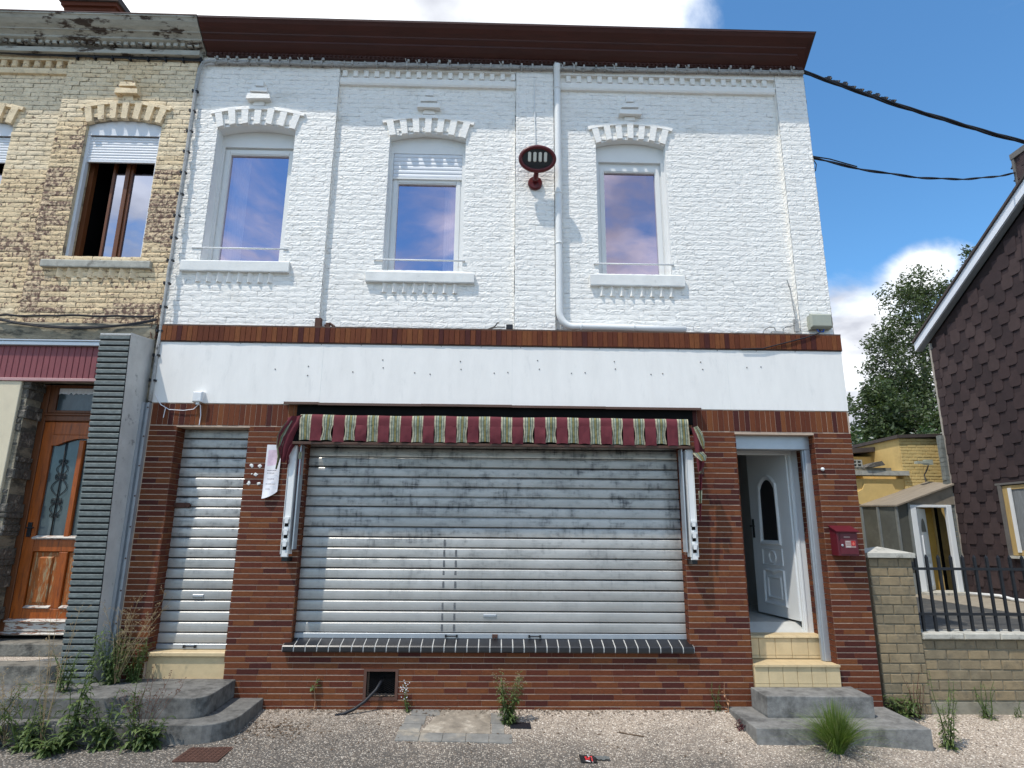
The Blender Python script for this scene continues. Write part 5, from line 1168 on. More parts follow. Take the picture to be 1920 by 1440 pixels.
mb_ = thing('mailbox', 'maroon metal mailbox with small red sticker on the brick pier beside the open door', 'mailbox', (3.86, -0.06, 1.57))
q = MB(); bx0, bx1, bz0, bz1 = 3.735, 3.965, 1.575, 1.835
q.add([(bx0,-.135,bz0),(bx1,-.135,bz0),(bx1,-.002,bz0),(bx0,-.002,bz0),(bx0,-.135,bz1),(bx1,-.135,bz1),(bx1,-.002,bz1+.05),(bx0,-.002,bz1+.05)], [(0,3,2,1),(4,5,6,7),(0,1,5,4),(1,2,6,5),(2,3,7,6),(3,0,4,7)])
q.build('mailbox_body', M['maroon'], mb_)
q = MB(); q.prism([(-.168, bz1-.012), (-.172, bz1-.002), (-.002, bz1+.062), (-.002, bz1+.05), (-.155, bz1-.004)], bx0-.012, bx1+.012, 'x'); q.build('lid', M['maroon'], mb_)
q = MB(); q.cbox(bx0+.032, bx1-.01, -.142, -.136, bz0+.015, bz1-.02, .003); q.build('mailbox_door', M['maroon'], mb_)
q = MB(); q.cbox(bx0-.0, bx0+.016, -.143, -.136, bz0+.0, bz1-.015, .003); q.build('hinge', M['maroon'], mb_)
q = MB(); lathe(q, (bx0+.05, -.142, bz0+.11), (0, -1, 0), [(.013, 0), (.013, .006), (.006, .010)], 12); q.build('lock', M['alu'], mb_)
M['label_grey'] = mat('grey_name_label', (0.33, 0.22, 0.20), 0.4, 0.1, 30, 0); M['sticker_red'] = mat('red_sticker', (0.42, 0.012, 0.014), 0.4, 0.05, 30, 0); M['label_white'] = mat('pale_label_print', (0.55, 0.50, 0.48), 0.5, 0.1, 30, 0); M['flame'] = mat('pink_sticker_mark', (0.62, 0.14, 0.10), 0.5, 0.1, 30, 0)
q = MB(); lx, lz = bx0+.085, bz0+.085; q.box(lx, lx+.115, -.1435, -.1425, lz, lz+.075); q.build('name_label', M['label_grey'], mb_)
q = MB(); q.box(lx+.065, lx+.112, -.1448, -.1438, lz+.020, lz+.073); q.build('sticker', M['sticker_red'], mb_)
q = MB(); q.add([(lx+.0885+.014*math.cos(a)*(1 if math.sin(a) < .3 else .6), -.1452, lz+.045+.018*math.sin(a)) for a in [2*math.pi*i/14 for i in range(14)]], [tuple(range(14))]); q.build('sticker_mark', M['flame'], mb_)
for (a, b, c, d) in ((.010, .05, .062, .068), (.010, .058, .004, .014), (.006, .008, .004, .07), (.01, .055, .035, .037)):
    q = MB(); q.box(lx+a, lx+b, -.1446, -.1437, lz+c, lz+d); q.build('label_print', M['label_white'], mb_)
q = MB(); q.cbox(bx0+.075, bx1-.085, -.145, -.142, bz0+.19, bz0+.205, .003); q.build('name_slot', M['label_grey'], mb_)

tb = thing('junction_box', 'grey green cable junction box at the lower right corner of the white wall', 'junction box', (3.90, 0.05, 4.21))
q = MB(); q.cbox(3.785, 4.035, 0.005, 0.088, 4.225, 4.40, .014); q.build('box_body', M['grey_box'], tb)
q = MB(); q.cbox(3.775, 4.045, -.022, 0.008, 4.235, 4.41, .02); q.build('box_lid', M['grey_box'], tb)
M['blue'] = mat('blue_plastic', (0.02, 0.10, 0.45), 0.4, 0.1, 20, 0)
q = MB(); q.tube([(3.87, 0.04, 4.225), (3.88, 0.02, 4.19), (3.93, 0.01, 4.185), (3.95, 0.03, 4.225)], .008, 6); q.build('cable_gland', M['blue'], tb)
q = MB(); q.tube([(3.90, 0.03, 4.22), (3.88, -.01, 4.175), (3.84, -.034, 4.15), (3.70, -.036, 4.10), (3.45, -.036, 4.03), (3.15, -.032, 3.95), (2.9, -.03, 3.942)], .007, 6); tag(q.build('cable', M['cable_black'], None), 'thin black cable sagging across the brown brick band below the junction box', 'cable')
sb = thing('sensor_box', 'small white sensor box on the fascia above the left shutter', 'sensor box', (-3.42, -0.03, 3.2))
q = MB(); q.cbox(-3.475, -3.365, -.085, -.005, 3.205, 3.325, .012); q.build('box_body', M['white_plastic'], sb)
q = MB(); q.cbox(-3.435, -3.40, -.07, -.03, 3.175, 3.204, .006); q.build('box_lens', M['white_plastic'], sb)
q = MB(); q.tube([(-3.42, -.03, 3.18), (-3.47, -.025, 3.13), (-3.58, -.02, 3.115), (-3.75, -.016, 3.125), (-3.85, -.016, 3.18), (-3.93, -.016, 3.30)], .005, 5); q.tube([(-3.395, -.03, 3.18), (-3.385, -.016, 3.06), (-3.39, -.012, 2.95)], .005, 5); q.tube([(-3.79, -.018, 3.14), (-3.80, -.018, 3.03)], .004, 5); tag(q.build('cable', M['paper'], None), 'thin white wires hanging from the sensor box over the brown lintel bricks', 'cable')

ps = thing('poster', 'torn white paper notice with faded pink print beside the striped awning', 'poster', (-2.51, -0.02, 2.1))
g_ = [[(-2.60+.012*0+.165*i/8+.0*(j/10), -.012-.012*math.sin(i*.8+j*.5)*(j/10)-(0.03*(j/10)**3), 2.735-.60*j/10*(1.0-.13*(i/8)**2)) for j in range(11)] for i in range(9)]
q = MB()
for col_ in g_: q.v += col_
for i in range(8):
    for j in range(10): q.f.append((i*11+j, i*11+j+1, (i+1)*11+j+1, (i+1)*11+j)); q.m.append(1 if j in (1, 2, 3) and 1 <= i <= 6 else 0)
pa = q.build('paper_sheet', [M['paper'], M['pink_print']], ps, smooth=True)
rr = random.Random(2)
for (z, a, b) in ((2.44, -2.56, -2.47), (2.41, -2.56, -2.49), (2.345, -2.555, -2.48), (2.29, -2.565, -2.47), (2.235, -2.56, -2.53)):
    q = MB(); x = a
    while x < b:
        w_ = rr.uniform(.006, .018); q.box(x, x+w_, -.0455, -.045, z, z+.007); x += w_+.004
    q.build('print_line', M['ink'], ps)
rr = random.Random(4)
for (x, z) in ((-2.755, 2.50), (-2.665, 2.495), (-2.745, 2.405), (-2.70, 2.40), (-2.765, 2.305), (-2.655, 2.30)):
    q = MB(); n = 9; r0 = .024 if (x, z) not in ((-2.745, 2.405),) else .01
    q.add([(x+r0*rr.uniform(.6, 1.2)*math.cos(6.283*i/n), -.004, z+r0*rr.uniform(.6, 1.1)*math.sin(6.283*i/n)) for i in range(n)]+[(x, -.009, z)], [(i, (i+1) % n, n) for i in range(n)])
    o = q.build('glue_patch', M['sill'], None)
    tag(o, {(-2.755, 2.50): 'upper left white glue dab on the red bricks beside the narrow shutter', (-2.665, 2.495): 'upper right white glue dab on the red bricks, nearest the top of the paper notice', (-2.745, 2.405): 'smallest white glue dab, in the middle of the six on the red bricks',
            (-2.70, 2.40): 'middle white glue dab just right of the smallest one on the red bricks', (-2.765, 2.305): 'lower left white glue dab on the red bricks beside the narrow shutter', (-2.655, 2.30): 'lower right white glue dab on the red bricks beside the paper notice'}[(x, z)], 'glue dab', 'white glue dabs left by a removed sign')
q = MB(); lathe(q, (3.725, -.002, 2.525), (0, -1, 0), [(.018, 0), (.022, .012), (.018, .026), (.008, .032)], 12); tag(q.build('bell_push', M['white_plastic'], None, smooth=True), 'small round white knob on the brick pier above the mailbox', 'knob')

# ---- cables along the facade
def wob(a, b, n, sag, amp, seed):
    r_ = random.Random(seed); out = []
    for i in range(n+1):
        t = i/n; p = Vector(a).lerp(Vector(b), t); p.z -= sag*4*t*(1-t)
        out.append((p.x+r_.uniform(-amp, amp)*.5, p.y+r_.uniform(-amp, amp)*.6, p.z+r_.uniform(-amp, amp)))
    return out
cb = thing('cable_bundle', 'white spattered cable bundle running below the dark red cornice and down the left seam', 'cable', (-4.0, 0.05, 3.2))
corner = [(-3.995, .035, 7.55), (-3.985, .035, 7.70), (-3.95, .035, 7.80), (-3.86, .04, 7.835)]
r_ = random.Random(11)
for k in range(5):
    o_ = r_.uniform(-.018, .018); oz = r_.uniform(-.022, .022)
    down = wob((-3.965+o_*.7, -.03, 3.22), (-4.0+o_, .035, 7.5), 26, 0, .008, k)
    along = wob((-3.80, .045+o_*.5, 7.835+oz), (4.08, .05+o_*.5, 7.895+oz), 60, 0.0, .009, k+20)
    q = MB(); q.tube(down+[(a+o_, b+o_*.4, c+oz*.4) for a, b, c in corner]+along, r_.choice((.010, .013, .017)), 6); q.build('cable_strand', M['cable_white'], cb, smooth=True)
for i in range(56):
    x = -3.8+i*.14+r_.uniform(-.02, .02); z = 7.84+(x+3.8)*.0076; q = MB()
    s_ = r_.uniform(.7, 1.25); q.box(x-.010*s_, x+.010*s_, .015, .09, z-.035*s_, z+.022*s_)
    if i < 9 or r_.random() < .25: q.tube([(x, .03, z), (x+r_.uniform(-.03, .03), .0, z+r_.uniform(.02, .055))], .007, 5); q.box(x+.01, x+.035, .0, .03, z+.01, z+.045)
    q.build('cable_clip', M['cable_white'], cb)
for i in range(14):
    z = 3.45+i*.30; t = (z-3.22)/4.3; x = -3.965-.035*t; y = -.03+.065*t; q = MB(); q.box(x-.035, x+.028, y-.012, y+.03, z, z+.022); q.box(x-.045, x-.028, y-.02, y+.01, z-.006, z+.03); q.build('cable_clip', M['cable_black'], cb)
def span(name, label, a, b, sag, rads, m, n=40, seed=0, extra=None):
    t_ = thing(name, label, 'cable', a); r_ = random.Random(seed)
    for k, rd in enumerate(rads):
        q = MB(); pts = []
        for i in range(n+1):
            t = i/n; p = Vector(a).lerp(Vector(b), t); p.z -= sag*4*t*(1-t)
            tw = t*26+k*2.1; w_ = (rd*1.0 if len(rads) > 1 else 0); p += Vector((0, math.cos(tw)*w_, math.sin(tw)*w_)); pts.append(p)
        q.tube(pts, rd, 6); q.build('cable_strand', m, t_, smooth=True)
    return t_
ct = span('overhead_cable', 'thick black overhead cable leaving the right end of the dark red cornice', (4.09, .05, 7.905), (9.6, .05, 6.35), .20, (.017, .014, .014), M['cable_black'], seed=1)
for k in range(9):
    t = .06+k*.019; p = Vector((4.09, .05, 7.905)).lerp(Vector((9.6, .05, 6.35)), t); p.z -= .2*4*t*(1-t); q = MB(); rr_ = random.Random(k)
    q.tube([p, p+Vector((.03, -.02, .04))], .013, 5); q.box(p.x-.02, p.x+.03, p.y-.02, p.y+.02, p.z+.02, p.z+.02+rr_.uniform(.02, .05)); q.tube([p+Vector((-.09, 0, .03)), p+Vector((-.04, 0, .06)), p+Vector((.02, 0, .04))], .006, 5); q.build('cable_clip', M['cable_black'], ct)
c2_ = span('overhead_cable', 'thin black cable pair strung from the white wall to the shingled chimney', (4.11, .15, 6.66), (10.47, 3.95, 8.98), .22, (.012, .011), M['cable_black'], seed=2)
q = MB(); q.tube([(4.10, .16, 6.66), (4.13, .15, 6.66)], .025, 8); q.tube([(4.13, .15, 6.65), (4.17, .15, 6.56), (4.15, .15, 6.47), (4.105, .16, 6.44)], .007, 5); q.build('cable_anchor', M['cable_black'], c2_)
q = MB(); q.tube([(4.13, .15, 6.68), (4.5, .38, 6.80), (5.1, .74, 6.93)], .009, 5); q.build('cable_strand', M['cable_black'], c2_)
q = MB(); q.tube(wob((-6.6, -.045, 4.20), (-4.06, -.045, 4.225), 18, -.01, .012, 5), .013, 6); q.tube(wob((-5.9, -.05, 4.205), (-5.84, -.05, 4.17), 2, 0, .004, 7), .012, 5); tag(q.build('cable', M['cable_black'], None), 'black cable along the top of the grey cement band on the yellow brick house', 'cable')
q = MB(); q.tube(wob((-6.6, -.05, 4.18), (-5.85, -.05, 4.165), 5, 0, .004, 2)+wob((-5.8, -.05, 4.165), (-4.02, -.05, 4.19), 16, .10, .004, 3), .012, 6); q.tube(wob((-6.6, -.06, 4.15), (-5.85, -.05, 4.155), 5, 0, .004, 2)+wob((-5.8, -.055, 4.15), (-4.02, -.05, 4.18), 16, .10, .004, 6), .010, 6); tag(q.build('cable', M['cable_black'], None), 'sagging black double cable hanging across the grey cement band above the pink panel', 'cable')
q = MB(); q.tube(wob((-6.8, .03, 7.87), (-3.99, .03, 7.845), 24, .0, .008, 8), .013, 6); q.tube(wob((-6.8, .02, 7.86), (-3.99, .03, 7.83), 24, .01, .008, 9), .010, 6)
for i in range(8): x = -5.6+i*.23; q.box(x-.008, x+.008, .01, .06, 7.80, 7.87)
tag(q.build('cable', M['cable_black'], None), 'black clipped cable running below the peeling white cornice on the left', 'cable')
# odds and ends on the ledge of the brick band
q = MB(); q.box(-2.19, -2.12, .0, .06, 4.15, 4.26); q.tube([(-2.08, .03, 4.17), (-2.02, .03, 4.20), (-1.96, .02, 4.155)], .016, 6); q.box(-2.06, -2.02, .0, .05, 4.15, 4.20); tag(q.build('conduit_stub', M['rust'], None), 'rusty conduit stub standing on the brick band left of the second window', 'conduit')
q = MB(); q.cbox(.085, .165, -.01, .05, 4.15, 4.215, .006); q.tube([(-.14, .02, 4.152), (-.05, .01, 4.19), (-.02, .01, 4.235), (.0, .0, 4.23)], .008, 5); q.tube([(-.1, .0, 4.155), (-.02, -.01, 4.175), (.07, .02, 4.185)], .007, 5); tag(q.build('cable_stub', M['cable_black'], None), 'black cable end with small box on the ledge beside the middle pier', 'cable')
q = MB(); q.cbox(3.32, 3.46, .02, .08, 4.15, 4.195, .008); q.tube([(3.20, .04, 4.155), (3.22, .04, 4.21), (3.29, .04, 4.25), (3.35, .04, 4.24), (3.36, .04, 4.19)], .008, 6); q.tube([(3.46, .04, 4.17), (3.45, .04, 4.22), (3.50, .05, 4.26), (3.58, .06, 4.27), (3.62, .07, 4.30)], .007, 5); q.box(3.61, 3.66, .05, .09, 4.20, 4.36); q.tube([(3.63, .06, 4.36), (3.615, .07, 4.6), (3.61, .075, 4.75), (3.58, .075, 4.88)], .008, 5); q.box(3.60, 3.68, .03, .08, 4.15, 4.18)
tag(q.build('cable_joint', M['cable_white'], None), 'grey cable joints and loose wires on the ledge beside the right pier', 'cable')

# ================================================================== GARDEN WALL AND RAILING
gw = thing('garden_wall', 'low yellow brown brick wall with square pillar and pale coping right of the house', 'wall', (4.45, 0.2, 0))
gy = 0.10
q = MB(); q.box(4.20, 4.69, gy+.012, gy+.40, -.3, 1.548); q.box(4.69, 9.0, gy+.042, gy+.22, -.3, .682); q.build('wall_core', M['garden_mortar'], gw)
gb = [unit_brick('brick', m, ln=.22, ht=.085, c=.006) for m in M['garden']]
rr = courses(4.195, 4.695, -.065, 1.545, .1006, .232, joint=.011, rnd=.04); pieces('brick', rr, gw, gb, M['garden'], gy, keep=300, jit=.003)
rr = courses(4.70, 8.2, .06, .68, .1033, .236, joint=.012, rnd=.05); pieces('brick', rr, gw, gb, M['garden'], gy+.03, keep=300, jit=.004)
q = MB(); q.box(4.19, 4.70, gy-.012, gy+.3, -.35, -.075); q.box(4.70, 9, gy+.018, gy+.3, -.35, .045); M['plinth'] = mat('dirty_cement_plinth', (.24, .22, .17), .95, .3, 8, .5, 40); q.build('plinth', M['plinth'], gw)
q = MB(); q.add([(4.17,gy-.04,1.55),(4.715,gy-.04,1.55),(4.715,gy+.44,1.55),(4.17,gy+.44,1.55),(4.17,gy-.04,1.60),(4.715,gy-.04,1.60),(4.715,gy+.44,1.60),(4.17,gy+.44,1.60),(4.44,gy+.2,1.665)], [(0,3,2,1),(0,1,5,4),(1,2,6,5),(2,3,7,6),(3,0,4,7),(4,5,8),(5,6,8),(6,7,8),(7,4,8)])
q.build('pillar_cap', M['pale_stone'], gw)
x = 4.70; r_ = random.Random(2)
while x < 8.6:
    w_ = r_.uniform(.40, .46); q = MB(); q.cbox(x+.003, x+w_-.003, gy-.02+r_.uniform(-.004, .004), gy+.28, .688, .752+r_.uniform(-.003, .003), .01); q.build('coping_stone', M['pale_stone'], gw); x += w_
q = MB(); sweep = [(4.64, .03, -.07), (4.70, .08, -.07)]
fr = thing('iron_railing', 'black iron railing of square upright bars on the low brick wall', 'railing', (5.5, .2, .75))
bm_ = MB(); bm_.box(-.013, .013, -.013, .013, 0, .80); bm_.add([(-.013,-.013,.80),(.013,-.013,.80),(.013,.013,.80),(-.013,.013,.80),(0,0,.835)], [(0,1,4),(1,2,4),(2,3,4),(3,0,4)]); bme = bm_.mesh('bar', M['iron'])
x = 4.815; r_ = random.Random(6)
while x < 8.6: inst('bar', bme, fr, (x, .23, .752), (1, 1, 1), (r_.uniform(-.012, .012), r_.uniform(-.006, .006), 0)); x += .1395
for z in (1.425, .935):
    q = MB(); q.box(4.60, 8.65, .212, .248, z-.014, z+.014); q.build('rail', M['iron'], fr)
q = MB(); q.box(4.705, 4.745, .21, .25, .752, 1.50); q.box(4.745, 4.80, .222, .238, 1.44, 1.50); q.build('post', M['iron'], fr)

# ================================================================== SHINGLED HOUSE ON THE RIGHT (its gable stands at x = 10.5 and faces the yard)
sh = thing('gabled_house', 'gabled house clad in dark brown shingles with a white verge board', 'house', (14, 3.5, .5))
GX = 10.5; EY, EZ = 7.06, 6.36                          # rear corner and eave
SL = .585                                              # roof slope, rising towards the street
RY = 2.6; RZ = EZ+SL*(EY-RY)
q = MB(); outl = [(EY, .3), (EY, EZ), (RY, RZ), (-1.9, EZ), (-1.9, .3)]
q.prism([(a, b) for a, b in outl], GX+.02, 19, 'x'); q.build('gable_wall', M['shingle_back'], sh)
def shingle_mesh(m):
    q = MB(); w_, h_, t_, c_ = .285, .33, .010, .05
    pr = [(-w_/2, h_), (-w_/2, c_), (-w_/2+c_*.35, c_*.3), (-w_/2+c_, 0), (w_/2-c_, 0), (w_/2-c_*.35, c_*.3), (w_/2, c_), (w_/2, h_)]
    n = len(pr); x_ = lambda z: -.020-.010*(1-z/h_)
    q.v += [(x_(z)-t_*0, y, z) for y, z in pr]+[(x_(z)+t_+.006, y, z) for y, z in pr]
    q.f.append(tuple(range(n))); q.m.append(0)
    for i in range(n-1): q.f.append((i, n+i, n+i+1, i+1)); q.m.append(0)
    return q.mesh('shingle', m)
shm = [shingle_mesh(m) for m in M['shingle']]; its = []; r_ = random.Random(8); RP, TP = .2235, .462
for row in range(0, 40):
    z = .48+row*RP; y = EY-.12-(TP/2 if row % 2 else 0)
    while y > -1.8:
        if z+.30 < (EZ+SL*(EY-y) if y > RY else EZ+SL*(y+1.9))-.10-.14*SL: its.append((y+r_.uniform(-.006, .006), z+r_.uniform(-.008, .008)))
        y -= TP
WNy0, WNy1, WNz0, WNz1 = 3.9, 5.62, 1.40, 2.78
its = [p for p in its if not (WNy0-.12 < p[0] < WNy1+.10 and WNz0-.22 < p[1] < WNz1)]
its.sort(key=lambda p: -px_area(GX, p[0], p[1], 1)*(1 if p[0] > 3.0 else .02))
for (y, z) in its[:300]: inst('shingle', r_.choice(shm), sh, (GX+.004, y, z), (1, 1, 1), (r_.uniform(-.015, .015), 0, 0))
q = MB()
for (y, z) in its[300:]: 
    me = shm[0]; q.add([(v.co.x+GX+.004, v.co.y+y, v.co.z+z) for v in me.vertices], [tuple(p.vertices) for p in me.polygons])
q.build('shingle', M['shingle'], sh, kind='stuff')
# plain filler courses behind the tabs: the lower layer of each shingle strip
q2 = MB()
for row in range(0, 36):
    z = .48+row*RP; yl = EY if z < EZ-.3 else max(EY-(z+.3-EZ)/SL-.2, 3.0); yr = -1.88 if z < EZ-.3 else min(-1.9+(z+.3-EZ)/SL+.2, 2.5)
    q2.add([(GX-.012, yl, z+.02), (GX-.012, yr, z+.02), (GX-.002, yr, z+.28), (GX-.002, yl, z+.28), (GX+.01, yl, z+.02), (GX+.01, yr, z+.02)], [(0,1,2,3),(0,4,5,1)])
    # small edge pieces along the rear corner
    if z < EZ-.4: inst('shingle', shm[row % 3], sh, (GX+.002, EY-.10, z+RP*.02), (1, .55, .9))
q2.build('shingle_course', M['shingle'][1], sh)
q = MB(); q.box(GX-.03, GX+.02, EY, EY+.05, .4, EZ-.05); M['corner_trim'] = mat('pale_corner_trim', (.38, .34, .29), .8, .2, 6, .3, 30); q.build('corner_trim', M['corner_trim'], sh)
def vb(y, dz): return EZ+SL*(EY-y)+dz
q = MB(); y0_, y1_ = EY+.36, RY
q.prism([(y0_, vb(y0_, .06)), (y1_, vb(y1_, .06)), (y1_, vb(y1_, .30)), (y0_, vb(y0_, .27))], GX-.16, GX-.12, 'x'); q.build('verge_board', M['verge'], sh)
q = MB(); q.prism([(y0_, vb(y0_, .055)), (y1_, vb(y1_, .055)), (y1_, vb(y1_, .075)), (y0_, vb(y0_, .075))], GX-.119, GX+.02, 'x'); q.build('verge_soffit', M['alu'], sh)
q = MB(); q.prism([(y0_+.02, vb(y0_, .27)), (y1_, vb(y1_, .302)), (y1_, vb(y1_, .36)), (y0_+.02, vb(y0_, .32))], GX-.20, 19, 'x'); q.prism([(y1_, vb(y1_, .302)), (-2.3, vb(y1_, .30)-SL*(y1_+2.3)), (-2.3, vb(y1_, .36)-SL*(y1_+2.3)), (y1_, vb(y1_, .36))], GX-.2, 19, 'x'); q.build('roof', M['roof'], sh)
# shingled chimney on the gable
q = MB(); q.box(GX-.02, GX+1.0, 3.05, 3.93, 8.2, 9.28); q.build('chimney', M['shingle'][0], sh)
ch_ = bpy.data.objects['chimney.001'] if 'chimney.001' in bpy.data.objects else None
q = MB(); q.box(GX-.06, GX+1.05, 3.0, 3.97, 9.28, 9.40); q.box(GX-.05, GX+.0, 3.90, 3.96, 8.55, 9.28); q.build('chimney_cap', M['casing'], sh)
for k in range(4):
    for j in range(3): inst('shingle', shm[k % 3], sh, (GX-.014, 3.78-.30*j-(.15 if k % 2 else 0), 8.36+k*.22), (1, 1, .85))
for (y, z) in ((3.98, 9.19), (3.97, 8.90)):
    q = MB(); q.tube([(GX+.1, 3.93, z), (GX+.08, y+.10, z+.01), (GX+.06, y+.13, z-.02)], .02, 5); q.box(GX+.05, GX+.10, y+.02, y+.10, z-.01, z+.035); q.build('cable_hook', M['cable_black'], sh)
# window in the gable
wo_ = thing_part('window', sh, (GX-.03, 4.7, WNz0))
q = MB(); q.box(GX-.08, GX+.02, WNy1, WNy1+.09, WNz0-.05, WNz1+.02); q.box(GX-.085, GX+.02, WNy0-.1, WNy1+.14, WNz1+.02, WNz1+.06); q.build('casing', M['casing'], wo_)
M['pale_wood'] = mat('pale_varnished_wood', (.46, .32, .13), .5, .2, 4, .15, 40, stretch=(10, 10, 1))
q = MB(); q.box(GX-.055, GX+.0, WNy1-.17, WNy1-.002, WNz0, WNz1); q.box(GX-.055, GX+.0, WNy0, WNy1-.17, WNz0, WNz0+.1); q.box(GX-.055, GX+.0, WNy0, WNy1-.17, WNz1-.08, WNz1); q.build('frame', M['pale_wood'], wo_)
q = MB(); q.box(GX-.08, GX-.056, WNy1-.23, WNy1-.155, WNz0+.06, WNz1-.05); q.build('sash', M['upvc'], wo_)
boxo('sill', M['pale_stone'], wo_, GX-.12, GX+.02, WNy0-.1, WNy1+.02, WNz0-.06, WNz0-.01)
q = MB(); q.add([(GX-.035, WNy0, WNz0), (GX-.035, WNy1-.16, WNz0), (GX-.035, WNy1-.16, WNz1), (GX-.035, WNy0, WNz1)], [(0,1,2,3)]); q.build('pane', M['glass_net'], wo_)
q = MB()
for i in range(33): 
    y = WNy1-.20-.045*i; q.v += [(GX-.040+.002*math.sin(i*1.4), y, WNz0+.101), (GX-.040+.002*math.sin(i*1.4), y, WNz1-.081)]
for i in range(32): q.f.append((2*i, 2*i+1, 2*i+3, 2*i+2)); q.m.append(0)
q.build('curtain', mat('dim_net_curtain', (.20, .21, .215), .6, .3, 6, .1, 30, stretch=(1, 9, 1)), wo_)
# grey strip of slates covering the joint between annex and gable
q = MB(); r_ = random.Random(9)
for i in range(34):
    z = .5+i*.105; e = r_.uniform(-.01, .01); q.box(GX-.11+e, GX-.0, EY+.02, EY+.16+e, z, z+.10)
M['joint_slate'] = mat('mossy_grey_slate', (.17, .18, .165), .85, .35, 9, .5, 40); q.build('corner_slate', M['joint_slate'], sh, kind='stuff')

# ================================================================== YELLOW ANNEX BEHIND THE YARD
an = thing('annex', 'yellow rendered annex with flat roof, glazed lean-to porch and half open white door', 'annex', (10, 8.5, .5))
AY = 7.9
q = MB(); q.box(6.5, 9.95, AY+.02, 14, .4, 3.10); q.box(8.35, 9.95, AY+1.2, 14, 3.1, 3.78); q.box(9.93, 11.6, AY, 14, .4, 4.10); q.build('annex_wall', M['yellow_render'], an)
ab = unit_brick('brick', M['yellow_paintbrick'], ln=.22, ht=.07, c=.006)
rr = courses(9.935, 11.15, 2.62, 4.10, .078, .23, joint=.012, rnd=.03); pieces('brick', rr, an, [ab], [M['yellow_paintbrick']], AY-.012, keep=300, jit=.003)
q = MB(); q.box(6.3, 10.02, AY-.10, AY+.25, 3.18, 3.29); q.build('coping', M['old_sill'], an)
q = MB(); q.box(6.3, 9.6, AY-.08, AY+1.5, 3.29, 3.36); q.build('roof_edge', M['grey_cement'], an)
q = MB(); q.prism([(8.3, 3.78), (9.95, 3.90), (9.95, 4.02), (8.3, 3.90)], AY+1.0, 14.1, 'y'); q.prism([(9.86, 4.10), (11.7, 4.17), (11.7, 4.25), (9.86, 4.18)], AY-.08, 14.1, 'y'); q.build('wall_coping', M['roof'], an)
for (a, b) in ((7.1, 8.42), (8.72, 9.80)):               # sunk panels with cut corners
    z0, z1 = 2.30, 2.98; c_ = .20
    o_ = [(a+c_, z0), (b-c_, z0), (b-c_+.06, z0+.14), (b, z0+c_), (b, z1-c_), (b-c_+.06, z1-.14), (b-c_, z1), (a+c_, z1), (a+c_-.06, z1-.14), (a, z1-c_), (a, z0+c_), (a+c_-.06, z0+.14)]
    q = MB(); q.prism(o_, AY-.045, AY+.03, 'y'); q.build('render_panel', M['yellow_render'], an)
# lean-to porch against the shingled house: roof falls to the left, glazed low side, door in the front
q = MB(); top = [(9.06, 6.96, 2.44), (10.47, 6.98, 2.93), (10.49, 7.885, 3.05), (8.72, 7.885, 2.47)]
q.add(top+[(a, b, c-.035) for a, b, c in top], [(0,1,2,3),(7,6,5,4),(0,4,5,1),(1,5,6,2),(2,6,7,3),(3,7,4,0)]); q.build('porch_roof', M['lean_roof'], an)
M['porch_frame'] = mat('dull_grey_metal_frame', (.20, .21, .20), .5, .2, 6, .1, 30)
q = MB(); q.add([(8.76, 7.87, .5), (9.08, 7.06, .5), (9.08, 7.06, 2.40), (8.76, 7.87, 2.42)], [(0,1,2,3)]); q.add([(9.10, 7.06, .5), (9.38, 7.06, .5), (9.38, 7.06, 2.49), (9.10, 7.06, 2.40)], [(0,1,2,3)]); q.build('porch_glazing', M['dirty_glass'], an)
for (x, y, zt) in ((8.755, 7.86, 2.42), (8.91, 7.46, 2.41), (9.085, 7.05, 2.42), (9.375, 7.05, 2.50)):
    q = MB(); q.box(x-.022, x+.022, y-.03, y+.02, .5, zt); q.build('porch_post', M['porch_frame'], an)
q = MB(); q.add([(8.74, 7.86, .5), (9.07, 7.03, .5), (9.07, 7.03, .95), (8.74, 7.86, .95)], [(0,1,2,3)]); q.add([(9.09, 7.04, .5), (9.38, 7.04, .5), (9.38, 7.04, .95), (9.09, 7.04, .95)], [(0,1,2,3)]); q.build('porch_base', M['porch_frame'], an)
q = MB(); q.prism([(9.38, 2.46), (10.46, 2.46), (10.46, 2.88), (9.38, 2.52)], 7.055, 7.08, 'y'); q.build('porch_board', M['lean_roof'], an)
q = MB(); q.cbox(9.405, 9.535, 7.02, 7.11, .56, 2.45, .008); q.cbox(10.24, 10.36, 7.02, 7.11, .56, 2.45, .008); q.cbox(9.535, 10.24, 7.02, 7.11, 2.39, 2.45, .008); q.build('porch_door_frame', M['door_white'], an)
dl = thing_part('porch_door', an, (9.53, 7.09, .57)); a_ = math.radians(42)
def pd(x, y, z): return (9.54+math.cos(a_)*x-math.sin(a_)*y*-1, 7.09+math.sin(a_)*x-math.cos(a_)*y, .57+z)
def pbox(b, name, m):
    q = MB(); q.box(*b); q.v = [pd(*p) for p in q.v]; return q.build(name, m, dl)
pbox((0, .68, 0, .04, 0, 1.80), 'door_panel', M['door_white'])
q = MB(); q.add([pd(.34+.18*math.cos(t), .046, 1.28+.30*math.sin(t)) for t in [math.pi*i/10 for i in range(11)]], [tuple(range(11))]); q.build('door_glass', M['black_tile'], dl)
for (x0_, x1_, z0_, z1_) in ((.12, .26, .78, 1.20), (.42, .56, .78, 1.20), (.28, .40, .78, 1.20), (.12, .26, .10, .58), (.42, .56, .10, .58), (.12, .56, .63, .72)): pbox((x0_, x1_, .041, .066, z0_, z1_), 'door_molding', M['door_white'])
M['ochre_wall'] = mat('ochre_inner_wall', (.40, .24, .05), .9, .2, 3, .1, 30)
q = MB(); q.box(9.95, 10.33, 7.62, 7.66, .5, 2.5); q.build('inner_wall', M['ochre_wall'], an)
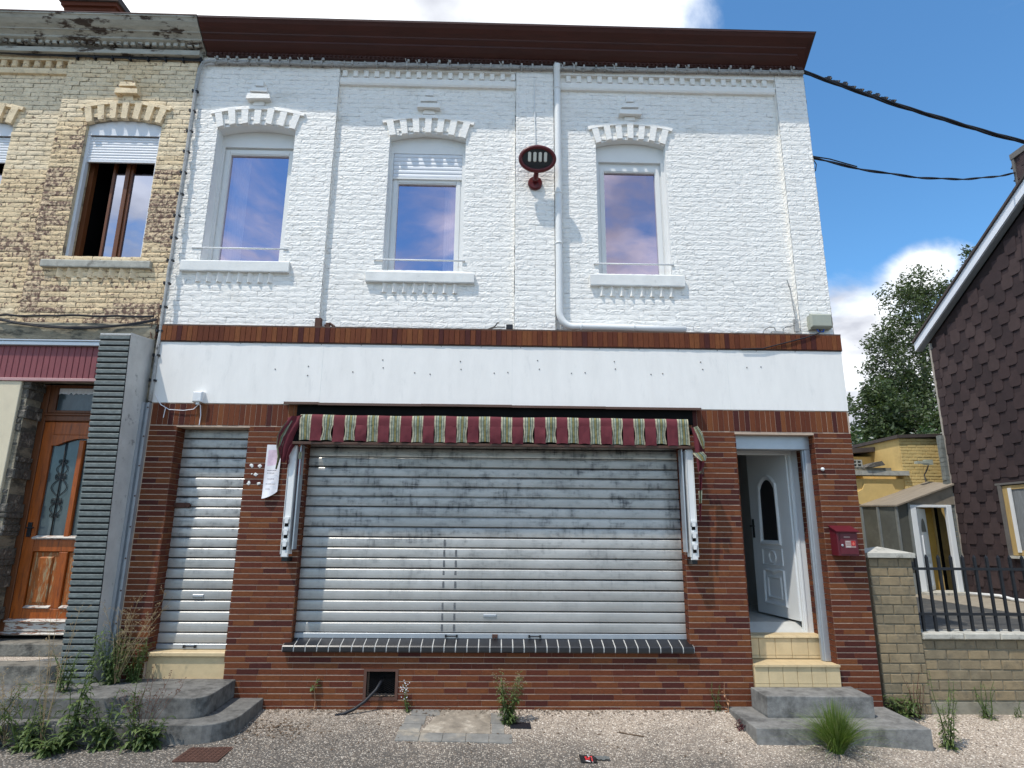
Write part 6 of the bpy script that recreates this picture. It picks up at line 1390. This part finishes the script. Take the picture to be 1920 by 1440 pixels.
q = MB(); q.box(10.30, 10.335, 7.58, 7.62, .5, 2.45); q.build('inner_frame', M['pale_wood'], an)
q = MB(); q.box(10.34, 10.50, 7.70, 7.75, .5, 2.5); q.build('inner_doorway', M['dark'], an)
q = MB(); q.box(9.38, 10.46, 6.80, 7.45, .507, .56); q.build('door_step', M['pale_stone'], an)
# things on the annex
fl2 = thing('floodlight', 'small grey floodlight on a bent arm on the yellow annex wall', 'floodlight', (10.35, 7.8, 3.3))
q = MB(); q.box(10.05, 10.33, 7.50, 7.62, 3.44, 3.50); q.add([(10.05, 7.5, 3.44), (10.33, 7.5, 3.40), (10.33, 7.62, 3.5), (10.05, 7.62, 3.5)], [(0,1,2,3)]); q.box(10.28, 10.46, 7.54, 7.64, 3.42, 3.54); q.build('lamp_head', M['grey_box'], fl2)
q = MB(); q.tube([(10.38, 7.6, 3.42), (10.42, 7.75, 3.3), (10.43, 7.87, 3.2), (10.46, 7.88, 2.95), (10.40, 7.88, 2.86)], .016, 5); q.build('lamp_arm', M['casing'], fl2)
bk = thing('breeze_block', 'grey hollow breeze block lying on the flat roof of the yellow annex', 'block', (8.9, 7.9, 3.36))
q = MB()
for k in range(4): q.box(8.52+k*.115, 8.545+k*.115, 7.8, 7.98, 3.365, 3.55)
for z in (3.365, 3.445, 3.525): q.box(8.545, 8.865, 7.81, 7.98, z, z+.024)
q.build('block_body', M['old_sill'], bk)
q = MB(); q.prism([(8.95, 3.365), (9.15, 3.365), (9.42, 3.42), (9.35, 3.52), (9.1, 3.46)], 7.75, 8.1, 'y'); tag(q.build('rubble', M['rubble'], None), 'lump of dark rubble beside the breeze block on the annex roof', 'rubble')
q = MB(); q.tube([(10.2, 6.7, .56), (10.5, 6.2, .56), (10.35, 5.7, .54), (10.42, 5.2, .54), (10.2, 4.9, .53), (10.1, 4.4, .53), (10.45, 3.8, .53)], .035, 8); tag(q.build('hose', M['pipe'], None, smooth=True), 'white flexible hose lying along the foot of the shingled wall', 'hose')

# ================================================================== SMALL THINGS ON THE PAVEMENT
q = MB(); q.tube([(-1.18, .10, .27), (-1.19, .0, .255), (-1.22, -.05, .20), (-1.32, -.09, .10), (-1.42, -.125, .035), (-1.52, -.15, -.0), (-1.575, -.16, -.012)], .016, 8); q.tube([(-1.575, -.16, -.012), (-1.60, -.165, -.016)], .019, 8); tag(q.build('hose', M['cable_black'], None, smooth=True), 'black hose hanging out of the brown framed cellar vent', 'hose')
mc = thing('manhole_cover', 'rusty brown ribbed iron cover set in the gravel at the lower left', 'manhole cover', (-2.45, -1.12, -.15))
q = MB(); zc = gz(-2.45, -1.1)+.004; q.box(-2.64, -2.27, -1.30, -.965, zc-.04, zc+.002); q.build('cover_plate', M['rust'], mc)
for i in range(9):
    for j in range(8): q = MB(); q.box(-2.625+i*.039, -2.60+i*.039, -1.285+j*.039, -1.26+j*.039, zc+.002, zc+.006); q.build('cover_stud', M['rust'], mc)
lt = thing('litter', 'crushed black, grey and red wrapper lying on the gravel', 'litter', (.89, -1.03, -.13))
def crump(x0, x1, y0, y1, m, name, seed, h=.018, n=7):
    q = MB()
    for i in range(n+1):
        for j in range(n+1):
            x = x0+(x1-x0)*i/n; y = y0+(y1-y0)*j/n; q.v.append((x+.01*mnoise.noise(Vector((j*.9, seed, 1))), y+.01*mnoise.noise(Vector((i*.9, seed, 3))), gz(x, y)+.008+h*abs(mnoise.noise(Vector((x*28, y*28, seed))))))
    for i in range(n):
        for j in range(n): q.f.append((i*(n+1)+j, (i+1)*(n+1)+j, (i+1)*(n+1)+j+1, i*(n+1)+j+1)); q.m.append(0)
    return q.build(name, m, lt)
M['w_black'] = mat('black_wrapper', (.015, .015, .016), .4, .2, 20, .2, 60); M['w_red'] = mat('red_wrapper', (.50, .025, .03), .45, .1, 20, .1, 60); M['w_grey'] = mat('grey_wrapper', (.12, .125, .12), .5, .3, 30, .3, 60); M['w_white'] = mat('white_wrapper', (.72, .68, .66), .5, .05, 20, .1, 60)
crump(.755, .90, -1.11, -.985, M['w_black'], 'wrapper', 1); crump(.80, .865, -1.085, -1.015, M['w_red'], 'red_print', 1, .02); crump(.83, .85, -1.02, -.985, M['w_white'], 'white_print', 1, .022); crump(.80, .865, -1.10, -1.09, M['w_white'], 'white_print', 1, .022); crump(.88, 1.02, -1.055, -.99, M['w_grey'], 'foil', 5, .03)
q = MB(); q.tube(wob((1.20, -.52, gz(1.2, -.52)+.008), (1.42, -.60, gz(1.42, -.6)+.008), 4, 0, .004, 1), .006, 5); tag(q.build('twig', M['debris'], None), 'small dry twig lying on the pale gravel', 'twig')
q = MB(); r_ = random.Random(21); q.box(.16, .36, -.46, -.32, gz(.25, -.4)-.02, gz(.25, -.4)+.012)
tag(q.build('rubber_mat', M['cable_black'], None), 'scrap of black rubber lying beside the weed on the gravel', 'scrap')
for (x, y) in ((.86, -.50), (.85, -.52)): pass
q = MB()
for i in range(1100):
    k = r_.random()
    if k < .45: x = r_.uniform(-2.4, 2.4); y = -abs(r_.gauss(0, .07))-.01
    elif k < .75: x = r_.gauss(-2.05, .22); y = r_.gauss(-.55, .14)
    else: x = r_.uniform(-2.3, 5.2); y = r_.uniform(-1.1, -.05)
    if x > 2.3 and x < 4.2: continue
    if x < -2.35: continue
    s_ = r_.uniform(.006, .022); a = r_.uniform(0, 6.28); z = gz(x, y)+r_.uniform(.002, .010); c, s2 = math.cos(a), math.sin(a)
    q.add([(x-c*s_, y-s2*s_, z), (x-s2*s_*.4, y+c*s_*.4, z+s_*.35), (x+c*s_, y+s2*s_, z+s_*.2), (x+s2*s_*.4, y-c*s_*.4, z+s_*.1)], [(0,1,2,3)])
q.build('leaf_litter', M['debris'], pav, kind='stuff')

# ================================================================== TREES
def leaf_cloud(mb, blobs, n, size, rng, droop=0.0, nm=3):
    """many small leaf sprays spread through lobes of a crown; gaps stay between the sprays"""
    tot = sum(b[3]**2 for b in blobs)
    for (bx, by, bz, br) in blobs:
        k = int(n*br*br/tot); twigs = max(6, int(k/22))
        tips = []
        for _ in range(twigs):
            d = Vector((rng.gauss(0, 1), rng.gauss(0, 1), rng.gauss(0, 1))).normalized()
            rad = br*(rng.uniform(0.25, 1.0)**0.55)*rng.uniform(.85, 1.12)
            tips.append((Vector((bx, by, bz))+Vector((d.x*rad, d.y*rad, d.z*rad*.9)), d))
        for t in range(k):
            p, d = tips[rng.randrange(twigs)]
            s_ = rng.gauss(0, .16)*(.7+br*.25); q = p+Vector((rng.gauss(0, .17), rng.gauss(0, .17), rng.gauss(0, .13)))*(.6+br*.22)
            if droop: q.z -= abs(rng.gauss(0, droop))
            a = Vector((rng.gauss(0, 1), rng.gauss(0, 1), rng.gauss(0, .7)-droop)).normalized(); b = a.orthogonal().normalized(); b = (b*math.cos(t)+a.cross(b)*math.sin(t))
            L_ = size*rng.uniform(.6, 1.4); w_ = L_*rng.uniform(.35, .5)
            mi = 0 if rng.random() < .5 else (1 if rng.random() < .72 else min(2, nm-1))
            mb.add([q-a*L_*.5, q+b*w_*.5, q+a*L_*.5, q-b*w_*.5], [(0,1,2,3)], mi)
def tree(name, label, base, blobs, n, size, leafm, barkm, r0, seed, droop=0.0, limbs=9, group=None):
    t = thing(name, label, 'tree', base, group); rng = random.Random(seed); q = MB()
    top = max(blobs, key=lambda b: b[2]); B = Vector(base); T = Vector(top[:3])
    pts = []; rs = []
    for i in range(9):
        u = i/8; p = B.lerp(T, u); p.x += .25*math.sin(u*5+seed); p.y += .2*math.cos(u*4+seed); pts.append(p); rs.append(r0*(1-u)**.8+.015)
    q.tube(pts, rs, 8)
    for (bx, by, bz, br) in blobs:
        e = Vector((bx, by, bz)); u = max(.15, min(.85, (bz-B.z-br*.9)/(T.z-B.z))); s_ = B.lerp(T, u); i = int(u*8); s_ = pts[i]
        m_ = s_.lerp(e, .5)+Vector((rng.uniform(-.2, .2), 0, rng.uniform(0, .4))); q.tube([s_, m_, e], [rs[i]*.5+.01, rs[i]*.3+.01, .012], 5)
        for _ in range(5):
            d = Vector((rng.gauss(0, 1), rng.gauss(0, 1), rng.gauss(0, .8))).normalized(); q.tube([e.lerp(m_, rng.uniform(0, .6)), e+d*br*.5, e+d*br*.95+Vector((0, 0, -droop))], [.02, .012, .005], 4)
    q.build('trunk', barkm, t, smooth=True)
    q = MB(); leaf_cloud(q, blobs, n, size, rng, droop); q.build('crown', leafm, t)
    return t
def T22(px, py, r): return (18.12+(px-1620)*.0303, 22.0, 10.02-(py-680)*.0292, r*.0303)
tree('birch_tree', 'tall weeping birch tree rising behind the yellow annex', (20.6, 22, -.1),
     [T22(*b) for b in ((1628, 690, 16), (1645, 640, 20), (1690, 560, 30), (1640, 720, 26), (1680, 740, 40), (1732, 530, 38), (1722, 575, 46), (1770, 560, 40), (1705, 625, 48), (1760, 640, 55), (1672, 618, 24), (1655, 655, 24), (1690, 690, 50), (1745, 720, 60), (1637, 672, 12), (1700, 760, 52), (1668, 700, 30), (1760, 800, 50))], 26000, .17, M['birch_leaf'], M['birch_bark'], .20, 3, droop=.22)
tree('leafy_tree', 'dark leafy tree half hidden by the white house corner', (18.0, 19.5, -.1),
     [(17.6, 19.5, 7.0, 1.25), (16.6, 19.5, 6.9, 1.2), (17.3, 19.5, 5.6, 1.25), (16.4, 19.5, 5.3, 1.3), (18.4, 19.6, 6.0, .9), (16.9, 19.3, 7.9, .7), (18.0, 19.4, 4.9, 1.1)], 13500, .19, M['tree_leaf'], M['bark'], .22, 5)
tree('leafy_tree', 'dark leafy tree between the birch and the shingled gable', (19.9, 18.5, -.1),
     [(18.9, 18.5, 6.1, 1.1), (19.4, 18.5, 5.1, 1.2), (20.2, 18.6, 6.2, 1.2), (19.9, 18.5, 7.0, .9), (18.7, 18.3, 4.4, 1.0), (20.6, 18.7, 5.2, 1.3), (21.4, 18.7, 6.3, 1.2)], 13500, .19, M['tree_leaf'], M['bark'], .2, 8)
tree('bushy_tree', 'bushy tree with pale blossom just above the annex roof', (14.8, 15, -.1),
     [(14.2, 15, 4.0, .9), (13.5, 15, 4.2, .9), (14.9, 15.2, 4.6, .8), (15.6, 15, 4.9, .75), (16.4, 15.2, 4.8, .8), (13.9, 14.8, 3.3, .9), (15.0, 14.9, 3.6, .9), (12.9, 15, 4.8, .7)], 9500, .16, M['silver_leaf'], M['bark'], .14, 6)
tree('leafy_tree', 'tree top peeping over the white verge board of the shingled house', (26.5, 22, -.1),
     [(25.35, 22, 15.4, 1.15), (26.0, 22, 14.3, 1.3), (25.0, 22, 13.9, .9), (24.75, 22, 16.3, .42), (24.25, 22, 15.1, .35), (24.0, 22, 14.3, .4)], 3600, .19, M['tree_leaf'], M['bark'], .2, 12)

# ================================================================== WEEDS AND GRASS
def leaf(mb, p, d, L_, w_, mi, curl=.35):
    d = Vector(d).normalized(); s_ = d.cross(Vector((0, 0, 1))); s_ = s_.normalized() if s_.length > .05 else Vector((1, 0, 0)); dn = Vector((0, 0, -1))
    p = Vector(p); m1 = p+d*L_*.4+dn*L_*curl*.1; m2 = p+d*L_*.75+dn*L_*curl*.4; e = p+d*L_+dn*L_*curl*.9
    u_ = Vector((0, 0, w_*.12))
    mb.add([p, m1-s_*w_*.5+u_, m1, m1+s_*w_*.5+u_, m2-s_*w_*.4+u_, m2, m2+s_*w_*.4+u_, e], [(0,2,1),(0,3,2),(1,2,5,4),(2,3,6,5),(4,5,7),(5,6,7)], mi)
def weed(label, base, h, stems, L_, w_, spread, seed, leafm=None, stemm=None, dens=26, lean=(0, 0), group=None, flower=None, bare=0.0, cat='weed', bush=False):
    t = thing('weed', label, cat, base, group); rng = random.Random(seed); qs, ql, qf = MB(), MB(), MB(); B = Vector(base)
    for k in range(stems):
        a = rng.uniform(0, 6.283); hh = h*rng.uniform(.55, 1.0) if k else h
        ex = math.cos(a)*spread*rng.uniform(.3, 1)+lean[0]*hh; ey = math.sin(a)*spread*rng.uniform(.3, 1)*.7+lean[1]*hh
        pts = []; b0 = B+Vector((math.cos(a)*.025, math.sin(a)*.02, -.01))
        for i in range(8):
            u = i/7; pts.append(b0+Vector((ex*u**1.3+.012*math.sin(u*7+k), ey*u**1.3, hh*(u-.12*u*u*(spread/h)))))
        qs.tube(pts, [.0042*(1-u/8)+.0012 for u in range(8)], 4)
        for j in range(int(dens*hh/h)):
            u = rng.uniform(bare, 1.0) if not bush else rng.uniform(bare, 1.0)**.8; i = min(int(u*7), 6); p = pts[i].lerp(pts[i+1], u*7-i)
            th = j*2.4+rng.uniform(-.5, .5); s_ = (1.0-.55*u)*rng.uniform(.65, 1.15)
            leaf(ql, p, (math.cos(th), math.sin(th), rng.uniform(.0, .7)), L_*s_, w_*s_, rng.choice((0, 0, 1, 1, 2)), rng.uniform(.2, .9))
        if flower:
            for j in range(12):
                p = pts[-1]+Vector((rng.gauss(0, .02), rng.gauss(0, .02), rng.uniform(-.08, .03))); qf.add([p, p+Vector((.006, 0, .004)), p+Vector((0, 0, .011)), p+Vector((-.006, 0, .004))], [(0,1,2,3)])
    qs.build('stem', stemm or M['weed_leaf'][1], t); 
    if ql.f: ql.build('foliage', leafm or M['weed_leaf'], t)
    if flower: qf.build('seed_head', flower, t, kind='stuff')
    return t
LG = 'weeds growing in front of the left stone steps'
def gp(x, y): return (x, y, gz(x, y))
weed('tall leafy weed with long toothed leaves in front of the dark pilaster', gp(-3.72, -1.0), 1.02, 6, .18, .042, .20, 1, dens=35)
weed('low sprawling green weed at the far left edge of the pavement', gp(-4.42, -1.0), .58, 11, .15, .030, .34, 2, dens=27)
weed('dense green weed between the tall weed and the left edge', gp(-4.05, -1.03), .56, 10, .15, .034, .32, 3, dens=28)
weed('leafy weed right of the tallest one, leaning over the lower left step', gp(-3.40, -1.0), .50, 9, .15, .038, .28, 4, dens=28)
weed('bushy weed with broad leaves in front of the rounded step corner', gp(-3.02, -.98), .31, 9, .13, .046, .22, 5, dens=25)
weed('slender upright weed in front of the left landing', gp(-3.16, -1.0), .68, 3, .13, .030, .10, 6, dens=28)
weed('low spreading weed in front of the tall one, nearest the camera', gp(-3.78, -1.10), .24, 12, .14, .036, .36, 27, dens=20)
weed('round bushy weed at the foot of the grey pilaster flank', (-3.85, -.20, .285), .54, 20, .095, .026, .22, 7, dens=38, bush=True)
weed('second bushy weed on the landing beside the narrow left shutter', (-3.68, -.12, .285), .44, 14, .085, .024, .18, 17, dens=35, bush=True)
weed('feathery weed at the lower left corner of the ridged pilaster', (-4.12, -.50, .285), .40, 9, .09, .020, .16, 18, dens=28)
# dry flower stalks fanning out of the weeds
def stalks(label, base, n, h, fan, seed, m, lean=0.0, group=None, cat='dry weed'):
    t = thing('dry_weed', label, cat, base, group); rng = random.Random(seed); q = MB(); B = Vector(base); qf = MB()
    for k in range(n):
        a = rng.uniform(-1, 1); hh = h*rng.uniform(.6, 1); e = B+Vector((fan*a+lean*hh, rng.uniform(-.10, .06), hh)); m_ = B.lerp(e, .5)+Vector((rng.uniform(-.04, .04), 0, .06*hh))
        pts = [B+(m_-B)*(i/4)*1.0 if i <= 4 else m_+(e-m_)*((i-4)/4) for i in range(9)]
        q.tube(pts, [.0028-.0002*i for i in range(9)], 4)
        for j in range(9):
            u = rng.uniform(.4, 1); i = min(int(u*8), 7); p = pts[i].lerp(pts[i+1], u*8-i); d = Vector((rng.gauss(0, .05)+.03*a, rng.gauss(0, .03), rng.uniform(.02, .09))); q.tube([p, p+d*.6, p+d], [.0014, .0012, .001], 3)
            for _ in range(3): s_ = p+d*rng.uniform(.6, 1)+Vector((rng.gauss(0, .008),)*3); qf.add([s_, s_+Vector((.005, 0, .005)), s_+Vector((0, 0, .010)), s_+Vector((-.005, 0, .005))], [(0,1,2,3)])
    q.build('stalk', m, t); qf.build('seed_head', m, t, kind='stuff')
    return t
stalks('fan of dry straw coloured stalks in front of the grey pilaster flank', (-3.80, -.22, .285), 13, .88, .36, 3, M['straw'], lean=.18)
M['brown_stalk'] = mat('red_brown_stalk', (.13, .065, .045), .9, .3, 20, 0)
stalks('wispy red brown stalks above the left landing', gp(-3.12, -.95), 9, .62, .22, 4, M['brown_stalk'], lean=.22)
stalks('tall pale dry stalks before the ridged dark pilaster', gp(-3.92, -.99), 7, 1.15, .18, 6, M['straw'], lean=.04)
stalks('thin dry stalks at the far left in front of the old steps', gp(-4.25, -.97), 7, .62, .22, 8, M['straw'], lean=.05)
weed('small sapling with round leaves and orange stem against the red brick plinth', gp(-1.86, -.05), .34, 1, .13, .095, .05, 8, stemm=M['dead_leaf'], dens=9, bare=.55)
weed('thin weed with tiny white flowers right of the cellar vent', gp(-.87, -.06), .28, 3, .06, .018, .06, 9, dens=26, flower=M['paper'])
weed('upright green weed by the cement patch before the shop window', gp(.15, -.33), .50, 13, .11, .026, .13, 10, dens=36, flower=M['straw'])
weed('narrow yellow green weed left of the entrance steps', gp(2.33, -.04), .30, 2, .05, .012, .03, 11, dens=34)
weed('dead tan weed with curled leaves left of the entrance steps', gp(2.46, -.05), .30, 1, .055, .03, .03, 12, leafm=[M['dead_leaf']]*3, stemm=M['dead_leaf'], dens=16)
weed('small wine red weed at the corner of the lowest right step', gp(2.43, -.42), .10, 5, .05, .025, .07, 13, leafm=[M['red_leaf']]*3, stemm=M['red_leaf'], dens=12)
weed('dark broad leaved weed at the foot of the garden pillar', gp(4.28, -.03), .24, 10, .17, .042, .16, 14, dens=20)
weed('thin brown stemmed weed climbing before the garden pillar', gp(4.45, -.02), .48, 8, .05, .014, .12, 15, dens=22, stemm=M['brown_stalk'])
weed('tall pale green feathery weed right of the lowest stone step', gp(4.31, -.66), .70, 7, .10, .020, .13, 16, leafm=[M['weed_leaf'][1], M['weed_leaf'][2], M['weed_leaf'][2]], dens=52)
weed('thin grassy weed against the low garden wall', gp(5.20, -.02), .40, 8, .08, .014, .10, 20, leafm=[M['weed_leaf'][1], M['weed_leaf'][2], M['weed_leaf'][2]], dens=26)
weed('tiny weed sprig at the right end of the garden wall', gp(5.55, .02), .18, 4, .05, .010, .06, 22, dens=16)
weed('thin stalked weed hanging on the cement band beside the pilaster top', (-4.06, .0, 3.98), .50, 4, .05, .016, .05, 23, leafm=[M['debris']]*3, stemm=M['brown_stalk'], dens=24)
def tuft(label, base, n, h, spread, seed, mats=None):
    t = thing('grass_tuft', label, 'grass tuft', base); rng = random.Random(seed); q = MB(); B = Vector(base)
    for k in range(n):
        a = rng.uniform(0, 6.283); r_ = abs(rng.gauss(0, .5)); hh = h*rng.uniform(.45, 1.0); ex = math.cos(a)*spread*min(r_, 1.3); ey = math.sin(a)*spread*.75*min(r_, 1.3)
        b0 = B+Vector((math.cos(a)*.06*rng.random(), math.sin(a)*.05*rng.random(), -.005)); w_ = rng.uniform(.0022, .0042); sx = Vector((-math.sin(a), math.cos(a), 0)) if rng.random() < .5 else Vector((1, 0, 0)); mi = rng.choice((0, 0, 1, 1, 1, 2)); kk = len(q.v); drop = .75*min(r_, 1.2)
        for i in range(6):
            u = i/5; p = b0+Vector((ex*u**1.4, ey*u**1.4, hh*(u-drop*u**2.4*.75))); q.v += [tuple(p-sx*w_*(1-u*.9)), tuple(p+sx*w_*(1-u*.9))]
        for i in range(5): q.f.append((kk+2*i, kk+2*i+1, kk+2*i+3, kk+2*i+2)); q.m.append(mi)
    q.build('grass_blades', mats or M['grass'], t); return t
tuft('dense tuft of bright green grass before the lowest step of the open door', gp(3.13, -.86), 1100, .50, .58, 1)
tuft('small patch of green grass in front of the left weeds', gp(-4.55, -1.0), 160, .22, .20, 2, M['grass'])
